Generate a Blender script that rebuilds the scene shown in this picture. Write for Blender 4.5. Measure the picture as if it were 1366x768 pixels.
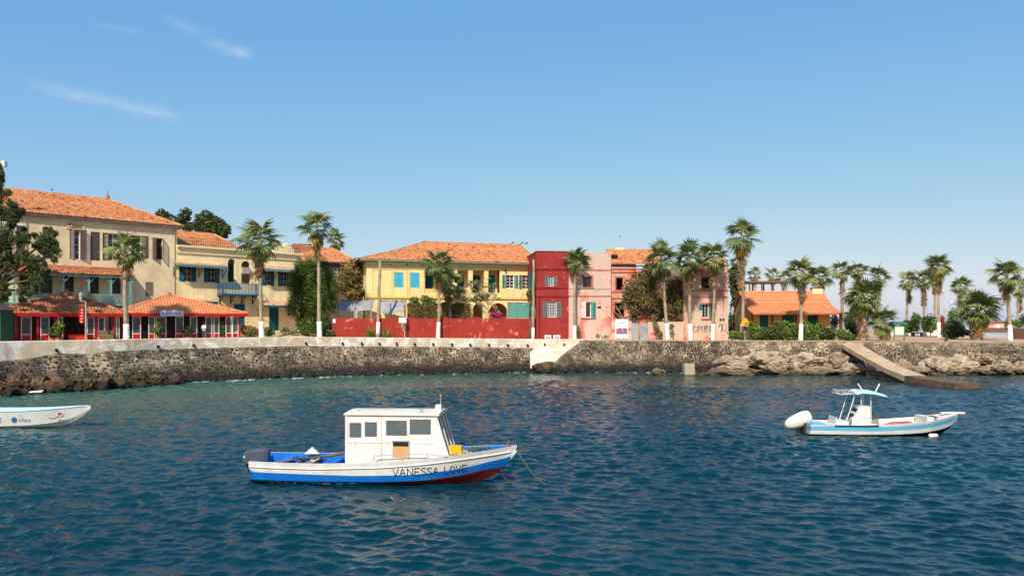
import bpy, math, random
import numpy as np
from mathutils import Vector, Matrix, noise

for o in list(bpy.data.objects):
    bpy.data.objects.remove(o)
C = bpy.context.scene.collection
SC = bpy.context.scene

# ------------------------------------------------------------------ camera
FP, CX, HZ, CH = 1000.0, 683.0, 431.0, 5.0      # focal in photo px, centre column, horizon row, eye height
cam = bpy.data.objects.new('camera', bpy.data.cameras.new('camera'))
C.objects.link(cam)
cam.location = (0, 0, CH)
cam.rotation_euler = (math.radians(90), 0, 0)
cam.data.sensor_width = 36.0
cam.data.lens = 36.0 * FP / 1366.0
cam.data.shift_y = (HZ - 384.0) / 1366.0
cam.data.clip_start = 0.5
cam.data.clip_end = 30000
SC.camera = cam

# ------------------------------------------------------------------ sky and sun
SUN_TO = Vector((-0.25, -0.97, 0.0)).normalized()      # horizontal direction towards the sun
SUN_EL = math.radians(42)
sun_vec = SUN_TO * math.cos(SUN_EL) + Vector((0, 0, math.sin(SUN_EL)))
W = bpy.data.worlds.new('World'); SC.world = W
W.use_nodes = True
nt = W.node_tree
nt.nodes.clear()
wo = nt.nodes.new('ShaderNodeOutputWorld'); bg = nt.nodes.new('ShaderNodeBackground')
sky = nt.nodes.new('ShaderNodeTexSky'); sky.sky_type = 'NISHITA'; sky.sun_disc = False
sky.sun_elevation = SUN_EL
sky.sun_rotation = math.atan2(sun_vec.x, sun_vec.y)
sky.altitude = 500; sky.air_density = 1.0; sky.dust_density = 1.2; sky.ozone_density = 4.0
bg.inputs['Strength'].default_value = 0.115
def wn(t, **k):
    n = nt.nodes.new(t)
    for a, b in k.items(): setattr(n, a, b)
    return n
def wmath(op, a, b=None):
    n = wn('ShaderNodeMath', operation=op)
    for i, v in enumerate((a, b)):
        if v is None: continue
        if isinstance(v, (int, float)): n.inputs[i].default_value = v
        else: nt.links.new(v, n.inputs[i])
    return n.outputs[0]
# thin cirrus streaks: noise stretched along the wind, placed by direction in the sky
tc = wn('ShaderNodeTexCoord'); sx = wn('ShaderNodeSeparateXYZ')
nt.links.new(tc.outputs['Generated'], sx.inputs[0])
ax = wmath('DIVIDE', sx.outputs['X'], wmath('MAXIMUM', sx.outputs['Y'], 0.05))   # tan azimuth
az = wmath('DIVIDE', sx.outputs['Z'], wmath('MAXIMUM', sx.outputs['Y'], 0.05))   # tan elevation
nz = wn('ShaderNodeTexNoise'); nz.inputs['Scale'].default_value = 9.0; nz.inputs['Detail'].default_value = 7.0
nz.inputs['Roughness'].default_value = 0.62
mp = wn('ShaderNodeMapping'); mp.inputs['Rotation'].default_value = (0, math.radians(-24), 0)
mp.inputs['Scale'].default_value = (0.55, 1.0, 3.0)
nt.links.new(tc.outputs['Generated'], mp.inputs[0]); nt.links.new(mp.outputs[0], nz.inputs['Vector'])
nfac = wn('ShaderNodeMapRange'); nfac.inputs[1].default_value = 0.40; nfac.inputs[2].default_value = 0.72
nt.links.new(nz.outputs['Fac'], nfac.inputs[0])
def streak(x0, z0, x1, z1, w0, w1, amp, bend):
    L = math.hypot(x1 - x0, z1 - z0); c, s = (x1 - x0) / L, (z1 - z0) / L
    dx = wmath('SUBTRACT', ax, x0); dz = wmath('SUBTRACT', az, z0)
    t = wmath('DIVIDE', wmath('ADD', wmath('MULTIPLY', dx, c), wmath('MULTIPLY', dz, s)), L)
    q = wmath('SUBTRACT', wmath('MULTIPLY', dz, c), wmath('MULTIPLY', dx, s))
    q = wmath('ADD', q, wmath('MULTIPLY', wmath('MULTIPLY', t, wmath('SUBTRACT', 1.0, t)), bend))
    q = wmath('ADD', q, wmath('MULTIPLY', wmath('SUBTRACT', nz.outputs['Fac'], 0.5), 0.03))
    wd = wmath('ADD', w0, wmath('MULTIPLY', t, w1 - w0))
    g = wmath('MAXIMUM', wmath('SUBTRACT', 1.0, wmath('ABSOLUTE', wmath('DIVIDE', q, wd))), 0.0)
    e = wn('ShaderNodeMapRange', interpolation_type='SMOOTHSTEP'); e.inputs[1].default_value = 0.0; e.inputs[2].default_value = 0.75
    nt.links.new(t, e.inputs[0])
    e2 = wn('ShaderNodeMapRange', interpolation_type='SMOOTHSTEP'); e2.inputs[1].default_value = 1.0; e2.inputs[2].default_value = 0.88
    nt.links.new(t, e2.inputs[0])
    r = wmath('MULTIPLY', wmath('MULTIPLY', wmath('POWER', g, 1.5), e.outputs[0]), e2.outputs[0])
    return wmath('MULTIPLY', r, amp)
m = streak(-0.53, 0.45, -0.34, 0.355, 0.006, 0.020, 0.55, 0.03)
m = wmath('ADD', m, streak(-0.73, 0.352, -0.43, 0.272, 0.014, 0.016, 0.42, 0.02))
m = wmath('ADD', m, streak(-0.60, 0.41, -0.49, 0.388, 0.006, 0.008, 0.12, 0.0))
fwd = wmath('GREATER_THAN', sx.outputs['Y'], 0.05)
m = wmath('MULTIPLY', wmath('MULTIPLY', m, nfac.outputs[0]), fwd)
mix = wn('ShaderNodeMixRGB'); mix.inputs[2].default_value = (7.2, 7.5, 7.9, 1)
nt.links.new(m, mix.inputs[0])
# film response of the sky: each channel compressed on its own, as the photograph's pale dusty sky
sep = wn('ShaderNodeSeparateColor'); com = wn('ShaderNodeCombineColor')
nt.links.new(sky.outputs[0], sep.inputs[0])
for ch, gam, sca in ((0, 0.97, 1.08), (1, 0.56, 2.0), (2, 0.12, 4.85)):
    nt.links.new(wmath('MULTIPLY', wmath('POWER', sep.outputs[ch], gam), sca), com.inputs[ch])
nt.links.new(com.outputs[0], mix.inputs[1])
nt.links.new(mix.outputs[0], bg.inputs['Color']); nt.links.new(bg.outputs[0], wo.inputs['Surface'])

sl = bpy.data.lights.new('sun', 'SUN'); sl.energy = 4.4; sl.angle = math.radians(0.53); sl.color = (1.0, 0.93, 0.82)
so = bpy.data.objects.new('sun', sl); C.objects.link(so)
so.rotation_euler = (-sun_vec).to_track_quat('-Z', 'Y').to_euler()
so.location = (-30, -60, 80)
SC.view_settings.view_transform = 'Standard'
SC.view_settings.look = 'None'
SC.view_settings.exposure = 0.22
SC.view_settings.gamma = 1.0
SC.view_settings.use_curve_mapping = False

# ------------------------------------------------------------------ helpers
rnd = random.Random(7)
def P(px, py, d):
    return Vector(((px - CX) / FP * d, d, CH - (py - HZ) / FP * d))
def XW(px, d): return (px - CX) / FP * d
def ZW(py, d): return CH - (py - HZ) / FP * d

class MB:
    def __init__(s):
        s.v = []; s.f = []; s.t = []; s.m = []; s.tone = 0.5; s.mi = 0; s.X = None
    def add(s, pts):
        i = len(s.v)
        for p in pts:
            p = Vector(p)
            if s.X is not None: p = s.X @ p
            s.v.append((p.x, p.y, p.z))
        return i
    def face(s, ids): s.f.append(tuple(ids)); s.t.append(s.tone); s.m.append(s.mi)
    def poly(s, pts):
        i = s.add(pts); s.face(range(i, i + len(pts)))
    def box(s, x0, x1, y0, y1, z0, z1):
        i = s.add([(x0,y0,z0),(x1,y0,z0),(x1,y1,z0),(x0,y1,z0),(x0,y0,z1),(x1,y0,z1),(x1,y1,z1),(x0,y1,z1)])
        for q in ((0,3,2,1),(4,5,6,7),(0,1,5,4),(1,2,6,5),(2,3,7,6),(3,0,4,7)): s.face([i+k for k in q])
        return s
    def prism(s, pts, vec):
        n = len(pts); vec = Vector(vec)
        i = s.add(pts); j = s.add([Vector(p) + vec for p in pts])
        s.face([i + k for k in reversed(range(n))]); s.face([j + k for k in range(n)])
        for k in range(n):
            l = (k + 1) % n
            s.face((i + k, i + l, j + l, j + k))
        return s
    def tube(s, path, r, n=6, cap=True):
        path = [Vector(p) for p in path]
        if isinstance(r, (int, float)): r = [r] * len(path)
        rings = []; up = None
        for k, p in enumerate(path):
            a = path[max(k - 1, 0)]; b = path[min(k + 1, len(path) - 1)]
            d = (b - a).normalized() if (b - a).length > 1e-9 else Vector((0, 0, 1))
            if up is None:
                ref = Vector((0, 0, 1)) if abs(d.z) < 0.9 else Vector((1, 0, 0))
                up = d.cross(ref).normalized()
            up = (up - d * up.dot(d)).normalized(); w = d.cross(up)
            rings.append(s.add([p + (up * math.cos(2*math.pi*q/n) + w * math.sin(2*math.pi*q/n)) * r[k] for q in range(n)]))
        for a, b in zip(rings, rings[1:]):
            for q in range(n):
                l = (q + 1) % n
                s.face((a + q, a + l, b + l, b + q))
        if cap:
            s.face([rings[0] + q for q in reversed(range(n))]); s.face([rings[-1] + q for q in range(n)])
        return s
    def bar(s, a, b, r): return s.tube([a, b], r, 4)
    def loft(s, rings, closed=True, cap=False):
        ids = [s.add(r) for r in rings]; n = len(rings[0])
        for a, b in zip(ids, ids[1:]):
            for q in range(n if closed else n - 1):
                l = (q + 1) % n
                s.face((a + q, a + l, b + l, b + q))
        if cap:
            s.face([ids[0] + q for q in reversed(range(n))]); s.face([ids[-1] + q for q in range(n)])
        return s
    def mesh(s, name, mats, smooth=False):
        me = bpy.data.meshes.new(name)
        me.from_pydata(s.v, [], s.f)
        if not isinstance(mats, (list, tuple)): mats = [mats]
        for mt in mats: me.materials.append(mt)
        a = me.attributes.new('tone', 'FLOAT', 'FACE'); a.data.foreach_set('value', s.t)
        me.polygons.foreach_set('material_index', s.m)
        if smooth: me.polygons.foreach_set('use_smooth', [True] * len(s.f))
        me.update()
        return me
    def build(s, name, mats, parent=None, smooth=False, kind=None):
        return link(name, s.mesh(name, mats, smooth), parent, kind)

def link(name, data, parent=None, kind=None):
    o = bpy.data.objects.new(name, data); C.objects.link(o)
    if parent is not None: o.parent = parent
    if kind: o['kind'] = kind
    return o
def tag(o, label, cat, group=None):
    o['label'] = label; o['category'] = cat
    if group: o['group'] = group
    return o
def thing(name, label, cat, loc=(0, 0, 0), rotz=0.0, group=None):
    o = bpy.data.objects.new(name, None); C.objects.link(o)
    o.empty_display_size = 0.2
    o.location = loc; o.rotation_euler = (0, 0, rotz)
    return tag(o, label, cat, group)
def copy_tree(o, parent=None):
    c = o.copy(); C.objects.link(c)
    if parent is not None: c.parent = parent
    for ch in list(o.children): copy_tree(ch, c)
    return c
def nmesh(name, verts, quads, mats, tones=None, smooth=False, mi=None):
    """fast mesh from numpy arrays; quads is (M,k)"""
    me = bpy.data.meshes.new(name)
    M, k = quads.shape
    me.vertices.add(len(verts)); me.vertices.foreach_set('co', np.asarray(verts, np.float32).ravel())
    me.loops.add(M * k); me.loops.foreach_set('vertex_index', quads.astype(np.int32).ravel())
    me.polygons.add(M)
    me.polygons.foreach_set('loop_start', np.arange(0, M * k, k, dtype=np.int32))
    me.polygons.foreach_set('loop_total', np.full(M, k, dtype=np.int32))
    if smooth: me.polygons.foreach_set('use_smooth', np.ones(M, dtype=bool))
    if not isinstance(mats, (list, tuple)): mats = [mats]
    for m_ in mats: me.materials.append(m_)
    if tones is not None:
        a = me.attributes.new('tone', 'FLOAT', 'FACE'); a.data.foreach_set('value', np.asarray(tones, np.float32))
    if mi is not None: me.polygons.foreach_set('material_index', mi.astype(np.int32))
    me.update(calc_edges=True)
    return me

# ------------------------------------------------------------------ materials
MATS = {}
def srgb(r, g, b):
    f = lambda c: (c/255)/12.92 if c/255 <= 0.04045 else (((c/255)+0.055)/1.055)**2.4
    return (f(r), f(g), f(b))
def nodes_of(name):
    m_ = bpy.data.materials.new(name); m_.use_nodes = True
    t = m_.node_tree; b = t.nodes['Principled BSDF']
    return m_, t, b
def lk(t, a, b): t.links.new(a, b)
def noise_n(t, scale, detail=4, rough=0.55, vec=None, dist=0.0):
    n = t.nodes.new('ShaderNodeTexNoise'); n.inputs['Scale'].default_value = scale
    n.inputs['Detail'].default_value = detail; n.inputs['Roughness'].default_value = rough
    n.inputs['Distortion'].default_value = dist
    if vec is None:
        g = t.nodes.new('ShaderNodeNewGeometry'); vec = g.outputs['Position']
    lk(t, vec, n.inputs['Vector'])
    return n.outputs['Fac']
def ramp(t, fac, stops):
    r = t.nodes.new('ShaderNodeValToRGB'); e = r.color_ramp.elements
    while len(e) > 1: e.remove(e[-1])
    e[0].position = stops[0][0]; e[0].color = (*stops[0][1], 1)
    for p_, c_ in stops[1:]:
        q = e.new(p_); q.color = (*c_, 1)
    lk(t, fac, r.inputs[0]); return r.outputs[0]
def mixc(t, fac, a, b, mode='MIX'):
    n = t.nodes.new('ShaderNodeMixRGB'); n.blend_type = mode
    for i, v in ((0, fac), (1, a), (2, b)):
        if isinstance(v, (int, float)): n.inputs[i].default_value = v
        elif isinstance(v, tuple): n.inputs[i].default_value = (*v[:3], 1)
        else: lk(t, v, n.inputs[i])
    return n.outputs[0]
def maprange(t, v, a, b, c=0.0, d=1.0):
    n = t.nodes.new('ShaderNodeMapRange')
    for i, x in enumerate((a, b, c, d)): n.inputs[i + 1].default_value = x
    lk(t, v, n.inputs[0]); return n.outputs[0]
def sc3(c, k): return tuple(min(1.0, x * k) for x in c)
def bump_to(t, b, fac, strength, dist=0.02):
    n = t.nodes.new('ShaderNodeBump'); n.inputs['Strength'].default_value = strength; n.inputs['Distance'].default_value = dist
    lk(t, fac, n.inputs['Height']); lk(t, n.outputs[0], b.inputs['Normal'])
def M(name, col, rough=0.8, var=0.12, scale=2.0, patch=None, pamt=0.45, pscale=0.6, pedge=0.06, fine=0.08, bump=0.15, bscale=25,
      tone=None, metal=0.0, spec=0.3, streaks=0.0, patch2=None, p2amt=0.4, p2scale=1.6):
    """weathered paint / plaster / metal: large and fine tone variation, optional peeled patches and rain streaks"""
    m_, t, b = nodes_of(name)
    c = ramp(t, noise_n(t, scale, 5), [(0.3, sc3(col, 1 - var)), (0.7, sc3(col, 1 + var))])
    f = noise_n(t, scale * 14, 3)
    c = mixc(t, 1.0, c, ramp(t, f, [(0.25, (1 - fine,) * 3), (0.75, (1 + fine * 0.5,) * 3)]), 'MULTIPLY')
    if streaks:
        g = t.nodes.new('ShaderNodeNewGeometry'); mp_ = t.nodes.new('ShaderNodeMapping')
        mp_.inputs['Scale'].default_value = (1.6, 1.6, 0.12); lk(t, g.outputs['Position'], mp_.inputs[0])
        sfa = maprange(t, noise_n(t, 2.2, 6, 0.65, mp_.outputs[0]), 0.5, 0.72)
        c = mixc(t, sfa, c, mixc(t, streaks, c, sc3(col, 0.35)))
    if patch is not None:
        n = noise_n(t, pscale, 9, 0.62, dist=0.4)
        c = mixc(t, maprange(t, n, 1 - pamt - pedge, 1 - pamt + pedge), c, patch)
    if patch2 is not None:
        n = noise_n(t, p2scale, 9, 0.68, dist=0.8)
        c = mixc(t, maprange(t, n, 1 - p2amt - 0.04, 1 - p2amt + 0.04), c, patch2)
    if tone is not None:
        at = t.nodes.new('ShaderNodeAttribute'); at.attribute_name = 'tone'
        c = mixc(t, 1.0, c, ramp(t, at.outputs['Fac'], [(0.0, (1 - tone,) * 3), (0.5, (1, 1, 1)), (1.0, (1 + tone,) * 3)]), 'MULTIPLY')
    lk(t, c, b.inputs['Base Color'])
    b.inputs['Roughness'].default_value = rough; b.inputs['Metallic'].default_value = metal
    b.inputs['Specular IOR Level'].default_value = spec
    if bump: bump_to(t, b, noise_n(t, bscale, 5, 0.6), bump)
    MATS[name] = m_
    return m_
def Mtone(name, stops, rough=0.85, noise_scale=6.0, nvar=0.25, bump=0.3, bscale=18, spec=0.2, trans=0.0, patch=None, pamt=0.4, pscale=0.5):
    """pieces whose colour varies piece by piece (tone attribute): stones, roof tiles, leaves"""
    m_, t, b = nodes_of(name)
    at = t.nodes.new('ShaderNodeAttribute'); at.attribute_name = 'tone'
    c = ramp(t, at.outputs['Fac'], stops)
    c = mixc(t, 1.0, c, ramp(t, noise_n(t, noise_scale, 5), [(0.25, (1 - nvar,) * 3), (0.75, (1 + nvar * 0.6,) * 3)]), 'MULTIPLY')
    if patch is not None:
        n = noise_n(t, pscale, 8, 0.6)
        c = mixc(t, maprange(t, n, 1 - pamt - 0.08, 1 - pamt + 0.08), c, patch)
    lk(t, c, b.inputs['Base Color'])
    b.inputs['Roughness'].default_value = rough; b.inputs['Specular IOR Level'].default_value = spec
    if trans:
        tr = t.nodes.new('ShaderNodeBsdfTranslucent'); lk(t, c, tr.inputs['Color'])
        mx = t.nodes.new('ShaderNodeMixShader'); mx.inputs[0].default_value = trans
        lk(t, b.outputs[0], mx.inputs[1]); lk(t, tr.outputs[0], mx.inputs[2])
        lk(t, mx.outputs[0], t.nodes['Material Output'].inputs['Surface'])
    if bump: bump_to(t, b, noise_n(t, bscale, 5, 0.6), bump, 0.03)
    MATS[name] = m_
    return m_

cream   = M('plaster_cream', srgb(236, 216, 172), var=0.09, patch=srgb(212,186,146), pamt=0.46, pscale=0.5, pedge=0.12, streaks=0.22)
pale    = M('plaster_pale_yellow', srgb(242, 226, 172), var=0.07, patch=srgb(222,196,148), pamt=0.45, pscale=0.5, pedge=0.12, streaks=0.25)
yellow  = M('plaster_yellow', srgb(240, 220, 156), var=0.06, patch=srgb(226,200,134), pamt=0.45, pscale=0.6, pedge=0.12, streaks=0.35)
yellow_dk = M('plaster_yellow_trim', srgb(222, 192, 116), var=0.08)
red     = M('plaster_red', srgb(156, 50, 43), var=0.16, patch=srgb(138,42,37), pamt=0.46, pscale=0.7, pedge=0.12, patch2=srgb(206,124,104), p2amt=0.36, p2scale=0.9, streaks=0.35, fine=.14)
redwall = M('plaster_red_wall', srgb(168, 56, 44), var=0.18, patch=srgb(144,44,36), pamt=0.48, pscale=0.5, pedge=0.14, patch2=srgb(214,134,108), p2amt=0.375, p2scale=0.8, streaks=0.45, fine=.14)
pink    = M('plaster_pink', srgb(216, 178, 158), var=0.08, patch=srgb(200,176,158), pamt=0.48, pscale=0.35, pedge=0.1, patch2=srgb(206,116,98), p2amt=0.43, p2scale=0.5, streaks=0.55, fine=.18)
pinkold = M('plaster_pink_peeling', srgb(212, 172, 150), var=0.1, patch=srgb(198,176,152), pamt=0.5, pscale=0.45, pedge=0.06, patch2=srgb(200,88,74), p2amt=0.42, p2scale=0.5, streaks=0.5)
ruinm   = M('plaster_ruin', srgb(216, 160, 132), var=0.14, patch=srgb(204,104,78), pamt=0.47, pscale=0.55, pedge=0.05, patch2=srgb(190,170,140), p2amt=0.44, p2scale=0.9, streaks=0.5)
trimp   = M('trim_pink_dark', srgb(176, 104, 92), var=0.15)
trimr   = M('trim_red_dark', srgb(128, 28, 30), var=0.15)
trimw   = M('trim_white', srgb(225, 220, 205), var=0.06)
trimc   = M('trim_cream', srgb(236, 222, 172), var=0.06, streaks=0.2)
gutter  = M('gutter_grey', srgb(168, 156, 146), var=0.12)
guttg   = M('gutter_green', srgb(120, 140, 122), var=0.15)
teal    = M('paint_teal', srgb(26, 136, 138), 0.5, 0.12, patch=srgb(44,118,116), pamt=0.35, pscale=2)
tealdk  = M('paint_dark_teal', srgb(18, 92, 102), 0.5, 0.15)
tealgr  = M('paint_pale_teal', srgb(112, 168, 158), 0.6, 0.15, patch=srgb(150,170,158), pamt=0.4, pscale=2)
skyb    = M('paint_turquoise_blue', srgb(70, 176, 200), 0.55, 0.08)
green   = M('paint_green', srgb(14, 92, 78), 0.5, 0.15)
kiosk   = M('paint_kiosk_green', srgb(38, 78, 58), 0.6, 0.15)
bluem   = M('paint_blue_iron', srgb(26, 84, 122), 0.5, 0.15)
brown   = M('paint_brown_shutter', srgb(86, 72, 70), 0.7, 0.2)
grwood  = M('grey_wood_shutter', srgb(128, 116, 104), 0.8, 0.2)
white   = M('white_paint', srgb(228, 226, 218), 0.5, 0.05)
whitew  = M('whitewash', srgb(236, 232, 222), 0.9, 0.06, patch=srgb(206,198,180), pamt=0.36, pscale=2)
redp    = M('red_paint', srgb(176, 22, 26), 0.45, 0.12)
darkm   = M('dark_opening_shade', srgb(40, 34, 32), 0.9, 0.2)  # dark colour standing in for the shade inside holes and openings
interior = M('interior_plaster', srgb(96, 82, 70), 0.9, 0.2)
concr   = M('concrete', srgb(176, 158, 132), 0.9, 0.14, patch=srgb(132,116,96), pamt=0.42, pscale=0.6, pedge=0.15, bump=0.4)
parapet = M('parapet_render', srgb(212, 197, 174), 0.9, 0.14, scale=1.2, patch=srgb(186,160,128), pamt=0.46, pscale=0.7, pedge=0.16, patch2=srgb(228,220,206), p2amt=0.46, p2scale=0.8, streaks=0.4, bump=0.6, fine=0.2)
whchute = M('white_render_slope', srgb(222, 212, 196), 0.9, 0.1, patch=srgb(192,166,134), pamt=0.45, pscale=0.8, pedge=0.12, bump=0.5)
metalg  = M('galvanised_sheet', srgb(150, 158, 160), 0.55, 0.12, patch=srgb(120,124,124), pamt=0.4)
iron    = M('dark_iron', srgb(52, 52, 54), 0.6, 0.2)
poleg   = M('pole_grey', srgb(168, 160, 146), 0.7, 0.15)
wood    = M('weathered_wood', srgb(120, 96, 72), 0.85, 0.2)
woodlt  = M('plywood', srgb(206, 160, 104), 0.75, 0.1)
cloth_grey = M('grey_awning_cloth', srgb(150, 148, 150), 0.9, 0.2, scale=1.5)
net_green = M('green_shade_net', srgb(92, 150, 134), 0.9, 0.15)
paper   = M('poster_paper', srgb(232, 230, 228), 0.7, 0.03)
purple  = M('poster_print', srgb(130, 92, 120), 0.7, 0.35, scale=5, patch=srgb(204,196,204), pamt=0.4, pscale=3)
blackm  = M('black_paint', srgb(26, 24, 30), 0.5, 0.2)
skin    = M('skin', srgb(84, 58, 44), 0.6, 0.05)
dkcloth = M('dark_cloth', srgb(26, 28, 36), 0.9, 0.15)
whcloth = M('white_cloth', srgb(224, 214, 198), 0.9, 0.08)
hwhite  = M('hull_white', srgb(228, 226, 218), 0.4, 0.04, scale=1.5, patch=srgb(206,198,182), pamt=0.42, pscale=1.8, pedge=0.15, patch2=srgb(190,160,120), p2amt=0.26, p2scale=3.0, spec=0.5, streaks=0.25)
hblue   = M('hull_blue', srgb(8, 104, 190), 0.35, 0.06, spec=0.5, patch=srgb(16,120,196), pamt=0.4, pscale=2)
hred    = M('hull_antifoul_red', srgb(116, 34, 34), 0.6, 0.2, patch=srgb(70,50,38), pamt=0.42, pscale=2.5)
hweed   = M('hull_weed', srgb(74, 66, 30), 0.8, 0.3, scale=8, patch=srgb(206,196,160), pamt=0.36, pscale=3)
hcyan   = M('hull_light_blue', srgb(104, 188, 220), 0.35, 0.05, spec=0.5)
hnavy   = M('hull_navy', srgb(16, 26, 52), 0.4, 0.1)
hcream  = M('deck_cream', srgb(222, 214, 196), 0.6, 0.08)
yellp   = M('yellow_plastic', srgb(240, 182, 10), 0.5, 0.08)
motor   = M('outboard_grey', srgb(74, 77, 86), 0.35, 0.1, spec=0.5)
ropeg   = M('rope_green', srgb(78, 104, 76), 0.9, 0.2)
ropeb   = M('rope_dark', srgb(60, 58, 44), 0.9, 0.2)
ropet   = M('rope_tan', srgb(190, 166, 130), 0.9, 0.2)
ink     = M('black_lettering', srgb(34, 34, 44), 0.6, 0.1, bump=0)
inkb    = M('blue_logo', srgb(60, 100, 160), 0.6, 0.05, bump=0)
inkr    = M('red_logo', srgb(206, 60, 60), 0.6, 0.05, bump=0)
inkg    = M('grey_logo', srgb(130, 136, 150), 0.6, 0.05, bump=0)
signc   = M('cream_sign', srgb(214, 186, 134), 0.8, 0.08)
signl   = M('lilac_sign', srgb(196, 194, 212), 0.6, 0.06)
graf_y = M('graffiti_yellow', srgb(222, 190, 110), 0.9, 0.1, bump=0)
graf_k = M('graffiti_dark', srgb(84, 74, 78), 0.9, 0.1, bump=0)
graf_b = M('graffiti_blue', srgb(140, 146, 160), 0.9, 0.1, bump=0)
graf_w = M('graffiti_white', srgb(232, 222, 206), 0.9, 0.1, bump=0)
bluepl = M('blue_enamel', srgb(40, 50, 104), 0.4, 0.1)
tarp   = M('blue_tarpaulin', srgb(34, 112, 142), 0.6, 0.2)
soil   = M('sandy_soil', srgb(196, 164, 126), 0.95, 0.15, scale=0.5, patch=srgb(168,136,102), pamt=0.45, pscale=0.3, pedge=0.15, bump=0.5, bscale=6)
paving = M('pale_paving', srgb(188, 182, 174), 0.9, 0.1, scale=0.4, bump=0.3)
brick  = M('brown_wall', srgb(118, 84, 68), 0.9, 0.2)
birdm  = M('bird_dark', srgb(40, 40, 44), 0.8, 0.1)
trunkm = M('palm_trunk', srgb(176, 156, 128), 0.9, 0.16, scale=3, patch=srgb(132,112,88), pamt=0.45, pscale=1.5, pedge=0.15, bump=0.6, bscale=14)
barkm  = M('bark', srgb(104, 84, 64), 0.9, 0.2, bump=0.6)

def glassm(name, col, rough=0.08, trans=0.0):
    m_, t, b = nodes_of(name)
    b.inputs['Base Color'].default_value = (*col, 1); b.inputs['Roughness'].default_value = rough
    b.inputs['Specular IOR Level'].default_value = 0.6
    if trans:
        tr = t.nodes.new('ShaderNodeBsdfTransparent'); tr.inputs[0].default_value = (0.82, 0.88, 0.86, 1)
        mx = t.nodes.new('ShaderNodeMixShader'); mx.inputs[0].default_value = trans
        lk(t, b.outputs[0], mx.inputs[1]); lk(t, tr.outputs[0], mx.inputs[2])
        lk(t, mx.outputs[0], t.nodes['Material Output'].inputs['Surface'])
    MATS[name] = m_; return m_
glass = glassm('window_glass', (0.03, 0.035, 0.04), 0.08, 0.25)
glass_boat = glassm('boat_glass', (0.24, 0.28, 0.27), 0.1, 0.6)
glass_rest = glassm('restaurant_glass', (0.12, 0.14, 0.12), 0.1, 0.55)
glass_lamp = glassm('lamp_glass', (0.6, 0.6, 0.55), 0.1, 0.3)

tile_old = Mtone('old_roof_tiles', [(0.0, srgb(130,82,54)), (0.25, srgb(188,116,72)), (0.6, srgb(208,142,94)), (0.9, srgb(218,162,116)), (1.0, srgb(206,176,138))], 0.85, 3.0, 0.22, 0.2)
tile_drk = Mtone('weathered_shaded_tiles', [(0.0, srgb(112,72,50)), (0.3, srgb(164,104,68)), (0.7, srgb(188,122,82)), (1.0, srgb(200,144,104))], 0.85, 3.0, 0.25, 0.2)  # weathered tiles; tree shade on the pavilion roof beside the kiosk is in the colour
tile_new = Mtone('new_roof_tiles', [(0.0, srgb(198,122,78)), (0.5, srgb(214,140,92)), (1.0, srgb(222,154,108))], 0.8, 1.0, 0.08, 0.1)
stone_m = Mtone('basalt_rubble', [(0.0, srgb(32,30,30)), (0.35, srgb(68,63,60)), (0.6, srgb(104,95,86)), (0.85, srgb(150,134,112)), (1.0, srgb(196,178,148))], 0.9, 3.0, 0.3, 0.6, 20)
rock_tan = Mtone('pale_shore_rock', [(0.0, srgb(146,126,102)), (1.0, srgb(198,178,150))], 0.95, 1.6, 0.35, 0.9, 7, patch=srgb(112,92,70), pamt=0.42, pscale=0.9)
rock_brn = Mtone('dark_shore_rock', [(0.0, srgb(58,46,36)), (1.0, srgb(128,102,76))], 0.9, 1.6, 0.35, 0.9, 7, patch=srgb(44,38,30), pamt=0.45, pscale=0.9)
G = lambda a, b, c: srgb(a, b, c)
palm_g = Mtone('palm_leaf', [(0.0, G(64,86,42)), (0.5, G(110,126,64)), (0.85, G(154,154,84)), (1.0, G(180,164,96))], 0.45, 2.0, 0.2, 0, spec=0.4, trans=0.25)
palm_y = Mtone('palm_leaf_yellowing', [(0.0, G(136,120,52)), (0.6, G(186,150,64)), (1.0, G(206,160,70))], 0.7, 2.0, 0.2, 0, trans=0.25)
palm_d = Mtone('palm_leaf_dead', [(0.0, G(104,80,58)), (0.6, G(150,118,84)), (1.0, G(186,152,110))], 0.85, 2.0, 0.25, 0, trans=0.15)
fol_dk = Mtone('foliage_dark', [(0.0, G(40,52,28)), (0.6, G(74,88,44)), (1.0, G(116,122,66))], 0.6, 1.5, 0.25, 0, spec=0.3, trans=0.2)
fol_md = Mtone('foliage_green', [(0.0, G(58,80,32)), (0.6, G(104,130,54)), (1.0, G(160,170,86))], 0.6, 1.5, 0.25, 0, spec=0.3, trans=0.25)
fol_br = Mtone('foliage_dry', [(0.0, G(82,76,44)), (0.4, G(124,112,66)), (0.8, G(158,136,84)), (1.0, G(180,130,76))], 0.7, 1.5, 0.25, 0, trans=0.2)
fol_ol = Mtone('foliage_olive', [(0.0, G(62,62,40)), (0.4, G(102,98,60)), (0.8, G(142,126,82)), (1.0, G(172,124,80))], 0.7, 1.5, 0.25, 0, trans=0.2)
fol_cn = Mtone('foliage_conifer', [(0.0, G(52,74,32)), (0.6, G(96,122,52)), (1.0, G(150,162,78))], 0.65, 1.5, 0.2, 0, trans=0.2)
fol_pl = Mtone('foliage_pale', [(0.0, G(96,110,60)), (0.5, G(140,150,90)), (1.0, G(190,190,130))], 0.65, 1.5, 0.2, 0, trans=0.25)
flower = Mtone('magenta_bloom', [(0.0, G(170,30,110)), (1.0, G(214,70,150))], 0.7, 2, 0.2, 0, trans=0.3)
flowr_r = Mtone('red_bloom', [(0.0, G(150,60,40)), (1.0, G(200,96,60))], 0.7, 2, 0.2, 0, trans=0.3)
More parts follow.
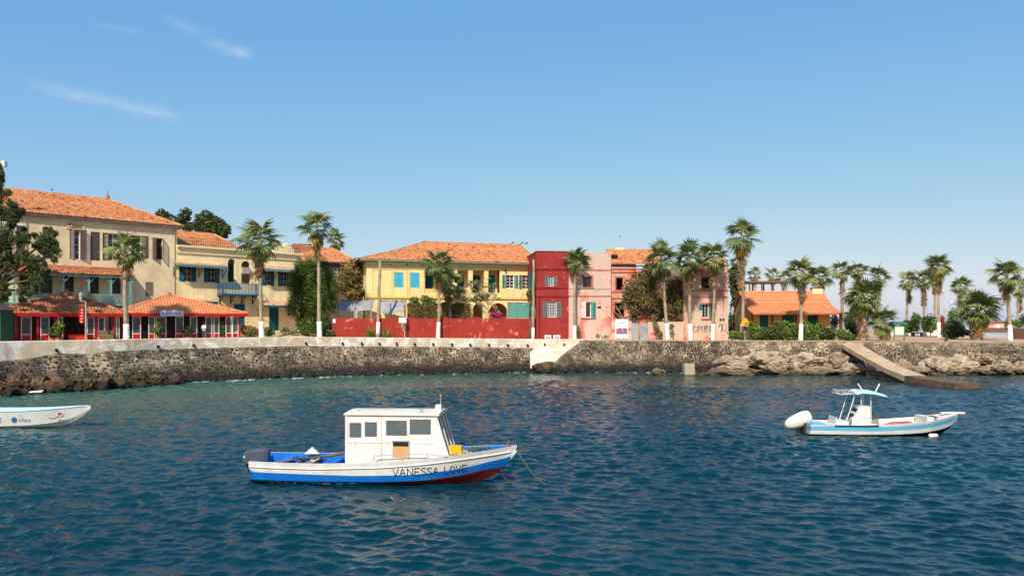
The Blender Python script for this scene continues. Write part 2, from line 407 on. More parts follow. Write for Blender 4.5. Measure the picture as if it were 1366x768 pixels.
# ------------------------------------------------------------------ shore line (plan of the sea walls)
def pl(lst): return [Vector((XW(px, d), d, 0)) for px, d in lst]
L_PX = [(-170, 47.5), (-60, 52), (0, 55), (75, 57.6), (150, 60.2), (230, 64), (300, 66.7), (400, 70.2), (500, 73), (600, 75.2), (712, 78.0)]
R_PX = [(779, 77.2), (900, 76.5), (1000, 76.0), (1120, 75.5), (1240, 75.0), (1366, 74.5), (1520, 74)]
LW, RW = pl(L_PX), pl(R_PX)
shore_x = [-160] + [p.x for p in LW] + [p.x for p in RW] + [140]
shore_y = [30] + [p.y for p in LW] + [p.y for p in RW] + [66]
def ywall(x): return float(np.interp(x, shore_x, shore_y))
def sstep(a, b, v):
    t = min(max((v - a) / (b - a), 0), 1); return t * t * (3 - 2 * t)
def gz(x, y):
    dist = y - ywall(x)
    base = float(np.interp(x, [-60, -12, 2, 6, 60], [3.4, 3.35, 3.2, 3.2, 3.1]))
    k = float(np.interp(x, [-60, -27, -24, -13, -9], [0.0, 0.0, 0.75, 0.75, 0.0]))
    return base + k * sstep(2, 10, dist)

# ------------------------------------------------------------------ water
def make_water():
    rg = np.random.default_rng(3)
    K = 130
    lam = np.exp(rg.uniform(math.log(0.16), math.log(4.2), K))
    ang = rg.normal(math.radians(-98), math.radians(34), K)          # running roughly towards the viewer
    k = 2 * math.pi / lam
    wgt = np.exp(-((np.log(lam) - math.log(0.46)) / 0.85) ** 2)
    sl = 0.275 * wgt / math.sqrt((wgt ** 2).sum() / 2)
    amp = sl / k; ph = rg.uniform(0, 6.283, K)
    def disp(x, y, sp):
        z = np.zeros_like(x); ox = np.zeros_like(x); oy = np.zeros_like(x)
        # patches of calmer and rougher water
        gust = 0.88 + 0.22 * np.sin(x * 0.16 + 0.9 * np.sin(y * 0.11)) * np.sin(y * 0.21 + 0.7 * np.sin(x * 0.09) + 1)
        for i in range(K):
            if lam[i] < 3.0 * sp: continue
            cx_, cy_ = math.cos(ang[i]), math.sin(ang[i])
            a = k[i] * (cx_ * x + cy_ * y) + ph[i]
            z += amp[i] * np.sin(a); c = np.cos(a) * amp[i] * 0.75
            ox += cx_ * c; oy += cy_ * c
        return x + ox * gust, y + oy * gust, z * gust
    V, Q, T, S = [], [], [], []
    base = 0
    sx_ = np.array(shore_x); sy_ = np.array(shore_y)
    zones = [(9, 20, 20, 0.045), (20, 34, 30, 0.065), (34, 58, 50, 0.11), (58, 84, 72, 0.17)]
    for y0, y1, hx, sp in zones:
        nx = int(2 * hx / sp) + 1; ny = int((y1 - y0) / sp) + 1
        x, y = np.meshgrid(np.linspace(-hx, hx, nx), np.linspace(y0, y1, ny))
        X, Y, Z = disp(x, y, sp)
        V.append(np.stack([X, Y, Z], -1).reshape(-1, 3))
        a = (np.arange(ny - 1)[:, None] * nx + np.arange(nx - 1)[None]).reshape(-1)
        Q.append(np.stack([a, a + 1, a + nx + 1, a + nx], -1) + base)
        base += nx * ny
        xs, ys = x.reshape(-1)[a], y.reshape(-1)[a]
        dist = np.interp(xs, sx_, sy_) - ys                            # metres out from the wall
        shal = np.exp(-np.maximum(dist, 0) / np.interp(xs, [-40, -20, -5, 10, 40], [20, 19, 11, 5, 5]))
        shal *= np.interp(xs, [-40, -14, 0, 60], [1.0, 1.0, 0.5, 0.35])
        T.append(shal)
    # the open sea round it, out to the horizon
    ring = [(-20, 9), (20, 9), (20, 20), (30, 20), (30, 34), (50, 34), (50, 58), (72, 58), (72, 84), (-72, 84), (-72, 58), (-50, 58), (-50, 34), (-30, 34), (-30, 20), (-20, 20)]
    vb = [(p[0], p[1], 0) for p in ring]
    R_ = 12000
    outer = [(-60, -40), (60, -40), (R_, -40), (R_, 20), (R_, 34), (R_, 58), (R_, 60), (R_, 70), (R_, R_), (-R_, R_), (-R_, 70), (-R_, 58), (-R_, 45), (-R_, 34), (-R_, 20), (-R_, -40)]
    n = len(ring)
    vo = [(p[0], p[1], 0) for p in outer]
    V.append(np.array(vb + vo, float))
    i = np.arange(n); j = (i + 1) % n
    Q.append(np.stack([i, i + n, j + n, j], -1) + base)
    T.append(np.zeros(n))
    m_, t, b = nodes_of('sea_water')
    at = t.nodes.new('ShaderNodeAttribute'); at.attribute_name = 'tone'
    pat = noise_n(t, 0.09, 4)
    deep = ramp(t, pat, [(0.3, (0.0004, 0.020, 0.029)), (0.7, (0.0006, 0.034, 0.044))])
    c = mixc(t, at.outputs['Fac'], deep, (0.045, 0.17, 0.125))
    lk(t, c, b.inputs['Base Color'])
    b.inputs['Roughness'].default_value = 0.04; b.inputs['IOR'].default_value = 1.333
    b.inputs['Specular IOR Level'].default_value = 0.34
    g = t.nodes.new('ShaderNodeNewGeometry'); mp_ = t.nodes.new('ShaderNodeMapping')
    mp_.inputs['Scale'].default_value = (0.62, 1.0, 1.0); mp_.inputs['Rotation'].default_value = (0, 0, math.radians(8))
    lk(t, g.outputs['Position'], mp_.inputs[0])
    n1 = noise_n(t, 3.4, 4, 0.6, mp_.outputs[0]); n2 = noise_n(t, 8.5, 3, 0.6, mp_.outputs[0])
    add = t.nodes.new('ShaderNodeMath'); add.operation = 'MULTIPLY_ADD'; add.inputs[1].default_value = 0.42
    lk(t, n2, add.inputs[0]); lk(t, n1, add.inputs[2])
    bump_to(t, b, add.outputs[0], 0.5, 0.06)
    Qa = np.concatenate(Q)
    me = nmesh('sea', np.concatenate(V), Qa, m_, np.concatenate(T), smooth=True)
    link('sea', me, None, 'structure')
make_water()

# ------------------------------------------------------------------ ground
def make_ground():
    xs = [-160] + [p.x for p in LW] + [4.6] + [p.x for p in RW] + [140]
    xs = sorted(set(xs + list(np.arange(-48, 60, 2.0))))
    offs = [0.30, 1.0, 2.2, 3.5, 5, 6.5, 8, 10, 14, 25, 60, 165]
    V = []; Q = []
    for x in xs:
        y0 = ywall(x)
        if 2.6 < x < 7.2: y0 = max(y0, 78.6)
        for o_ in offs: V.append((x, y0 + o_, gz(x, y0 + o_)))
    n = len(offs)
    for i in range(len(xs) - 1):
        for j in range(n - 1): Q.append((i*n + j, (i+1)*n + j, (i+1)*n + j + 1, i*n + j + 1))
    link('ground', nmesh('ground', np.array(V), np.array(Q), soil, smooth=True), None, 'structure')
make_ground()
mb = MB()
for a, b_ in (((1262, 453.5), (1400, 453.5)), ):
    pts = [(1272, 450.5), (1480, 450.5), (1420, 442.5), (1262, 442.5)]
    mb.poly([((px - CX) / FP * (1.9e3 / (py - HZ)), 1.9e3 / (py - HZ), 0) for px, py in pts])
v2 = [(x, y, gz(x, y) + 0.02) for x, y, z in mb.v]; mb.v = v2
mb.build('paved_path', paving, None, kind='structure')

# ------------------------------------------------------------------ sea walls of rubble stone
def smooth_path(pts, step=0.6):
    out = []
    n = len(pts)
    for i in range(n - 1):
        p0 = pts[max(i-1, 0)]; p1 = pts[i]; p2 = pts[i+1]; p3 = pts[min(i+2, n-1)]
        m_ = max(2, int((p2 - p1).length / step))
        for q in range(m_):
            t = q / m_
            out.append(0.5 * ((2*p1) + (p2-p0)*t + (2*p0-5*p1+4*p2-p3)*t*t + (3*p1-p0-3*p2+p3)*t**3))
    out.append(pts[-1].copy())
    return out
class WallPath:
    def __init__(s, pts):
        s.p = smooth_path(pts); s.s = [0.0]
        for a, b_ in zip(s.p, s.p[1:]): s.s.append(s.s[-1] + (b_ - a).length)
        s.len = s.s[-1]
        s.x = np.array([p.x for p in s.p]); s.y = np.array([p.y for p in s.p]); s.sa = np.array(s.s)
    def at(s, q, off=0.0, z=0.0):
        x = float(np.interp(q, s.sa, s.x)); y = float(np.interp(q, s.sa, s.y))
        x2 = float(np.interp(q + .2, s.sa, s.x)); y2 = float(np.interp(q + .2, s.sa, s.y))
        x1 = float(np.interp(q - .2, s.sa, s.x)); y1 = float(np.interp(q - .2, s.sa, s.y))
        d = Vector((x2 - x1, y2 - y1, 0)).normalized()
        return Vector((x + d.y * off, y - d.x * off, z))
    def px(s, q):
        p = s.at(q); return CX + FP * p.x / p.y
lw, rw = WallPath(LW), WallPath(RW)
def l_top(q): return float(np.interp(lw.px(q), [-60, 0, 150, 400, 600, 712], [3.66, 3.66, 3.70, 3.73, 3.50, 3.36]))
def l_band(q):
    px = lw.px(q)
    return float(np.interp(px, [-60, 0, 35, 70, 120, 150, 400, 600, 712], [2.1, 2.15, 2.35, 2.62, 2.62, 2.75, 2.86, 2.62, 2.42])) + 0.05 * math.sin(q * 1.7) * (px < 150)
def l_off(z): return 0.75 * (1 - z / 2.8) if z < 2.8 else 0.0
def r_off(z): return 0.62 * (1 - z / 3.2)
def r_top(q): return float(np.interp(rw.px(q), [779, 1100, 1366, 1520], [3.30, 3.26, 3.15, 3.1]))

mort = bpy.data.materials.new('lime_mortar'); mort.use_nodes = True
def mk_mortar():
    t = mort.node_tree; b = t.nodes['Principled BSDF']
    c = ramp(t, noise_n(t, 0.8, 8, 0.62), [(0.30, srgb(74,66,58)), (0.48, srgb(128,112,92)), (0.66, srgb(204,182,150))])
    g = t.nodes.new('ShaderNodeNewGeometry'); s_ = t.nodes.new('ShaderNodeSeparateXYZ'); lk(t, g.outputs['Position'], s_.inputs[0])
    wob = noise_n(t, 0.5, 5)
    a_ = t.nodes.new('ShaderNodeMath'); a_.operation = 'MULTIPLY_ADD'; a_.inputs[1].default_value = 1.4; lk(t, wob, a_.inputs[0]); lk(t, s_.outputs['Z'], a_.inputs[2])
    c = mixc(t, maprange(t, a_.outputs[0], 1.15, 2.4), srgb(52, 44, 36), c)      # weed and tide stain near the water
    c = mixc(t, 1.0, c, ramp(t, noise_n(t, 9, 4), [(0.3, (0.72,)*3), (0.7, (1.1,)*3)]), 'MULTIPLY')
    lk(t, c, b.inputs['Base Color']); b.inputs['Roughness'].default_value = 0.95; b.inputs['Specular IOR Level'].default_value = 0.1
    bump_to(t, b, noise_n(t, 10, 6, 0.65), 0.8, 0.05)
mk_mortar()

def stones(path, q0, q1, z0f, z1f, offf, seed, wmin, wmax, hmin, hmax, tonef, gapf, prot=0.07):
    rg = random.Random(seed); mb = MB()
    z = -0.25
    while z < 3.7:
        h = rg.uniform(hmin, hmax); q = q0 + rg.uniform(0, wmin)
        while q < q1:
            w = rg.uniform(wmin, wmax) * rg.choice((0.8, 1, 1, 1.25)); zc = z + h / 2 + rg.uniform(-0.03, 0.03); qc = q + w / 2
            q += w
            if zc + h * 0.45 > z1f(qc) or zc < z0f(qc): continue
            if rg.random() < gapf(qc, zc): continue
            n = rg.choice((6, 7, 8)); ph = rg.uniform(0, 1); pr = rg.uniform(0.4, 1.0) * prot
            o_, i_ = [], []
            mx = 0.47 * rg.uniform(0.86, 1.04)
            for k in range(n):
                a = 2 * math.pi * (k + ph) / n; r = rg.uniform(0.86, 1.06)
                ca, sa = math.cos(a), math.sin(a)
                e = 1 / max(abs(ca), abs(sa)) ** 0.45
                dq, dz = ca * w * mx * r * e, sa * h * mx * r * e
                zz = zc + dz; o_.append(path.at(qc + dq, offf(zz) - 0.03, zz))
                zz = zc + dz * 0.74; i_.append(path.at(qc + dq * 0.74, offf(zz) + pr * rg.uniform(0.7, 1.15), zz))
            mb.tone = min(1, max(0, tonef(qc, zc, rg)))
            a_ = mb.add(o_); b_ = mb.add(i_)
            for k in range(n):
                l = (k + 1) % n
                mb.face((a_ + k, a_ + l, b_ + l, b_ + k))
            mb.face([b_ + k for k in range(n)])
        z += h * 0.97
    return mb

def nz1(*p): return noise.noise(Vector(p))
# left wall
left_wall = thing('sea_wall', 'long curving dark rubble sea wall with a pale rendered parapet, left of the white slope', 'sea wall', lw.at(lw.len / 2, 0, 0))
lo = left_wall.location
def rel(mb, o): mb.v = [(x - o.x, y - o.y, z - o.z) for x, y, z in mb.v]; return mb
mb = MB()
N = 90; rings = []
for i in range(N + 1):
    q = lw.len * i / N
    zs = [-0.6, 0.2, 0.9, 1.6, 2.2, l_band(q) + 0.02]
    rings.append([lw.at(q, l_off(z) + 0.04 * nz1(q * .7, z, 3), z) for z in zs])
mb.loft(rings, closed=False)
rel(mb, lo).build('wall_core', mort, left_wall)
def tone_l(q, z, rg):
    t = 0.42 + 0.55 * nz1(q * 0.16, z * 0.4, 5) + rg.gauss(0, 0.2)
    if z < 0.95: t = 0.12 + rg.uniform(0, 0.16)
    elif z < 1.35: t *= 0.75
    return t
def gap_l(q, z): return 0.12 + 0.55 * max(0, nz1(q * 0.23 + 9, z * 0.7, 1.5)) * (z > 0.9)
rel(stones(lw, 0.2, lw.len - 0.1, lambda q: -0.2, lambda q: l_band(q), l_off, 11, 0.18, 0.42, 0.15, 0.26, tone_l, gap_l), lo).build('rubble_stones', stone_m, left_wall, kind='stuff')
mb = MB(); rings = []
for i in range(N * 2 + 1):
    q = lw.len * i / (2 * N); zt = l_top(q) + 0.012 * nz1(q * 2, 1, 1); zb_ = l_band(q) + 0.05 * nz1(q * 1.3, 7, 2)
    rings.append([lw.at(q, 0.05 + .02 * nz1(q, 3, 1), zb_), lw.at(q, 0.05 + .02 * nz1(q, 5, 1), zt - 0.06), lw.at(q, 0.0, zt), lw.at(q, -0.45, zt), lw.at(q, -0.48, zt - 0.05), lw.at(q, -0.48, 2.6)])
mb.loft(rings, closed=False)
mb.poly([r for r in rings[-1]])
rel(mb, lo).build('parapet', parapet, left_wall)
# drain holes below the parapet: solid dark stubs, colour stands in for their shade
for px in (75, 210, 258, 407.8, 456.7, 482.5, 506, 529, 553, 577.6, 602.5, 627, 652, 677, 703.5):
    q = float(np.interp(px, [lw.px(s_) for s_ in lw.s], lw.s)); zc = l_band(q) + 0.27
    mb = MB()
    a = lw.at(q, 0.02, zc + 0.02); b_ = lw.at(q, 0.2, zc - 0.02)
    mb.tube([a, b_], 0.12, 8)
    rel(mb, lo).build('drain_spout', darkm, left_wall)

# right wall
right_wall = thing('sea_wall', 'straight rubble stone sea wall with a thin coping, from the white slope past the concrete slipway', 'sea wall', rw.at(rw.len / 2, 0, 0))
ro = right_wall.location
mb = MB(); rings = []
for i in range(81):
    q = rw.len * i / 80
    rings.append([rw.at(q, r_off(z) + 0.04 * nz1(q * .7, z, 8), z) for z in (-0.6, 0.2, 0.9, 1.6, 2.3, r_top(q) - 0.12)])
mb.loft(rings, closed=False)
rel(mb, ro).build('wall_core', mort, right_wall)
def tone_r(q, z, rg):
    t = 0.54 + 0.42 * nz1(q * 0.13 + 4, z * 0.5, 2) + rg.gauss(0, 0.17)
    if z < 2.3: t -= 0.22
    if z < 0.8: t = 0.12 + rg.uniform(0, 0.18)
    return t
def gap_r(q, z): return 0.08 + 0.6 * max(0, nz1(q * 0.2 + 2, z * 0.6, 7.5)) * (z > 0.7)
rel(stones(rw, 0.1, rw.len, lambda q: -0.2, lambda q: r_top(q) - 0.1, r_off, 12, 0.16, 0.36, 0.14, 0.22, tone_r, gap_r), ro).build('rubble_stones', stone_m, right_wall, kind='stuff')
mb = MB(); rings = []
for i in range(121):
    q = rw.len * i / 120; zt = r_top(q) + 0.015 * nz1(q * 2, 1, 1)
    rings.append([rw.at(q, 0.05, zt - 0.13), rw.at(q, 0.06, zt - 0.02), rw.at(q, 0.0, zt), rw.at(q, -0.4, zt), rw.at(q, -0.42, 2.6)])
mb.loft(rings, closed=False)
rel(mb, ro).build('coping', concr, right_wall)
# wing of the right wall: its end runs down and left beside the white slope
wing = WallPath([Vector((XW(727, 75.6), 75.6, 0)), Vector((XW(750, 76.2), 76.2, 0)), Vector((XW(781, 77.2), 77.2, 0))])
def w_top(q): return float(np.interp(q / wing.len, [0, 0.25, 0.45, 1], [0.35, 0.9, 1.75, 3.28]))
mb = MB(); rings = []
for i in range(21):
    q = wing.len * i / 20; zt = w_top(q)
    rings.append([wing.at(q, r_off(z), z) for z in (-0.6, zt * 0.4, zt - 0.05)] + [wing.at(q, r_off(zt) - 0.05, zt), wing.at(q, -0.5, zt), wing.at(q, -0.55, -0.6)])
mb.loft(rings, closed=False)
rel(mb, ro).build('wing_core', mort, right_wall)
rel(stones(wing, 0, wing.len, lambda q: -0.2, lambda q: w_top(q) + 0.06, r_off, 13, 0.16, 0.36, 0.13, 0.2, tone_r, gap_r), ro).build('wing_stones', stone_m, right_wall, kind='stuff')
# white rendered slope between the walls
sl_o = Vector((XW(742, 78), 78, 0))
chute = thing('plastered_slope', 'white rendered slope running down between the two sea walls', 'slope', sl_o)
mb = MB()
prof = [(79.3, 3.34), (78.3, 3.31), (78.05, 3.26), (77.9, 2.4), (77.3, 1.5), (76.9, 1.05), (76.7, -0.5)]
rings = []
for k in range(15):
    t = k / 14; px0, px1 = 707, 795
    rings.append([Vector((XW(px0 + (px1 - px0) * t, 78), y + (0.07 * nz1(t * 6, z * 2, 3) if z < 3.2 else 0), z)) for y, z in prof])
mb.loft(rings, closed=False)
rel(mb, sl_o).build('render_face', whchute, chute)
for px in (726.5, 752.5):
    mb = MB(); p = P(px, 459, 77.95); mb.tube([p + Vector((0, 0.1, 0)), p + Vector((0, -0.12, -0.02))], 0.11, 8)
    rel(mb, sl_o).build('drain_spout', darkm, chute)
# weed-covered ledge at its foot
def boulder_mesh(name, seed, mat, sub=4, rough=0.36):
    import bmesh
    bm = bmesh.new(); bmesh.ops.create_icosphere(bm, subdivisions=sub, radius=1.0)
    off = Vector((seed * 3.7, seed * 1.3, seed * 2.1))
    for v in bm.verts:
        p = v.co.copy()
        d = noise.fractal(p * 0.9 + off, 1.0, 2.0, 4) * rough + 0.13 * noise.fractal(p * 3.2 + off, 0.8, 2.0, 3) - 0.07 * abs(noise.noise(p * 5.5 + off)) - 0.05 * abs(noise.noise(p * 11 + off))
        d += 0.16 * (noise.cell(p * 1.5 + off) - 0.5)
        v.co = p * (1 + d)
    me = bpy.data.meshes.new(name); bm.to_mesh(me); bm.free()
    me.materials.append(mat)
    a = me.attributes.new('tone', 'FLOAT', 'FACE'); rg = random.Random(seed)
    b0 = rg.uniform(0.25, 0.8)
    a.data.foreach_set('value', [min(1, max(0, b0 + rg.uniform(-.15, .15))) for _ in me.polygons])
    return me
def tide(m_, z0, z1, dark):
    t = m_.node_tree; b = t.nodes['Principled BSDF']; src = b.inputs['Base Color'].links[0].from_socket
    g = t.nodes.new('ShaderNodeNewGeometry'); s_ = t.nodes.new('ShaderNodeSeparateXYZ'); lk(t, g.outputs['Position'], s_.inputs[0])
    a_ = t.nodes.new('ShaderNodeMath'); a_.operation = 'MULTIPLY_ADD'; a_.inputs[1].default_value = .7; lk(t, noise_n(t, 1.2, 5), a_.inputs[0]); lk(t, s_.outputs['Z'], a_.inputs[2])
    c = mixc(t, maprange(t, a_.outputs[0], z0, z1), dark, src)
    c = mixc(t, 1.0, c, ramp(t, noise_n(t, 5.5, 8, .7), [(.3, (.42,) * 3), (.5, (.95,) * 3), (.75, (1.15,) * 3)]), 'MULTIPLY')
    lk(t, c, b.inputs['Base Color'])
tide(rock_tan, .55, 1.25, srgb(92, 76, 56)); tide(rock_brn, .5, 1.3, srgb(52, 42, 32))
tanm = [boulder_mesh('boulder_tan', s_, rock_tan) for s_ in range(5)]
brnm = [boulder_mesh('boulder_brown', s_ + 20, rock_brn) for s_ in range(5)]
def boulder(px0, px1, y0, y1, d, meshes, label, group, i):
    o = link('boulder', meshes[i % len(meshes)])
    w = (px1 - px0) / FP * d / 2; h = (y1 - y0) / FP * d / 2
    z0 = ZW(y1, d) - 0.25; z1 = ZW(y0, d)
    if z0 < 0.4: z0 = -0.35
    o.location = (XW((px0 + px1) / 2, d), d, (z0 + z1) / 2)
    o.scale = (w * 1.1, max(w * 0.75, 0.7), (z1 - z0) / 2 * (.98 if meshes is tanm else 1.05))
    o.rotation_euler = (0, 0, (i * 1.9) % 0.8 - 0.4)
    tag(o, label, 'boulder', group)
T = 'pale tan weathered boulder piled against the straight stone sea wall'
TG = 'pale boulders at the foot of the straight sea wall'
lower = [(1046,1068,482,500),(1066,1108,487,500),(1106,1166,485,501),(1018,1060,484,500),(952,1010,486,500),(936,977,495,502),(1166,1192,488,499),
         (1267,1308,485,500),(1306,1356,485,503),(1352,1384,480,500),(1229,1269,474,499),(1192,1232,486,498)]
upper = [(1044,1098,470,489),(1094,1140,470,491),(958,1006,473,489),(997,1048,467,489),(1190,1214,477,492),(1252,1302,473,490),(1302,1330,471,484),(1330,1352,478,490)]
i = 0
for r in lower: boulder(*r, 72.9, tanm, T, TG, i); i += 1
for r in upper: boulder(*r, 73.9, tanm, T, TG, i); i += 1
boulder(870, 887, 491, 502, 72.6, tanm, 'small low brown rock awash beside the white concrete block in the water', None, 3)
boulder(712, 752, 484, 497, 76.4, brnm, 'weed covered rock ledge at the foot of the white rendered slope', None, 2)
B = 'dark brown wet boulder tumbled along the foot of the curving sea wall'
BG = 'dark boulders at the foot of the curving sea wall'
for k, r in enumerate([(-30,8,503,528,52.5),(4,40,508,527,52.8),(12,40,497,520,54.4),(33,58,506,525,53.6),(42,64,500,514,55.2),(58,92,503,524,54.2),(80,112,502,519,55.2),(64,86,500,512,56),
                       (108,128,503,519,55.6),(124,150,502,517,56.4),(146,170,501,514,57.6),(168,196,499,512,59),(-60,-24,505,530,51.5),(196,222,499,509,60.6),(4,24,518,527,51.6),(220,244,498,508,61.6)]):
    boulder(*r, brnm, B, BG, k)
# black rubble toe along the walls
def toe(path, q0, q1, offr, n, seed, parent, o):
    rg = random.Random(seed); mb = MB()
    for _ in range(n):
        q = rg.uniform(q0, q1); s_ = rg.uniform(0.10, 0.26); z = rg.uniform(-0.12, 0.42) ; off = 0.75 + rg.uniform(0.0, offr) * (1 - max(z, 0) / 0.7)
        c = path.at(q, off, z); mb.tone = rg.uniform(0.0, 0.22)
        n_ = 6; r0 = []; r1 = []
        for k in range(n_):
            a = 2 * math.pi * k / n_ + rg.uniform(-.2, .2)
            r0.append(c + Vector((math.cos(a) * s_ * 1.3, math.sin(a) * s_, -s_ * .6)))
            r1.append(c + Vector((math.cos(a) * s_ * 0.8, math.sin(a) * s_ * 0.6, s_ * rg.uniform(.3, .6))))
        mb.loft([r0, r1], True, True)
    rel(mb, o).build('toe_rubble', stone_m, parent, kind='stuff')
qL = lambda px: float(np.interp(px, [lw.px(s_) for s_ in lw.s], lw.s))
qR = lambda px: float(np.interp(px, [rw.px(s_) for s_ in rw.s], rw.s))
toe(lw, qL(150), qL(712), 0.9, 1500, 5, left_wall, lo)
toe(rw, 0, qR(1000), 0.5, 500, 6, right_wall, ro)
toe(rw, qR(1190), rw.len, 1.2, 260, 8, right_wall, ro)
toe(wing, 0, wing.len, 0.3, 60, 7, right_wall, ro)

# broken foam where the swell laps the rocks
def foam():
    rg = random.Random(77); mb = MB()
    for path, q0, q1, off0, n in ((lw, qL(20), qL(470), 2.2, 70), (lw, qL(470), qL(712), 1.85, 18), (rw, 0, qR(1100), 1.5, 16)):
        for _ in range(n):
            q = rg.uniform(q0, q1); off = off0 + rg.uniform(-.35, .7); L_ = rg.uniform(.15, .8); w = rg.uniform(.03, .1)
            c = path.at(q, off, 0.05); d = path.at(q + .5, off, 0.05) - c; d.normalize(); m_ = Vector((d.y, -d.x, 0)); k = 7; a_, b_ = [], []
            for i in range(k):
                t = i / (k - 1); ww = w * math.sin(math.pi * t) * rg.uniform(.5, 1.3); p = c + d * (t - .5) * L_ + m_ * rg.uniform(-.03, .03); z = Vector((0, 0, .02 * math.sin(t * 9 + q)))
                a_.append(p - m_ * ww + z); b_.append(p + m_ * ww + z)
            mb.poly(a_ + b_[::-1])
    o = mb.build('sea_foam', M('foam_white', srgb(214, 220, 218), .8, .08, bump=0), None, kind='stuff'); o['label'] = 'thin broken white foam lapping along the foot of the sea walls'
foam()
# concrete slipway running out from the wall
def make_slip():
    secs = [(33.05, 34.95, 75.6, 3.02), (32.95, 34.7, 70.5, 1.92), (32.85, 34.5, 66.0, 1.05), (32.8, 34.6, 62.6, 0.62), (33.2, 35.1, 60.0, 0.50), (33.8, 35.75, 57.2, 0.42)]
    o = thing('slipway', 'sloping concrete slipway running from the stone sea wall down into the water', 'slipway', (33.8, 66, 0))
    mb = MB(); rings = []
    for k, (x0, x1, y, z) in enumerate(secs[:4]):
        th = 0.42 if k < 3 else 0.5
        rings.append([(x0, y, z - th), (x0, y, z), (x1, y, z), (x1, y, z - th)])
    mb.loft(rings, True, True); rel(mb, o.location).build('ramp_slab', slipm, o)
    mb = MB(); rings = []
    for k, (x0, x1, y, z) in enumerate(secs[3:]):
        rings.append([(x0 - .02, y - (0.02 if k == 0 else 0), -0.8), (x0 - .02, y - .02, z + .01), (x1 + .02, y - .02, z + .01), (x1 + .02, y - .02, -0.8)])
    mb.loft(rings, True, True); rel(mb, o.location).build('landing_block', conc_wet, o)
    mb = MB()
    mb.box(33.0, 34.5, 62.7, 67.0, -0.8, 0.2); mb.box(33.15, 34.4, 63.2, 70.2, -0.8, 0.55)
    rel(mb, o.location).build('support_pier', conc_wet, o)
slipm = M('slipway_concrete', srgb(206, 178, 142), 0.9, 0.12, scale=1.5, patch=srgb(170,138,104), pamt=0.44, pscale=0.9, pedge=0.15, streaks=.3, bump=0.5, fine=.2)
conc_wet = M('tidal_concrete', srgb(118, 92, 70), 0.85, 0.2, patch=srgb(70,56,44), pamt=0.45, pscale=1.2, pedge=0.15, bump=0.6)
make_slip()
# whitish concrete block standing in the shallows
d0 = 71.4
o = thing('concrete_block', 'pale concrete mooring block standing in the shallows in front of the stone wall', 'block', (XW(918.5, d0), d0, 0))
w_ = 13.5 / FP * d0 / 2; zt = ZW(484.5, d0)
mb = MB(); mb.loft([[(-w_ * k, -w_ * k, z), (-w_ * k * .3, -w_ * k * 1.03, z), (w_ * k, -w_ * k * .97, z), (w_ * k, w_ * k, z), (-w_ * k, w_ * k, z)] for z, k in ((.1, 1.0), (.5, 1.02), (zt - .12, .97), (zt - .02, .86))], True, True)
mb.build('block', concr, o)
MB().box(-w_ - .02, w_ + .02, -w_ - .02, w_ + .02, -0.6, 0.15).build('weed_base', conc_wet, o)
mb = MB(); mb.tube([(w_, 0, zt - .1), (w_ + .25, -.1, zt - .05), (w_ + .5, 0, zt - .2)], 0.07, 6); mb.build('mooring_ring', iron, o)

# far coast beyond the island
mb = MB(); rg = random.Random(4); pts = []
for k in range(90):
    x = 700 + k * 30; pts.append((x, 3200 + 300 * math.sin(k * .3), 8 + 14 * max(0, nz1(k * .13, 2, 1) + 0.4)))
rings = [[(x, y, -1), (x, y + 10, h), (x, y + 400, h * 1.1), (x, y + 500, -1)] for x, y, h in pts]
mb.loft(rings, closed=False)
far_m = M('far_land', srgb(120, 122, 120), 0.95, 0.15, scale=0.01, bump=0)
mb.build('far_coast', far_m, None, kind='structure')
# ------------------------------------------------------------------ facades
class Fac:
    """vertical facade plane through two plan points; local x runs along it, local y into the building"""
    def __init__(s, pxA, dA, pxB, dB, zb):
        s.A = Vector((XW(pxA, dA), dA)); B_ = Vector((XW(pxB, dB), dB))
        s.L = (B_ - s.A).length; s.e = (B_ - s.A) / s.L; s.n = Vector((-s.e.y, s.e.x)); s.zb = zb
        s.rot = math.atan2(s.e.y, s.e.x)
    def _uy(s, px, dep=0.0):
        r = Vector(((px - CX) / FP, 1.0)); o_ = s.A + s.n * dep
        # o + u e = t r
        det = s.e.x * (-r.y) + r.x * s.e.y
        bx, by = -o_.x, -o_.y
        u = (bx * (-r.y) + r.x * by) / det
        t = (s.e.x * by - s.e.y * bx) / det
        return u, t
    def u(s, px, dep=0.0): return s._uy(px, dep)[0]
    def uz(s, px, py, dep=0.0):
        u, t = s._uy(px, dep); return u, CH - (py - HZ) / FP * t - s.zb
    def rect(s, px0, px1, py0, py1, dep=0.0):
        """photo box -> (u0,u1,z0,z1) on the facade; heights read at the box's middle"""
        u0 = s.u(px0, dep); u1 = s.u(px1, dep); _, zt = s.uz((px0 + px1) / 2, py0, dep); _, zb_ = s.uz((px0 + px1) / 2, py1, dep)
        return (u0, u1, zb_, zt)
    def root(s, name, label, cat, group=None):
        return thing(name, label, cat, (s.A.x, s.A.y, s.zb), s.rot, group)

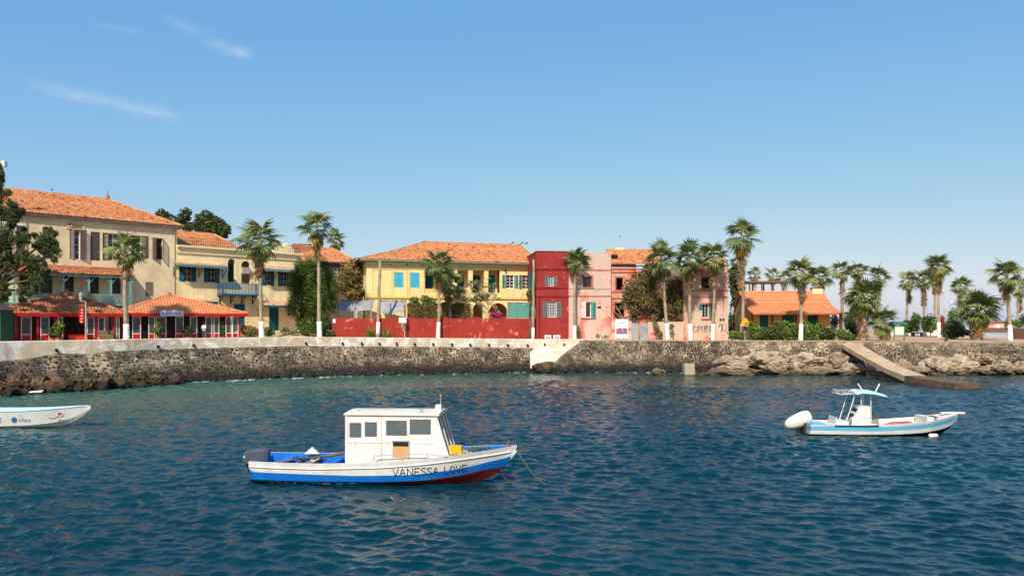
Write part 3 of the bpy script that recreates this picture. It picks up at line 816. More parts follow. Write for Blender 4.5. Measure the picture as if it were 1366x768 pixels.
def wall_holes(mb, u0, u1, z0, z1, dep, th, holes, topf=None):
    us = sorted({u0, u1} | {h[k] for h in holes for k in (0, 1) if u0 < h[k] < u1})
    zs = sorted({z0, z1} | {h[k] for h in holes for k in (2, 3) if z0 < h[k] < z1})
    for a, b_ in zip(us, us[1:]):
        for c, d in zip(zs, zs[1:]):
            m1, m2 = (a + b_) / 2, (c + d) / 2
            if any(h[0] < m1 < h[1] and h[2] < m2 < h[3] for h in holes): continue
            mb.poly([(a, dep, c), (b_, dep, c), (b_, dep, d), (a, dep, d)])
    for h in holes:
        a, b_, c, d = h[:4]; e = dep + th
        arch = len(h) > 4 and h[4]
        sp = d - (b_ - a) / 2 if arch else d
        mb.poly([(a, dep, c), (a, dep, sp), (a, e, sp), (a, e, c)]); mb.poly([(b_, dep, sp), (b_, dep, c), (b_, e, c), (b_, e, sp)])
        mb.poly([(a, dep, c), (a, e, c), (b_, e, c), (b_, dep, c)])
        if arch:
            r = (b_ - a) / 2; xc = (a + b_) / 2; n = 10
            pts = [(xc - r * math.cos(math.pi * k / n), sp + r * math.sin(math.pi * k / n)) for k in range(n + 1)]
            for p, q in zip(pts, pts[1:]):
                mb.poly([(p[0], dep, p[1]), (q[0], dep, q[1]), (q[0], dep, d), (p[0], dep, d)])
                mb.poly([(p[0], dep, p[1]), (p[0], e, p[1]), (q[0], e, q[1]), (q[0], dep, q[1])])
        else: mb.poly([(a, dep, d), (b_, dep, d), (b_, e, d), (a, e, d)])
def shell(mb, L, D, z0, z1, holes, th=0.35, dep=0.0):
    wall_holes(mb, 0, L, z0, z1, dep, th, holes)
    mb.poly([(L, dep, z0), (L, D, z0), (L, D, z1), (L, dep, z1)]); mb.poly([(0, D, z0), (0, dep, z0), (0, dep, z1), (0, D, z1)])
    mb.poly([(L, D, z0), (0, D, z0), (0, D, z1), (L, D, z1)])
    return mb
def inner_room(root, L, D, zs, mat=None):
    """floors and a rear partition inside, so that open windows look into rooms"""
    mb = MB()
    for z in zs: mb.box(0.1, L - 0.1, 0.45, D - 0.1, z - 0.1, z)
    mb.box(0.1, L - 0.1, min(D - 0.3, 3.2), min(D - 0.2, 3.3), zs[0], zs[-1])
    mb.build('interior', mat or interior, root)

def shutter_mb(w, h, louv=9):
    """louvred leaf: hinge at x=0, in the x-z plane, 4 cm thick (y from -0.04 to 0)"""
    mb = MB(); s_ = 0.06
    mb.box(0, s_, -.04, 0, 0, h); mb.box(w - s_, w, -.04, 0, 0, h)
    mb.box(s_, w - s_, -.04, 0, 0, s_); mb.box(s_, w - s_, -.04, 0, h - s_, h); mb.box(s_, w - s_, -.04, 0, h * .48, h * .48 + s_)
    n = max(4, int(h / 0.13))
    for k in range(n):
        z = s_ + (h - 2 * s_) * (k + .5) / n; dz = (h / n) * .42
        mb.poly([(s_, -.036, z - dz), (w - s_, -.036, z - dz), (w - s_, -.006, z + dz), (s_, -.006, z + dz)])
    return mb
def shutter(parent, u, z, w, h, mat, ang=0.0, dep=0.0, right=False, name='shutter'):
    """ang: 0 = closed in the opening, 180 = folded back flat on the wall; hinge at u"""
    o = shutter_mb(w, h).build(name, mat, parent)
    a = math.radians(ang)
    o.location = (u, dep, z)
    if right: o.rotation_euler = (0, 0, a); o.scale = (-1, 1, 1)
    else: o.rotation_euler = (0, 0, -a)
    return o
def window(root, r, dep, frame=None, nx=2, nz=3, gl=None, bars=0.045, sill=None, name='window', fw=0.07):
    u0, u1, z0, z1 = r; frame = frame or white
    mb = MB(); y0, y1 = dep, dep + 0.06
    mb.box(u0, u0 + fw, y0, y1, z0, z1); mb.box(u1 - fw, u1, y0, y1, z0, z1)
    mb.box(u0 + fw, u1 - fw, y0, y1, z0, z0 + fw); mb.box(u0 + fw, u1 - fw, y0, y1, z1 - fw, z1)
    for k in range(1, nx):
        x = u0 + (u1 - u0) * k / nx; mb.box(x - bars / 2, x + bars / 2, y0 + .003, y1 - .003, z0 + fw, z1 - fw)
    for k in range(1, nz):
        z = z0 + (z1 - z0) * k / nz; mb.box(u0 + fw, u1 - fw, y0 + .006, y1 - .006, z - bars / 2, z + bars / 2)
    w = mb.build(name, frame, root)
    g = MB(); g.poly([(u0 + fw, y0 + .03, z0 + fw), (u1 - fw, y0 + .03, z0 + fw), (u1 - fw, y0 + .03, z1 - fw), (u0 + fw, y0 + .03, z1 - fw)])
    g.build('pane', gl or glass, w)
    if sill is not None:
        MB().box(u0 - .12, u1 + .12, dep - .34, dep, z0 - .1, z0 - .005).build('sill', sill, w)
    return w

def inpoly(p, poly):
    x, y = p; c = False; n = len(poly)
    for i in range(n):
        x1, y1 = poly[i]; x2, y2 = poly[(i + 1) % n]
        if (y1 > y) != (y2 > y) and x < (x2 - x1) * (y - y1) / (y2 - y1) + x1: c = not c
    return c
def tiles(mb, poly, w=0.26, h=0.36, seed=1, lift=0.045, barrel=0.05, dark=0.06, missing=0.0):
    """barrel tiles laid course by course on a sloping face; the first edge is the eave"""
    rg = random.Random(seed)
    P_ = [Vector(p) for p in poly]
    e = (P_[1] - P_[0]).normalized(); n = None
    for k in range(2, len(P_)):
        n = e.cross(P_[k] - P_[0])
        if n.length > 1e-4: break
    n.normalize()
    if n.z < 0: n = -n
    s = n.cross(e)
    if s.z < 0: s = -s
    q = [((p - P_[0]).dot(e), (p - P_[0]).dot(s)) for p in P_]
    xs = [a for a, _ in q]; ys = [b for _, b in q]
    mb.tone = 0.08
    mb.poly([p - n * 0.02 for p in P_])
    j = 0; y = min(ys)
    while y < max(ys):
        x = min(xs) + (rg.uniform(-.03, .03))
        rowt = rg.gauss(0, 0.05)
        while x < max(xs):
            if inpoly((x + w / 2, y + h * .5), q) and rg.random() >= missing:
                tn_ = 0.55 + rowt + rg.gauss(0, 0.13)
                if rg.random() < dark: tn_ = rg.uniform(0.0, 0.25)
                mb.tone = min(1, max(0, tn_)); dy = rg.uniform(-.03, .03); lf = lift * rg.uniform(.7, 1.4)
                O = P_[0] + e * x + s * y
                pts = []
                for yy, l_ in ((-.04 + dy, lf), (h, 0.0)):
                    for xx, b_ in ((0.0, 0.0), (w * .3, barrel), (w * .7, barrel), (w, 0.0)):
                        pts.append(O + e * xx + s * yy + n * (l_ + b_))
                i = mb.add(pts)
                for k in range(3): mb.face((i + k, i + k + 1, i + k + 5, i + k + 4))
                k_ = mb.add([O + e * xx + s * (-.04 + dy) - n * .015 for xx in (0, w)])
                mb.face((k_, k_ + 1, i + 3, i + 2, i + 1, i))
            x += w
        y += h
def ridge(mb, a, b, r=0.12):
    a, b = Vector(a), Vector(b); L_ = (b - a).length; n = max(1, int(L_ / 0.42))
    for k in range(n):
        p = a.lerp(b, k / n); q = a.lerp(b, (k + 1.06) / n)
        mb.tone = min(1, max(0, rnd.gauss(0.55, 0.2))); mb.tube([p, q], [r * 1.08, r * .94], 6, False)

def text_mesh(name, body, size, mat, parent, loc, rot, extrude=0.004, xs=1.0):
    cu = bpy.data.curves.new(name, 'FONT'); cu.body = body; cu.size = size; cu.extrude = extrude; cu.align_x = 'CENTER'; cu.align_y = 'CENTER'
    tmp = bpy.data.objects.new('tmp', cu); C.objects.link(tmp)
    dg = bpy.context.evaluated_depsgraph_get()
    me = bpy.data.meshes.new_from_object(tmp.evaluated_get(dg))
    bpy.data.objects.remove(tmp); bpy.data.curves.remove(cu)
    me.materials.clear(); me.materials.append(mat)
    o = link(name, me, parent); o.location = loc; o.rotation_euler = rot; o.scale = (xs, 1, 1)
    return o
RX90 = (math.radians(90), 0, 0)

# ================================================================== cream hotel
def hotel():
    f = Fac(-54, 65.0, 236, 78.0, 3.3)
    o = f.root('hotel_building', 'tall cream plastered house with brown shutters, hipped tile roof and a green veranda', 'house')
    L, D = f.L, 10.2; H = 15.0 - f.zb
    zr = 17.87 - f.zb
    W_ = [ (93,107,306.5,346,'ajar'), (121,133.5,309.5,347.5,'closed'), (145,158,311.5,347.5,'open'), (175,189,314,343.5,'openr'), (204,217,317.5,346,'hole'),
           (22,34,301,345,'closed'), (57,70,303,345,'closed')]
    V_ = [(84,98.5,366,392), (119,132,366.5,391.5), (148,161,367,391.5), (26,40,364,394), (54,70,365,393)]
    holes = []; info = []
    for px0, px1, y0, y1, k in W_:
        r = f.rect(px0, px1, y0, y1); holes.append(r); info.append((r, k))
    vh = [f.rect(*v) for v in V_]; holes += vh
    small = f.rect(194, 205, 376, 395); holes.append(small)
    mb = MB(); shell(mb, L, D, 0, H, holes); mb.build('wall', cream, o)
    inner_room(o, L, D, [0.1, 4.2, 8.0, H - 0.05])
    for r, k in info:
        u0, u1, z0, z1 = r; w = u1 - u0; h = z1 - z0
        if k == 'closed':
            wd = window(o, r, 0.22, brown, 2, 1)
            for q, rt in ((u0 + .01, False), (u1 - .01, True)): shutter(wd, q, z0, w / 2 - .015, h, brown, 0, 0.08, rt)
        elif k == 'hole':
            wd = window(o, r, 0.25, grwood, 2, 1)
            shutter(wd, u1, z0, w * .55, h, grwood, 70, 0.02, True); shutter(wd, u0, z0, w * .45, h, brown, 60, 0.02, False)
        else:
            wd = window(o, r, 0.22, white, 2, 4)
            if k in ('ajar', 'openr'): shutter(wd, u1, z0, w * .62, h, brown, 178 if k == 'openr' else 150, -0.02, True)
            if k == 'open': shutter(wd, u0, z0, w * .62, h, brown, 178, -0.02, False)
            if k == 'ajar': shutter(wd, u0 + .02, z0, w * .4, h, grwood, 30, 0.12, False)
    for r in vh:
        u0, u1, z0, z1 = r
        wd = window(o, r, 0.22, brown, 2, 1, name='door')
        for q, rt in ((u0 + .01, False), (u1 - .01, True)): shutter(wd, q, z0, (u1 - u0) / 2 - .015, z1 - z0, brown, 0, 0.1, rt)
    wd = window(o, small, 0.2, grwood, 2, 2)
    shutter(wd, small[0] + .01, small[2], (small[1] - small[0]) / 2 - .01, small[3] - small[2], grwood, 0, 0.05)
    shutter(wd, small[1] - .01, small[2], (small[1] - small[0]) / 2 - .01, small[3] - small[2], grwood, 0, 0.05, True)
    # eave board and roof
    mb = MB(); mb.box(-.35, L + .35, -.42, -.3, H - .12, H + .12); mb.box(L + .26, L + .38, -.3, D, H - .12, H + .12); mb.build('eave_board', gutter, o)
    mb = MB(); mb.poly([(-.35, -.4, H), (-.35, D, H), (L + .35, D, H), (L + .35, -.4, H)]); mb.build('soffit', grwood, o)
    e = 0.5; zE = H + .1
    mb = MB()
    rA, rB = (1.5, D / 2, zr), (L - D / 2, D / 2, zr)
    tiles(mb, [(-e, -e, zE), (L + e, -e, zE), rB, rA], seed=1)
    tiles(mb, [(L + e, -e, zE), (L + e, D + e, zE), rB], seed=2)
    tiles(mb, [(L + e, D + e, zE), (-e, D + e, zE), rA, rB], w=0.5, h=0.6, seed=3)
    tiles(mb, [(-e, D + e, zE), (-e, -e, zE), rA], seed=4)
    rf = mb.build('roof', tile_old, o, kind='stuff')
    mb = MB(); ridge(mb, rA, rB); ridge(mb, rB, (L + e, -e, zE)); ridge(mb, rB, (L + e, D + e, zE)); mb.build('ridge_tiles', tile_old, rf)
    mb = MB(); mb.tube([Vector(rB) + Vector((0, 0, -.1)), Vector(rB) + Vector((0, 0, .35)), Vector(rB) + Vector((0, 0, .38)), Vector(rB) + Vector((0, 0, .85))], [.22, .2, .08, .05], 8); mb.build('finial', tile_drk, rf)
    # small downpipe and name board
    mb = MB(); mb.tube([(L - .25, -.08, H - .2), (L - .25, -.08, 2)], .05, 6); mb.build('downpipe', gutter, o)
    r = f.rect(88, 113, 297.5, 306)
    sg = MB().box(r[0], r[1], -.07, -.005, r[2], r[3]).build('name_board', signc, o)
    text_mesh('lettering', 'Calanis', (r[3] - r[2]) * 1.05, ink, sg, ((r[0] + r[1]) / 2, -.085, (r[2] + r[3]) / 2), RX90, xs=0.62)
    # veranda: posts, railing, tiled lean-to roof
    dv = -1.7
    uA = f.u(6, dv); uB = f.u(176, dv)
    _, zt = f.uz(120, 367, dv); _, zf = f.uz(120, 404.5, dv); _, zrail = f.uz(120, 392.5, dv); _, zw = f.uz(120, 356, 0)
    vr = MB().box(uA, uB, dv, -.01, zf - .18, zf).build('veranda', tealgr, o)
    MB().box(uA - .15, uB + .15, dv - .12, dv + .05, zt - .16, zt + .06).build('fascia', tealgr, vr)
    mb = MB(); tiles(mb, [(uA - .2, dv - .2, zt + .08), (uB + .2, dv - .2, zt + .08), (uB + .2, -.02, zw), (uA - .2, -.02, zw)], seed=6); mb.build('veranda_tiles', tile_drk, vr, kind='stuff')
    posts = [f.u(px, dv) for px in (19, 51, 85, 119, 148.5, 174.5)]
    for k, u in enumerate(posts):
        mb = MB(); mb.box(u - .07, u + .07, dv, dv + .14, zf, zt - .16)
        for sgn in (-1, 1):
            mb.prism([(u + sgn * .07, dv + .03, zt - .75), (u + sgn * .55, dv + .03, zt - .17), (u + sgn * .43, dv + .03, zt - .17), (u + sgn * .07, dv + .03, zt - .62)], (0, .07, 0))
        mb.build('post', tealgr, vr)
    for a, b_ in zip(posts, posts[1:]):
        mb = MB(); mb.box(a + .07, b_ - .07, dv + .03, dv + .1, zrail - .07, zrail); mb.box(a + .07, b_ - .07, dv + .03, dv + .1, zf + .1, zf + .16)
        n = 4; wd = (b_ - a - .14) / n
        for q in range(n):
            x0 = a + .07 + q * wd; x1 = x0 + wd; za, zb_ = zf + .16, zrail - .07
            mb.box(x0 - .02, x0 + .02, dv + .05, dv + .08, za, zb_)
            mb.bar((x0, dv + .06, za), (x1, dv + .07, zb_), .025); mb.bar((x0, dv + .07, zb_), (x1, dv + .06, za), .025)
        mb.build('railing', tealgr, vr)
    for u in posts: MB().box(u - .06, u + .06, dv + .02, dv + .13, 0, zf - .18).build('lower_post', tealgr, vr)
    return f
F1 = hotel()

# ================================================================== pale house with awnings and a balcony
tile_pale = Mtone('bleached_tiles', [(0.0, srgb(150,112,90)), (0.5, srgb(206,166,136)), (1.0, srgb(222,190,160))], 0.85, 3.0, 0.2, 0.2)
def pale_house():
    f = Fac(235.5, 77.9, 400, 88.0, 3.6)
    o = f.root('pale_house', 'pale yellow plastered house with teal window awnings, arches and an iron balcony', 'house')
    L, D = f.L, 9.0; H = 12.83 - f.zb
    top = H + .45
    wins = [(239, 262, 355, 375.5), (272, 293, 356, 377), (349, 366, 361, 381), (371, 388, 362, 382)]
    hs = [f.rect(*w) for w in wins]
    a1 = f.rect(304, 314, 345, 376); a2 = f.rect(322, 334, 348, 378)
    d1 = f.rect(312, 327, 405, 441); d2 = f.rect(359, 372, 409, 441)
    holes = hs + [a1 + (True,), a2 + (True,), d1, d2]
    mb = MB(); shell(mb, L, D, 0, H, holes); mb.build('wall', pale, o)
    inner_room(o, L, D, [0.1, 4.4, H - .1])
    mb = MB(); mb.box(-.02, L + .1, -.32, D, H, H + .12); mb.box(-.02, L + .2, -.42, D, H + .12, H + .3); mb.box(-.02, L + .05, -.14, -.01, H - .5, H); mb.build('cornice', trimc, o)
    for r in hs:
        u0, u1, z0, z1 = r; w = u1 - u0
        wd = window(o, (u0 + w * .25, u1 - w * .25, z0, z1), 0.2, white, 2, 3)
        shutter(wd, u0, z0, w * .27, z1 - z0, tealdk, 10, 0.06); shutter(wd, u1, z0, w * .27, z1 - z0, tealdk, 10, 0.06, True)
        mb = MB()
        for k in range(4): x = u0 + w * (.32 + .12 * k); mb.bar((x, .1, z0), (x, .1, z1), .012)
        mb.build('grille', iron, wd)
    for (u0, u1, z0, z1), nm in ((d1, 'door'), (d2, 'door')):
        wd = MB().box(u0, u1, .15, .2, z0, z1).build(nm, tealdk, o)
        shutter(wd, u0, z0, (u1 - u0) / 2, z1 - z0, tealdk, 0, .14); shutter(wd, u1, z0, (u1 - u0) / 2, z1 - z0, tealdk, 0, .14, True)
    # arched loggia behind the balcony: rear wall and doors
    mb = MB(); mb.box(a1[0] - .6, a2[1] + .6, 1.6, 1.7, a1[2] - .5, a2[3] + .4); mb.build('loggia_wall', pale, o)
    dr = MB().box(a1[0] + .3, a1[0] + 1.3, 1.52, 1.59, a1[2], a1[2] + 2.1).build('loggia_door', tealdk, o)
    # awnings over the windows
    def awning(px0, px1, ywall_, yedge, dep, mat, nbr):
        u0 = f.u(px0, -dep); u1 = f.u(px1, -dep); _, z1 = f.uz((px0 + px1) / 2, ywall_, 0); _, z0 = f.uz((px0 + px1) / 2, yedge, -dep)
        mb = MB(); tiles(mb, [(u0, -dep, z0 + .12), (u1, -dep, z0 + .12), (u1, -.01, z1), (u0, -.01, z1)], seed=int(px0), w=.24, h=.3)
        a = mb.build('awning', tile_pale, o)
        mb = MB(); mb.box(u0 - .04, u1 + .04, -dep - .05, -dep, z0 - .1, z0 + .16)
        for u in (u0, u1): mb.prism([(u - .03, -dep, z0 - .08), (u - .03, -dep, z0 + .1), (u - .03, -.01, z1), (u - .03, -.01, z1 - .16)], (.06, 0, 0))
        mb.build('awning_frame', teal if mat is None else mat, a)
        mb = MB()
        for k in range(nbr):
            u = u0 + (u1 - u0) * k / (nbr - 1); mb.tube([(u, -.03, z0 - 1.0), (u, -dep + .02, z0 - .06)], .045, 5); mb.box(u - .04, u + .04, -.06, -.005, z0 - 1.1, z0 - .1)
        mb.build('bracket', tealdk, a)
    awnf = M('awning_fascia', srgb(92, 136, 138), .6, .15)
    awning(237.5, 303, 351.5, 355.5, 1.15, awnf, 3)
    awning(350, 392, 355.5, 361, 1.15, awnf, 3)
    awning(353, 393, 401, 409, 1.4, tealdk, 2)
    awning(258, 290, 399, 404, 1.2, tealdk, 2)
    # balcony
    dep = -1.25
    u0, u1 = f.u(296, dep), f.u(347, dep)
    _, zf = f.uz(322, 392, dep); _, zr = f.uz(322, 378, dep)
    bl = MB().box(u0, u1, dep, -.01, zf - .22, zf).build('balcony', bluem, o)
    mb = MB(); mb.box(u0, u1, dep, dep + .05, zr - .05, zr); mb.box(u0, u0 + .05, dep + .05, 0, zr - .05, zr); mb.box(u1 - .05, u1, dep + .05, 0, zr - .05, zr)
    n = 26
    for k in range(n + 1):
        x = u0 + .03 + (u1 - u0 - .06) * k / n; mb.box(x - .03, x + .03, dep + .005, dep + .04, zf, zr - .05)
    for k in range(5):
        y = dep + .2 + k * .22; mb.box(u0 + .005, u0 + .035, y, y + .04, zf, zr - .05); mb.box(u1 - .035, u1 - .005, y, y + .04, zf, zr - .05)
    mb.build('railing', bluem, bl)
    for k in range(4):
        u = u0 + .3 + (u1 - u0 - .6) * k / 3; mb = MB()
        mb.tube([(u, -.04, zf - 1.0), (u, dep + .25, zf - .24)], .05, 5); mb.box(u - .05, u + .05, -.07, -.005, zf - 1.1, zf - .23); mb.box(u - .04, u + .04, dep + .2, -.08, zf - .32, zf - .23)
        mb.build('bracket', iron, bl)
    # fan unit in the arch, wall lamp, roof terrace railing
    mb = MB(); um = f.u(328); _, zm = f.uz(328, 361); mb.box(um - .55, um + .35, -.3, .1, zm - .35, zm + .35); mb.build('air_conditioner', gutter, o)
    mb = MB(); zr_ = H + .3
    for k in range(60):
        x = .1 + (L - .2) * k / 59; mb.box(x - .012, x + .012, -.2, -.17, zr_, zr_ + .85)
    for z in (.2, .5, .83): mb.box(.1, L - .1, -.2, -.17, zr_ + z, zr_ + z + .03)
    mb.build('terrace_railing', iron, o)
    # tile roof set back from the terrace
    e0 = 1.4; zE = H + .32
    uR = f.u(326, e0); _, zT = f.uz(262, 309.5, 5.2)
    uT = f.u(286, 5.2)
    mb = MB(); rA, rB = (-2.6, 5.2, zT), (uT, 5.2, zT - .1)
    tiles(mb, [(0, e0, zE), (uR, e0, zE), rB, (0, 5.2, zT - .02)], seed=14)
    tiles(mb, [(uR, e0, zE), (uR, D, zE), rB], seed=15)
    tiles(mb, [(uR, D, zE), (0, D, zE), (0, 5.2, zT), rB], seed=16, w=.5, h=.6)
    rf = mb.build('roof', tile_old, o, kind='stuff')
    mb = MB(); ridge(mb, (0, 5.2, zT), rB); ridge(mb, rB, (uR, e0, zE)); mb.build('ridge_tiles', tile_old, rf)
    mb = MB(); mb.poly([(0, e0, zE), (0, 5.2, zT), (0, D, zE)]); mb.build('gable', pale, o)
    # gable-topped stair head on the terrace
    u0, u1 = f.u(373, 3.0), f.u(393, 3.0); _, z1 = f.uz(382, 324.5, 3.0); _, z0 = f.uz(382, 333, 3.0)
    mb = MB(); mb.prism([(u0, 3, H + .3), (u1, 3, H + .3), (u1, 3, z0), ((u0 + u1) / 2, 3, z1), (u0, 3, z0)], (0, 2.0, 0)); mb.build('stair_head', trimc, o)
    return f
F2 = pale_house()

# ================================================================== house with a tiled roof behind the conifer
def back_house():
    f = Fac(392, 96, 474, 99, 4.0)
    o = f.root('tile_roofed_house', 'low house with an orange tile roof behind the dense conifer', 'house')
    L, D = f.L, 9; _, H = f.uz(430, 349.5)
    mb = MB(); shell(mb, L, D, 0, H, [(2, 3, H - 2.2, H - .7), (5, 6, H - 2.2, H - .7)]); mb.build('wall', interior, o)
    window(o, (2, 3, H - 2.2, H - .7), .1); window(o, (5, 6, H - 2.2, H - .7), .1)
    _, zr = f.uz(420, 327.5, D / 2)
    rA = (f.u(389, D / 2), D / 2, zr); rB = (f.u(443, D / 2), D / 2, zr - .3)
    e = .5; mb = MB()
    tiles(mb, [(-.6, -e, H), (L + e, -e, H), rB, rA], seed=21); tiles(mb, [(L + e, -e, H), (L + e, D, H), rB], seed=22)
    tiles(mb, [(L + e, D, H), (-.6, D, H), rA, rB], seed=23, w=.5, h=.6)
    rf = mb.build('roof', tile_old, o, kind='stuff')
    mb = MB(); ridge(mb, rA, rB); ridge(mb, rB, (L + e, -e, H)); mb.build('ridge_tiles', tile_old, rf)
    mb = MB(); mb.box(-.6, L + e, -e - .06, -e + .02, H - .2, H); mb.build('eave_board', iron, o)
    mb = MB(); mb.poly([(-.6, -e, H), rA, (-.6, D, H)]); mb.build('gable', trimc, o)
back_house()

# ================================================================== yellow house with the loggia
def yellow_house():
    f = Fac(489, 80.5, 716, 86.5, 3.3)
    o = f.root('yellow_house', 'bright yellow two storey house with columned loggia and turquoise shutters', 'house')
    L, D = f.L, 9.5; _, H = f.uz(600, 350.5)
    blue_w = [f.rect(526, 538.2, 363, 383.3), f.rect(547.3, 559.7, 363.7, 384)]
    logs = [f.rect(a, b, 360.5, 390.5) for a, b in ((567, 583), (587.5, 604.5), (610, 625), (630.7, 646), (651.5, 667))]
    rw_ = [f.rect(670.5, 690.5, 367, 384.5), f.rect(693, 711, 367, 385.5)]
    ar = [f.rect(631, 644.3, 405, 430) + (True,), f.rect(652, 677, 404, 430) + (True,), f.rect(600, 614, 405, 430) + (True,)]
    wr = [(u0 + (u1 - u0) * .24, u1 - (u1 - u0) * .24, z0, z1) for u0, u1, z0, z1 in rw_]
    holes = blue_w + logs + wr + ar
    mb = MB(); shell(mb, L, D, 0, H, holes, th=.3); mb.build('wall', yellow, o)
    inner_room(o, L, D, [.1, logs[0][2] - .02, H - .05], yellow_dk)
    mb = MB(); mb.box(logs[0][0] - .2, logs[-1][1] + .2, 1.75, 1.85, logs[0][2], H - .1); mb.build('loggia_wall', yellow, o)
    for k, r in enumerate(logs):
        u0, u1, z0, z1 = r; w = u1 - u0
        dz = z0 + (z1 - z0) * .82
        if k != 3:
            dr = MB().box(u0 + .1, u1 - .1, 1.68, 1.74, z0, dz).build('loggia_door', tealdk, o)
            shutter(dr, u0 + .12, z0, (w - .24) / 2, dz - z0, tealdk, 6, 1.66); shutter(dr, u1 - .12, z0, (w - .24) / 2, dz - z0, teal if k == 4 else tealdk, 6, 1.66, True)
        else:
            dr = MB().box(u0 + .05, u0 + w * .62, 1.68, 1.74, z0, dz).build('loggia_door', darkm, o)
            mb = MB(); mb.box(u0 + .08, u0 + .16, 1.6, 1.67, z0, dz); mb.box(u0 + .34, u0 + .42, 1.6, 1.67, z0, dz); mb.box(u0 + .16, u0 + .34, 1.61, 1.66, dz - .08, dz); mb.build('door_frame', white, dr)
            shutter(dr, u1 - .02, z0, w * .36, dz - z0, tealdk, 8, 1.62, True)
        if k == 0: MB().box(u0 + .005, u1 - .005, .02, .2, z0, z0 + .45).build('loggia_parapet', yellow_dk, o)
    for r in blue_w:
        u0, u1, z0, z1 = r; wd = window(o, r, .2, white, 2, 1)
        for q, rt in ((u0 + .01, False), (u1 - .01, True)): shutter(wd, q, z0, (u1 - u0) / 2 - .015, z1 - z0, skyb, 0, .06, rt)
    for r, (u0, u1, z0, z1) in zip(wr, rw_):
        wd = window(o, r, .12, white, 2, 4); w = r[1] - r[0]
        shutter(wd, r[0] - .02, z0, w * .48, z1 - z0, tealdk if u0 > rw_[0][0] + 1 else teal, 176, -.02); shutter(wd, r[1] + .02, z0, w * .48, z1 - z0, teal, 176, -.02, True)
    # mouldings: panel frames, string course, eave band
    for a, b in ((496.5, 523), (524.5, 543.5), (545.5, 566)):
        u0, u1, z0, z1 = f.rect(a, b, 358.5, 395.5); mb = MB(); t = .07
        mb.box(u0, u1, -.05, -.003, z1 - t, z1); mb.box(u0, u0 + t, -.05, -.003, z0, z1 - t); mb.box(u1 - t, u1, -.05, -.003, z0, z1 - t); mb.build('panel_moulding', yellow_dk, o)
    _, zc = f.uz(600, 397.5); mb = MB(); mb.box(-.05, L, -.14, -.004, zc - .08, zc + .1); mb.box(-.04, L, -.09, -.004, zc + .1, zc + .2); mb.build('string_course', yellow_dk, o)
    mb = MB(); mb.box(-.1, L, -.3, -.004, H - .35, H - .05); mb.build('cornice', yellow, o)
    mb = MB(); mb.box(-.8, L + .2, -.72, -.58, H - .04, H + .16); mb.build('gutter', guttg, o)
    mb = MB(); mb.poly([(-.8, -.7, H), (-.8, D, H), (L, D, H), (L, -.7, H)]); mb.build('soffit', grwood, o)
    for px in (520, 542.5, 563): mb = MB(); u, z = f.uz(px, 353.3); mb.box(u - .08, u + .08, -.33, -.31, z - .07, z + .07); mb.build('eave_vent', darkm, o)
    # roof: low-pitched left end, then the main hip
    zE = H + .14; yR = D / 2
    _, zr = f.uz(630, 325, yR)
    rA = (f.u(567, yR), yR, zr); rB = (f.u(693, yR), yR, zr)
    uK = f.u(527, 1.6); _, zk = f.uz(527, 340.5, 1.6)
    e = .7; mb = MB()
    uk2 = f.u(532, -e)
    tiles(mb, [(uk2, -e, zE), (L + .2, -e, zE), rB, rA, (f.u(527, 1.8), 1.8, zE + (zr - zE) * (1.8 + e) / (yR + e))], seed=31)
    kz = zE + (zr - zE) * (1.8 + e) / (yR + e)
    tiles(mb, [(-.9, -e, zE - .02), (uk2, -e, zE), (f.u(527, 1.8), 1.8, kz)], seed=32)
    tiles(mb, [(-.9, D, zE - .02), (-.9, -e, zE - .02), (f.u(527, 1.8), 1.8, kz)], seed=33); tiles(mb, [(-.9, D, zE - .02), (f.u(527, 1.8), 1.8, kz), rA], seed=36)
    tiles(mb, [(L + .2, -e, zE), (L + .2, D + e, zE), rB], seed=34)
    tiles(mb, [(L + .2, D + e, zE), (-.9, D + e, zE), rA, rB], seed=35, w=.5, h=.6)
    rf = mb.build('roof', tile_old, o, kind='stuff')
    mb = MB(); ridge(mb, rA, rB); ridge(mb, rB, (L + .2, -e, zE)); ridge(mb, rA, (f.u(527, 1.8), 1.8, kz)); ridge(mb, (f.u(527, 1.8), 1.8, kz), (-.9, -e, zE)); mb.build('ridge_tiles', tile_drk, rf)
    mb = MB(); u, z = f.uz(673.5, 360.5); mb.tube([(u, -.02, z), (u, -.35, z)], .1, 8); mb.build('wall_lamp', iron, o)
    return f
F3 = yellow_house()
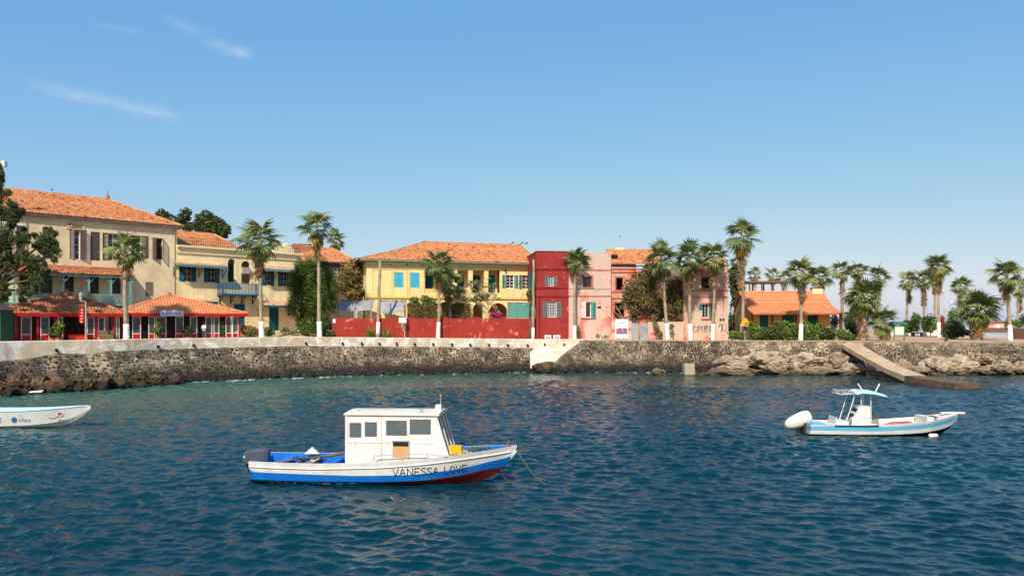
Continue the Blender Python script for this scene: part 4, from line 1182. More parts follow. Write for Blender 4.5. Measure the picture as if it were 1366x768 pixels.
# ================================================================== red house
def red_house():
    f = Fac(715.5, 79.6, 758.6, 80.0, 3.2)
    o = f.root('red_house', 'deep red plastered house with teal shutters next to the pink house', 'house')
    L, D = f.L, 8.5; _, H = f.uz(737, 336)
    up = f.rect(731.5, 738.5, 368.5, 381.5); lo_ = f.rect(730.5, 742.5, 402.5, 423)
    mb = MB(); shell(mb, L, D, 0, H, [up, lo_], th=.3); mb.poly([(0, 0, H - .25), (L, 0, H - .25), (L, D, H - .25), (0, D, H - .25)])
    mb.build('wall', red, o)
    mb = MB(); mb.box(-.03, L + .0, -.04, .25, H, H + .1); mb.box(-.03, .25, .25, D, H, H + .1); mb.build('parapet_cap', trimr, o)
    inner_room(o, L, D, [.1, 3.4, H - .5])
    w1 = window(o, up, .1, white, 2, 4); w2 = window(o, lo_, .1, white, 4, 6)
    a, b, z0, z1 = up; shutter(w1, a, z0, f.u(731.5) - f.u(727), z1 - z0, teal, 177, -.01); shutter(w1, b, z0, f.u(743) - f.u(738.5), z1 - z0, teal, 177, -.01, True)
    a, b, z0, z1 = lo_; shutter(w2, a, z0, f.u(730.5) - f.u(724.5), z1 - z0, teal, 177, -.01); shutter(w2, b, z0, f.u(748.5) - f.u(742.5), z1 - z0, teal, 177, -.01, True)
    for py in (359.3, 384.2, 395.6):
        _, z = f.uz(737, py); mb = MB(); mb.box(-.06, L, -.07, -.003, z - .05, z + .05); mb.box(-.07, -.003, -.003, D, z - .05, z + .05); mb.build('string_course', trimr, o)
    u, z = f.uz(719.3, 396); mb = MB(); mb.tube([(u, -.08, z), (u, -.08, 0)], .07, 6); mb.build('downpipe', trimr, o)
    for a, b in ((726.5, 735), (738, 747)):
        u0, u1, z0, z1 = f.rect(a, b, 446.8, 452); s_ = MB().box(u0, u1, -.12, -.003, max(z0, 0), z1).build('vent_box', whitew, o)
        MB().box(u0 + .12, u1 - .12, -.135, -.12, max(z0, 0) + .05, z1 - .12).build('vent_opening', gutter, s_)
    # side shutter on the return wall
    _, z0 = f.uz(716, 384); _, z1 = f.uz(716, 362.5); sh = shutter(o, 0, z0, 1.2, z1 - z0, tealdk, 0); sh.location = (-.05, 1.9, z0); sh.rotation_euler = (0, 0, math.radians(-90))
    sh2 = shutter(o, 0, z0, .7, z1 - z0, tealdk, 0); sh2.location = (-.02, .7, z0); sh2.rotation_euler = (0, 0, math.radians(160))
red_house()

# ================================================================== pink flat-fronted house
def pink_house():
    f = Fac(758.7, 80.0, 815, 80.4, 3.2)
    o = f.root('pink_house', 'pale pink plastered house with flat roofline and one open teal shutter', 'house')
    L, D = f.L, 8.5; _, H = f.uz(790, 337)
    up = f.rect(777.5, 789, 369, 383); lo_ = f.rect(781.5, 788.5, 403, 423.5); vt = f.rect(797, 802, 408.7, 411.3)
    mb = MB(); shell(mb, L, D, 0, H, [up, lo_, vt], th=.35); mb.poly([(0, 0, H - .3), (L, 0, H - .3), (L, D, H - .3), (0, D, H - .3)])
    mb.build('wall', pink, o)
    inner_room(o, L, D, [.1, 3.4, H - .5])
    window(o, up, .22, brown, 3, 1, name='window')
    mb = MB(); a, b, z0, z1 = up; t = .18
    mb.box(a - t, b + t, -.04, -.003, z1, z1 + t); mb.box(b, b + t, -.04, -.003, z0, z1); mb.box(a - t - .05, b + t + .05, -.1, -.003, z0 - .14, z0); mb.build('window_surround', trimp, o)
    w2 = window(o, lo_, .2, white, 1, 1); a, b, z0, z1 = lo_
    shutter(w2, a, z0, .42, z1 - z0, whitew, 165, -.01); shutter(w2, b, z0, .5, z1 - z0, teal, 172, -.01, True)
    MB().box(a - .5, b + .5, -.1, -.003, z0 - .12, z0 - .02).build('sill', trimp, o)
    for py in (360, 384.8, 394.8):
        _, z = f.uz(790, py); mb = MB(); mb.box(0, L, -.06, -.003, z - .045, z + .045); mb.build('string_course', trimp if py != 384.8 else pink, o)
pink_house()

# ================================================================== ruined house with the collapsed front
def ruin():
    f = Fac(815.3, 80.9, 912, 81.4, 3.15)
    o = f.root('ruined_house', 'half collapsed pink house with a broken tile roof and a tree inside', 'house')
    L, D = f.L, 8.0
    w1 = f.rect(822, 831, 370.5, 386.5); w2 = f.rect(820, 833, 404, 422.5)
    _, H = f.uz(840, 352); uR = f.u(848)
    mb = MB(); wall_holes(mb, 0, uR, 0, H, 0, .4, [w1, w2])
    # ragged broken edge of the front wall, stepping down to the right
    rg = random.Random(2); x = uR; prev = H
    for px, py in ((851, 366), (854, 384), (856, 404), (860, 418), (870, 424), (884, 428), (898, 424), (905, 408), (912, 380)):
        u, z = f.uz(px, py); mb.poly([(x, 0, 0), (u, 0, 0), (u, 0, z + rg.uniform(-.1, .1)), (x, 0, prev)]); mb.poly([(x, 0, prev), (u, 0, z), (u, .4, z), (x, .4, prev)]); x, prev = u, z
    mb.poly([(0, 0, 0), (0, D, 0), (0, D, H), (0, 0, H)]); mb.poly([(L, D, 0), (L, 0, 0), (L, 0, H * .7), (L, D, H)])
    mb.poly([(0, D, 0), (L, D, 0), (L, D, H * .95), (0, D, H)])
    mb.build('wall', ruinm, o)
    mb = MB(); mb.box(.1, uR - .2, .5, 3.4, 3.3, 3.45); mb.box(.1, uR - .2, 3.0, 3.1, 0, H - .3); mb.build('interior', interior, o)
    for r in (w1, w2):
        a, b, z0, z1 = r; t = .16; mb = MB(); mb.box(a - t, b + t, -.05, -.003, z1, z1 + t); mb.box(a - t, b + t, -.1, -.003, z0 - .14, z0); mb.box(a - t, a, -.05, -.003, z0, z1); mb.build('window_surround', trimp, o)
    for py, p1 in ((354.5, 858), (358.5, 860), (362.8, 857), (389, 848), (397.5, 846)):
        _, z = f.uz(835, py); u = f.u(p1); mb = MB(); mb.box(0, u, -.09, -.003, z - .06, z + .05); mb.build('string_course', trimp if py > 356 else iron, o)
    # what is left of the roof
    e = .3; _, zr = f.uz(850, 332.5, 3.2); u1 = f.u(876, 1); zE = H + .02
    mb = MB(); tiles(mb, [(0, -e, zE), (u1, -e, zE), (u1 + .5, 3.2, zr), (0, 3.2, zr)], seed=41, missing=.06, dark=.02); rf = mb.build('roof', tile_old, o, kind='stuff')
    mb = MB()
    for k in range(5): x0 = f.u(837, 0) + k * .12; mb.box(x0, x0 + .1 + .1 * (k % 2), -.05 + k * .12, .3 + k * .1, zE + .14 + k * .05, zE + .2 + k * .07)
    a = f.uz(820, 343, .8); mb.box(a[0] - .35, a[0] + .3, .5, 1.2, a[1] - .05, a[1] + .25); mb.build('roof_hole_shade', darkm, rf)  # solid dark boxes, painted as the shade inside the broken roof
    mb = MB(); a = f.u(820, 3), f.u(832, 3); mb.box(a[0], a[1], 2.9, 3.5, zr - .7, zr + .15); mb.build('roof_patch', yellow, rf)
    # fallen beams leaning in the opening
    for (xa, ya, za), (xb, yb, zb_) in ((f.uz(821, 407, -.2)[0:1] + (-.1,) + f.uz(821, 407)[1:], f.uz(832, 429)[0:1] + (-.6,) + f.uz(832, 429)[1:]),
                                        (f.uz(818, 416)[0:1] + (-.2,) + f.uz(818, 416)[1:], f.uz(831, 427)[0:1] + (-.7,) + f.uz(831, 427)[1:]),
                                        (f.uz(830, 425)[0:1] + (-.4,) + f.uz(830, 425)[1:], f.uz(846, 419)[0:1] + (-.3,) + f.uz(846, 419)[1:]),
                                        (f.uz(843, 405)[0:1] + (-.2,) + f.uz(843, 405)[1:], f.uz(846, 428)[0:1] + (-.4,) + f.uz(846, 428)[1:])):
        mb = MB(); a = Vector((xa, ya, za)); b = Vector((xb, yb, zb_)); mb.tube([a, b], .1, 4); mb.build('fallen_beam', wood, o)
    # fore-wall along the quay with gate
    fy = -1.5
    u0, u1 = f.u(815.5, fy), f.u(912, fy); _, zt = f.uz(835, 428.3, fy); _, zt2 = f.uz(890, 429, fy); ga, gb = f.u(842.5, fy), f.u(864.5, fy)
    mb = MB(); mb.box(u0, ga, fy, fy + .25, 0, zt); mb.box(gb, u1, fy, fy + .25, 0, zt2); mb.build('fore_wall', pinkold, o)
    _, zg = f.uz(853, 431, fy)
    g = MB().box(ga + .02, ga + .72, fy + .05, fy + .1, .02, zg).build('gate', metalg, o)
    MB().box(gb - .85, gb - .02, fy + .02, fy + .07, .02, zg).build('gate_leaf', metalg, g)
    mb = MB(); mb.box(ga + .74, gb - .87, fy + .3, fy + .36, 0, zg - .2); mb.build('gate_gap_board', woodlt, g)
    # poster board fixed on the fore-wall
    r = f.rect(821, 838, 425.5, 451.5, fy - .06)
    pb = MB().box(r[0], r[1], fy - .08, fy - .01, max(r[2], .05), r[3]).build('poster_board', paper, o)
    q = f.rect(822, 837, 437.5, 445.5, fy - .06); MB().box(q[0], q[1], fy - .092, fy - .081, q[2], q[3]).build('poster_picture', purple, pb)
    mb = MB()
    for k, (a, b, y) in enumerate(((826, 834, 430.5), (825, 828, 449.5), (829.5, 832, 449.5))): t_ = f.rect(a, b, y, y + 1.0, fy - .06); mb.box(t_[0], t_[1], fy - .088, fy - .081, t_[2], t_[3])
    mb.build('poster_print', inkg, pb)
    # blue tarpaulin hanging in the opening
    mb = MB(); rings = []
    for k in range(7):
        px = 872 + k * 1.9; a = f.uz(px, 410 + k * .9, -.3); b = f.uz(px + 1, 421 + (k % 3), -.3); rings.append([(a[0], -.3 + .12 * math.sin(k), a[1]), ((a[0] + b[0]) / 2, -.15, (a[1] + b[1]) / 2), (b[0], -.35, b[1])])
    mb.loft(rings, closed=False); tp = mb.build('tarpaulin', tarp, None)
    tp.matrix_world = o.matrix_basis.copy(); tag(tp, 'blue tarpaulin hung in the gap of the ruined house', 'tarpaulin')
    tp.location = o.location; tp.rotation_euler = o.rotation_euler
ruin()

# ================================================================== pink house with the graffiti
def graffiti_house():
    f = Fac(912, 80.6, 971.5, 80.9, 3.15)
    o = f.root('peeling_pink_house', 'peeling pink house with graffiti and a broken green shutter', 'house')
    L, D = f.L, 8.0; _, Hc = f.uz(945, 353.5); _, H = f.uz(945, 345.5)
    up = f.rect(935.5, 947, 370, 384.3); lo_ = f.rect(937, 946, 405.5, 424)
    mb = MB(); shell(mb, L, D, 0, Hc, [up, lo_], th=.4)
    x = 0; rg = random.Random(5); prev = Hc + .1; n = 14
    for k in range(n):
        u = L * (k + 1) / n; z = Hc + (H - Hc) * min(1, .25 + k / n * 1.1) + rg.uniform(-.12, .12)
        mb.prism([(x, .02, Hc), (u, .02, Hc), (u, .02, z), (x, .02, prev)], (0, .35, 0)); x, prev = u, z
    mb.build('wall', pinkold, o)
    inner_room(o, L, D, [.1, 3.4, Hc])
    mb = MB(); mb.box(-.05, L + .06, -.1, -.003, Hc - .08, Hc + .06); mb.build('cornice', trimp, o)
    for py in (387.5, 396):
        _, z = f.uz(945, py); mb = MB(); mb.box(-.02, L + .04, -.07, -.003, z - .05, z + .05); mb.build('string_course', trimp, o)
    for k, r in enumerate((up, lo_)):
        a, b, z0, z1 = r; t = .14; mb = MB(); mb.box(a - t, b + t, -.05, -.003, z1, z1 + t); mb.box(a - t, b + t + (.3 if k else 0), -.14, -.003, z0 - .16, z0 - .01); mb.build('window_surround', trimp, o)
        w = window(o, r, .25, brown if k == 0 else white, 1 if k == 0 else 2, 1, gl=darkm)
        if k:
            shutter(w, a, z1 - (z1 - z0) * .42, .38, (z1 - z0) * .42, teal, 165, -.01); shutter(w, b, z0, .4, z1 - z0, green, 170, -.01, True)
    # graffiti: painted strokes on the wall
    rg = random.Random(9)
    def scrawl(px0, px1, py0, py1, n, mats, seed):
        rg = random.Random(seed)
        for q, mt in enumerate(mats):
            mb = MB()
            for k in range(n):
                px = px0 + (px1 - px0) * (k + rg.random()) / n; a = rg.uniform(0, 6.28); path = []
                for s_ in range(9):
                    t = s_ / 8; xx = px + 2.2 * math.cos(a + t * rg.uniform(3.5, 5)) ; yy = (py0 + py1) / 2 + (py1 - py0) * .45 * math.sin(a + t * 4.2)
                    u, z = f.uz(xx, yy); path.append((u, z))
                wd = rg.uniform(.02, .045); dy = -.006 - .0015 * (q * n + k) / 4
                for (x1, z1), (x2, z2) in zip(path, path[1:]):
                    d = Vector((x2 - x1, z2 - z1)); l_ = d.length or 1; nx, nz_ = -d.y / l_ * wd, d.x / l_ * wd
                    mb.poly([(x1 - nx, dy, z1 - nz_), (x2 - nx, dy, z2 - nz_), (x2 + nx, dy, z2 + nz_), (x1 + nx, dy, z1 + nz_)])
            mb.build('graffiti', mt, o)
    scrawl(926, 950, 434, 444, 7, (graf_y, graf_k, graf_b), 3)
    scrawl(958, 968, 432, 442, 3, (graf_w, graf_k), 8)
    for px in (959.8, 963.6):
        u0, u1, z0, z1 = f.rect(px, px + 2.8, 424.6, 427.8); MB().box(u0, u1, -.03, -.003, z0, z1).build('street_plaque', bluepl, o)
graffiti_house()

# ================================================================== red garden wall and awnings behind it
def garden_wall():
    f = Fac(443, 74.8, 716, 80.0, 3.25)
    o = f.root('garden_wall', 'long red plastered garden wall standing behind the pale parapet', 'wall')
    L = f.L; mb = MB()
    n = 60; rings = []
    for k in range(n + 1):
        u = L * k / n; px_z = f.zb; t = k / n
        zt = 2.25 + .03 * nz1(k * .3, 1, 1)
        rings.append([(u, 0, 0), (u, 0, zt), (u, .28, zt), (u, .28, 0)])
    mb.loft(rings, closed=False); mb.poly(rings[0]); mb.poly(rings[-1]); mb.build('wall_face', redwall, o)
    for px in (597, 533, 658, 690):
        u = f.u(px); MB().box(u - .12, u + .12, -.1 if px == 597 else .0031, .3, 0, 2.3).build('pier', red, o)
    for a, b in ((520, 528), (546, 553), (588, 597), (630, 640), (669, 676)):
        u0, u1 = f.u(a), f.u(b); MB().box(u0, u1, .04, .24, 2.24, 2.42).build('wall_cap', red, o)
    mb = MB(); u, z = f.uz(444, 428); mb.box(u, u + .25, -.06, -.004, z - .2, z + .2); mb.build('notice_plate', paper, o)
    # shade net panel above the wall
    r = f.rect(677.5, 715, 403.5, 424, .2)
    s_ = thing('shade_net', 'green shade net stretched on a frame above the red garden wall', 'net', o.location, f.rot)
    mb = MB(); rings = []
    for k in range(13):
        u = r[0] + (r[1] - r[0]) * k / 12; rings.append([(u, .36 + .03 * math.sin(k * 1.3 + z_), r[2] + (r[3] - r[2]) * z_) for z_ in (0, .35, .7, 1)])
    mb.loft(rings, closed=False); mb.build('net', net_green, s_)
    mb = MB()
    for u in (r[0], r[1]): mb.tube([(u, .34, 0.0), (u, .34, r[3] + .05)], .04, 6)
    mb.tube([(r[0], .34, r[3]), (r[1], .34, r[3])], .035, 6); mb.tube([(r[0], .34, r[2]), (r[1], .34, r[2])], .035, 6); mb.build('frame', poleg, s_)
    return f
F7 = garden_wall()
def cloth_awning(px0, px1, y0, y1, d, label, sag, seed):
    o = thing('cloth_awning', label, 'awning', (XW((px0 + px1) / 2, d), d, gz(XW((px0 + px1) / 2, d), d)))
    mb = MB(); rings = []; rg = random.Random(seed); zg = o.location.z
    N = 16
    for k in range(N + 1):
        t = k / N; px = px0 + (px1 - px0) * t; ring = []
        for j in range(7):
            s_ = j / 6; y = y0 + (y1 - y0) * s_ + sag * math.sin(math.pi * t) * s_; dd = d + 1.6 * (1 - s_)
            p = P(px, y, d); ring.append((p.x - o.location.x, dd - d + .08 * math.sin(t * 25 + j), p.z - zg + .05 * math.sin(t * 17 + j * 2 + seed)))
        rings.append(ring)
    mb.loft(rings, closed=False); mb.build('cloth', cloth_grey, o, True)
    mb = MB()
    for px in (px0 + 2, (px0 + px1) / 2, px1 - 1):
        x = XW(px, d) - o.location.x; mb.tube([(x, .05, 0), (x, .05, ZW(y0 + 4, d) - zg)], .06, 6)
    mb.build('poles', poleg, o)
    mb = MB(); mb.tube([(XW(px0, d) - o.location.x, 1.6, ZW(y0, d) - zg), (XW(px1, d) - o.location.x, 1.6, ZW(y0, d) - zg)], .06, 6); mb.build('ridge_pole', wood, o)
cloth_awning(449, 496, 400, 413, 77.8, 'grey cloth awning above the red garden wall beside the conifer', 2, 1)
cloth_awning(502, 540, 400.5, 414, 78.2, 'sagging grey striped awning above the red garden wall in front of the yellow house', 5, 2)

# ================================================================== small house with the wide orange roof
def orange_house():
    f = Fac(1003, 83.4, 1121, 83.0, 3.1)
    o = f.root('orange_roofed_house', 'low ochre house under a wide orange tile roof behind a hedge', 'house')
    uW = f.u(1107)
    _, H = f.uz(1060, 417.5)
    drs = [f.rect(1013.4, 1025, 420, 442), f.rect(1043.6, 1059.7, 420, 442), f.rect(1077, 1089, 420, 442)]
    ochre = M('plaster_ochre', srgb(206, 158, 74), var=.08, streaks=.2)
    mb = MB(); shell(mb, uW, 7.5, 0, H, drs, th=.3); mb.build('wall', ochre, o)
    inner_room(o, uW, 7.5, [.1, H])
    for r in drs:
        u0, u1, z0, z1 = r; n = 2 if u1 - u0 < 1.2 else 4; dd = MB().box(u0, u1, .16, .2, z0, z1).build('door', green, o)
        for k in range(n): shutter(dd, u0 + (u1 - u0) * k / n + .01, z0, (u1 - u0) / n - .02, z1 - z0, green, 0, .14)
    redw = M('oxblood_post', srgb(110, 52, 42), 0.7, .15)
    for px in (1003.5, 1030.5, 1062, 1090):
        u = f.u(px, -.1); MB().box(u - .08, u + .08, -.16, -.004, 0, H - .02).build('post', redw, o)
    u = f.u(1121.5, -.9); MB().box(u - .12, u + .12, -1.0, -.76, 0, H - .05).build('porch_post', redw, o)
    # concave roof: shallow at the eave, steep above
    Lr = f.u(1123, -1.2) + .1; u0 = -.25
    zE = f.uz(1060, 417.5, -1.3)[1]; zR = f.uz(1050, 389.5, 4.6)[1]
    prof = [(-1.3, zE), (-.1, zE + .22), (1.2, zE + .55), (2.4, zE + 1.05), (3.4, zE + 1.7), (4.6, zR)]
    mb = MB()
    for k, ((y0, z0), (y1, z1)) in enumerate(zip(prof, prof[1:])): tiles(mb, [(u0, y0, z0), (Lr, y0, z0), (Lr, y1, z1), (u0, y1, z1)], seed=50 + k, w=.28, h=.4, dark=.0, lift=.05, barrel=.035)
    bk = [(4.6, zR), (5.8, zE + 1.7), (6.8, zE + 1.05), (8.4, zE + .4)]
    for k, ((y0, z0), (y1, z1)) in enumerate(zip(bk, bk[1:])): tiles(mb, [(u0, y1, z1), (Lr, y1, z1), (Lr, y0, z0), (u0, y0, z0)], seed=60 + k, w=.5, h=.6)
    rf = mb.build('roof', tile_new, o, kind='stuff')
    mb = MB(); ridge(mb, (u0, 4.6, zR + .04), (Lr, 4.6, zR + .04)); mb.build('ridge_tiles', tile_new, rf)
    mb = MB()
    for u in (u0 + .02, Lr - .1): mb.loft([[(u, y, z - .22), (u, y, z - .02), (u + .08, y, z - .02), (u + .08, y, z - .22)] for y, z in prof + bk[1:]], True, True)
    mb.box(u0 + .1, Lr - .1, -1.32, -1.26, zE - .16, zE - .01); mb.build('fascia', trimp, rf)
    gp = [(0, y, z - .1) for y, z in (prof + bk[1:]) if 0 <= y <= 7.5]
    mb = MB(); mb.poly([(0, 0, H)] + gp + [(0, 7.5, H)]); mb.poly([(uW, 7.5, H)] + [(uW, y, z) for _, y, z in reversed(gp)] + [(uW, 0, H)]); mb.build('gable', ochre, o)
    c = f.u(1091, 4.6); ch = MB().box(c - .75, c + .4, 4.2, 5.0, zR - .4, zR + .42).build('chimney', trimc, o)
    MB().box(c - .82, c + .47, 4.13, 5.07, zR + .42, zR + .5).build('chimney_cap', redw, ch)
    return f
F8 = orange_house()
# flat canopy on the far side of that roof
o = thing('roof_canopy', 'dark flat pergola canopy rising behind the orange tile roof', 'canopy', (XW(1015, 96), 96, 3.1))
mb = MB(); zt = ZW(378, 96) - 3.1; mb.box(XW(992, 96) - o.location.x, XW(1040, 96) - o.location.x, -2, 2, zt, zt + .22); mb.build('canopy_top', wood, o)
for px in (994, 1010, 1025, 1037):
    for y in (-1.8, 1.8):
        x = XW(px, 96) - o.location.x; MB().box(x - .08, x + .08, y - .08, y + .08, 0, zt).build('post', wood, o)

# ================================================================== restaurant pavilions
def pavilion(pxA, dA, pxB, dB, apx, apy, label, tilemat, bays, D, seed, ycol):
    f = Fac(pxA, dA, pxB, dB, 3.32)
    o = f.root('restaurant_pavilion', label, 'pavilion')
    L = f.L; _, zE = f.uz((pxA + pxB) / 2, ycol)
    zE = max(zE, 2.3)
    ua = f.u(apx, D / 2); _, za = f.uz(apx, apy, D / 2)
    e = .55; A = (ua - .25, D / 2, za); B_ = (ua + .25, D / 2, za)
    mb = MB()
    tiles(mb, [(-e, -e, zE), (L + e, -e, zE), B_, A], seed=seed, h=.34); tiles(mb, [(L + e, -e, zE), (L + e, D + e, zE), B_], seed=seed + 1)
    tiles(mb, [(L + e, D + e, zE), (-e, D + e, zE), A, B_], seed=seed + 2, w=.5, h=.6); tiles(mb, [(-e, D + e, zE), (-e, -e, zE), A], seed=seed + 3)
    rf = mb.build('roof', tilemat, o, kind='stuff')
    mb = MB()
    for a, b in ((A, (-e, -e, zE)), (B_, (L + e, -e, zE)), (A, (-e, D + e, zE)), (B_, (L + e, D + e, zE)), (A, B_)): ridge(mb, Vector(a) + Vector((0, 0, .06)), Vector(b) + Vector((0, 0, .08)), .1)
    mb.build('ridge_tiles', tilemat, rf)
    mb = MB(); mb.tube([(ua, D / 2, za - .1), (ua, D / 2, za + .35)], [.2, .14], 8); mb.build('finial', tile_drk, rf)
    mb = MB(); mb.box(-e, L + e, -e - .05, -e + .03, zE - .26, zE + .02); mb.box(-e, -e + .08, -e + .03, D + e, zE - .26, zE + .02); mb.box(L + e - .08, L + e, -e + .03, D + e, zE - .26, zE + .02); mb.build('eave_fascia', redp, rf)
    mb = MB(); mb.poly([(-e, -e, zE - .05), (-e, D + e, zE - .05), (L + e, D + e, zE - .05), (L + e, -e, zE - .05)]); mb.build('ceiling', grwood, o)
    mb = MB(); mb.box(-.1, L + .1, -.1, D, -.25, .05); mb.build('floor', concr, o)
    mb = MB(); mb.box(0, L, D - .1, D, .05, .95); mb.build('rear_panel', redp, o)
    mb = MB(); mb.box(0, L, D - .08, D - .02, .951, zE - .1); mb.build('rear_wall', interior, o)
    zh = zE - .3; zp = .78
    for px0, px1, kind in bays:
        u0, u1 = f.u(px0), f.u(px1)
        if kind == 'c':
            MB().box(u0, u1, -.06, .14, .05, zE - .06).build('column', redp, o); continue
        if kind in ('w', 'g'):
            n = max(1, int((px1 - px0) / 11))
            mb = MB(); t = .055
            mb.box(u0, u1, 0, .05, zp - t, zp); mb.box(u0, u1, 0, .05, zh - t, zh)
            for k in range(n + 1): x = u0 + (u1 - u0 - t) * k / n; mb.box(x, x + t, -.002, .052, .05, zh)
            w = mb.build('glazed_bay', white, o)
            for k in range(n):
                x0 = u0 + (u1 - u0 - t) * k / n + t; x1 = u0 + (u1 - u0 - t) * (k + 1) / n
                MB().box(x0, x1, .01, .04, .06, zp - t).build('lower_panel', redp, w)
                g = MB(); g.poly([(x0, .025, zp), (x1, .025, zp), (x1, .025, zh - t), (x0, .025, zh - t)]); g.build('pane', glass_rest, w)
    for u in (0.0, L - .16):
        for y in (D * .5, D - .16): MB().box(u, u + .16, y, y + .16, .05, zE - .06).build('column', redp, o)
    for u in (0.02, L - .08):
        mb = MB(); mb.box(u, u + .05, .2, D - .2, .05, zp - .05); mb.build('side_panel', redp, o)
    return f, o, zE
F5, O5, zE5 = pavilion(8, 60.3, 160, 66.0, 89, 391, 'restaurant pavilion with a shaded dark tile roof and red posts beside the green kiosk', tile_drk,
    [(8,10,'c'), (20.5,23.5,'c'), (28,42,'g'), (49,52,'c'), (54,66,'g'), (72,76.5,'c'), (77,84,'g'), (116,126,'g'), (126.5,130,'c'), (131,140,'g'), (150,153,'c'), (155,159.5,'g')], 5.4, 71, 418)
F6, O6, zE6 = pavilion(163, 66.4, 321, 71.6, 226, 394.5, 'restaurant pavilion with a bright orange tile roof and red and white glazed front', tile_new,
    [(163,166,'c'), (168,172,'g'), (176.5,188,'g'), (198,206.5,'g'), (208,222,'g'), (234,245,'g'), (253.5,263,'g'), (274,283,'g'), (285,292.5,'g'), (301,309.8,'g'), (309.8,318,'g'), (318.3,321,'c')], 5.2, 81, 418)
# signboard on the bright pavilion's roof edge
r = F6.rect(213.5, 244.5, 414.5, 421.5, -.7)
o = thing('signboard', 'long pale lilac signboard on the eave of the bright tiled pavilion', 'sign', O6.location, F6.rot)
sb = MB().box(r[0], r[1], -.82, -.7, r[2], r[3]).build('board', signl, o)
mb = MB()
for k in range(14):
    x = r[0] + .15 + (r[1] - r[0] - .3) * k / 14; mb.box(x, x + .07, -.828, -.82, r[2] + .16, r[3] - .1 - .05 * (k % 3))
mb.build('lettering', inkb, sb)
mb = MB(); mb.box(r[0] + .2, r[0] + .26, -.7, -.5, r[2], r[2] + .1); mb.box(r[1] - .26, r[1] - .2, -.7, -.5, r[2], r[2] + .1); mb.build('bracket', iron, o)

# ================================================================== green kiosk at the left end
d = 58.0; x0, x1 = XW(-48, d), XW(1, d)
o = thing('kiosk', 'dark green timber kiosk at the end of the quay beside the shaded pavilion', 'kiosk', ((x0 + x1) / 2, d, 3.35))
hw = (x1 - x0) / 2; zt = ZW(414, d) - 3.35
mb = MB(); n = 9
for k in range(n):
    a = -hw + 2 * hw * k / n
    MB().box(a + .008, a + 2 * hw / n - .008, 0, .05, 0, zt).build('plank', kiosk, o)
mb = MB(); mb.box(hw - .05, hw, .05, 1.4, 0, zt); mb.box(-hw, -hw + .05, .05, 1.4, 0, zt); mb.box(-hw, hw, 1.4, 1.45, 0, zt); mb.build('side_wall', kiosk, o)
mb = MB(); mb.prism([(-hw - .2, -.25, zt), (hw + .12, -.25, zt), (hw + .12, -.25, zt + .06), (0, -.25, zt + .8), (-hw - .2, -.25, zt + .2)], (0, 1.85, 0)); mb.build('roof', brown, o)
# ------------------------------------------------------------------ palms
def leaf_mesh(name, mat, seed, tone0, droop=0.28, spread=118, nb=17, shag=0.0):
    rg = random.Random(seed); mb = MB()
    pl_, fr = 0.46, 0.56
    mb.tone = 0.75; mb.tube([(0, 0, 0), (pl_ * .6, 0, .015), (pl_, 0, 0)], [.022, .014, .012], 3, False)
    da = math.radians(spread * 2 / (nb - 1))
    def pt(r, a, up=0.0):
        x = pl_ + r * math.cos(a); y = r * math.sin(a)
        z = -droop * (r / fr) ** 2.2 * .55 + up + 0.22 * abs(math.sin(a)) * r * .5
        return (x, y, z)
    for k in range(nb):
        a = math.radians(-spread) + da * k + rg.uniform(-.04, .04)
        ln = fr * (0.70 + 0.30 * math.cos(a * .62)) * rg.uniform(.88, 1.1)
        mb.tone = min(1, max(0, tone0 + rg.uniform(-.18, .18)))
        m_ = ln * .52
        L_, R_, C_ = pt(m_, a - da * .52), pt(m_, a + da * .52), pt(m_ * 1.02, a, .022)
        t_ = list(pt(ln, a + rg.uniform(-.08, .08) * (1 + shag * 3))); t_[2] -= rg.uniform(.02, .14) * (1 + shag)
        h_ = (pl_, 0, 0)
        i = mb.add([h_, L_, C_, R_, t_])
        mb.face((i, i + 1, i + 2)); mb.face((i, i + 2, i + 3)); mb.face((i + 1, i + 4, i + 2)); mb.face((i + 2, i + 4, i + 3))
    return mb.mesh(name, mat)
LG = [leaf_mesh('leaf_green', palm_g, s_, t_, dr, sp) for s_, t_, dr, sp in ((1, .35, .25, 112), (2, .5, .32, 118), (3, .62, .30, 108), (4, .78, .4, 116), (5, .45, .45, 120))]
LY = [leaf_mesh('leaf_yellow', palm_y, s_ + 10, .5, .6, 85, 13, .6) for s_ in range(2)]
LD = [leaf_mesh('leaf_dead', palm_d, s_ + 20, .25 + .25 * s_, .8, 62, 11, 1.0) for s_ in range(3)]

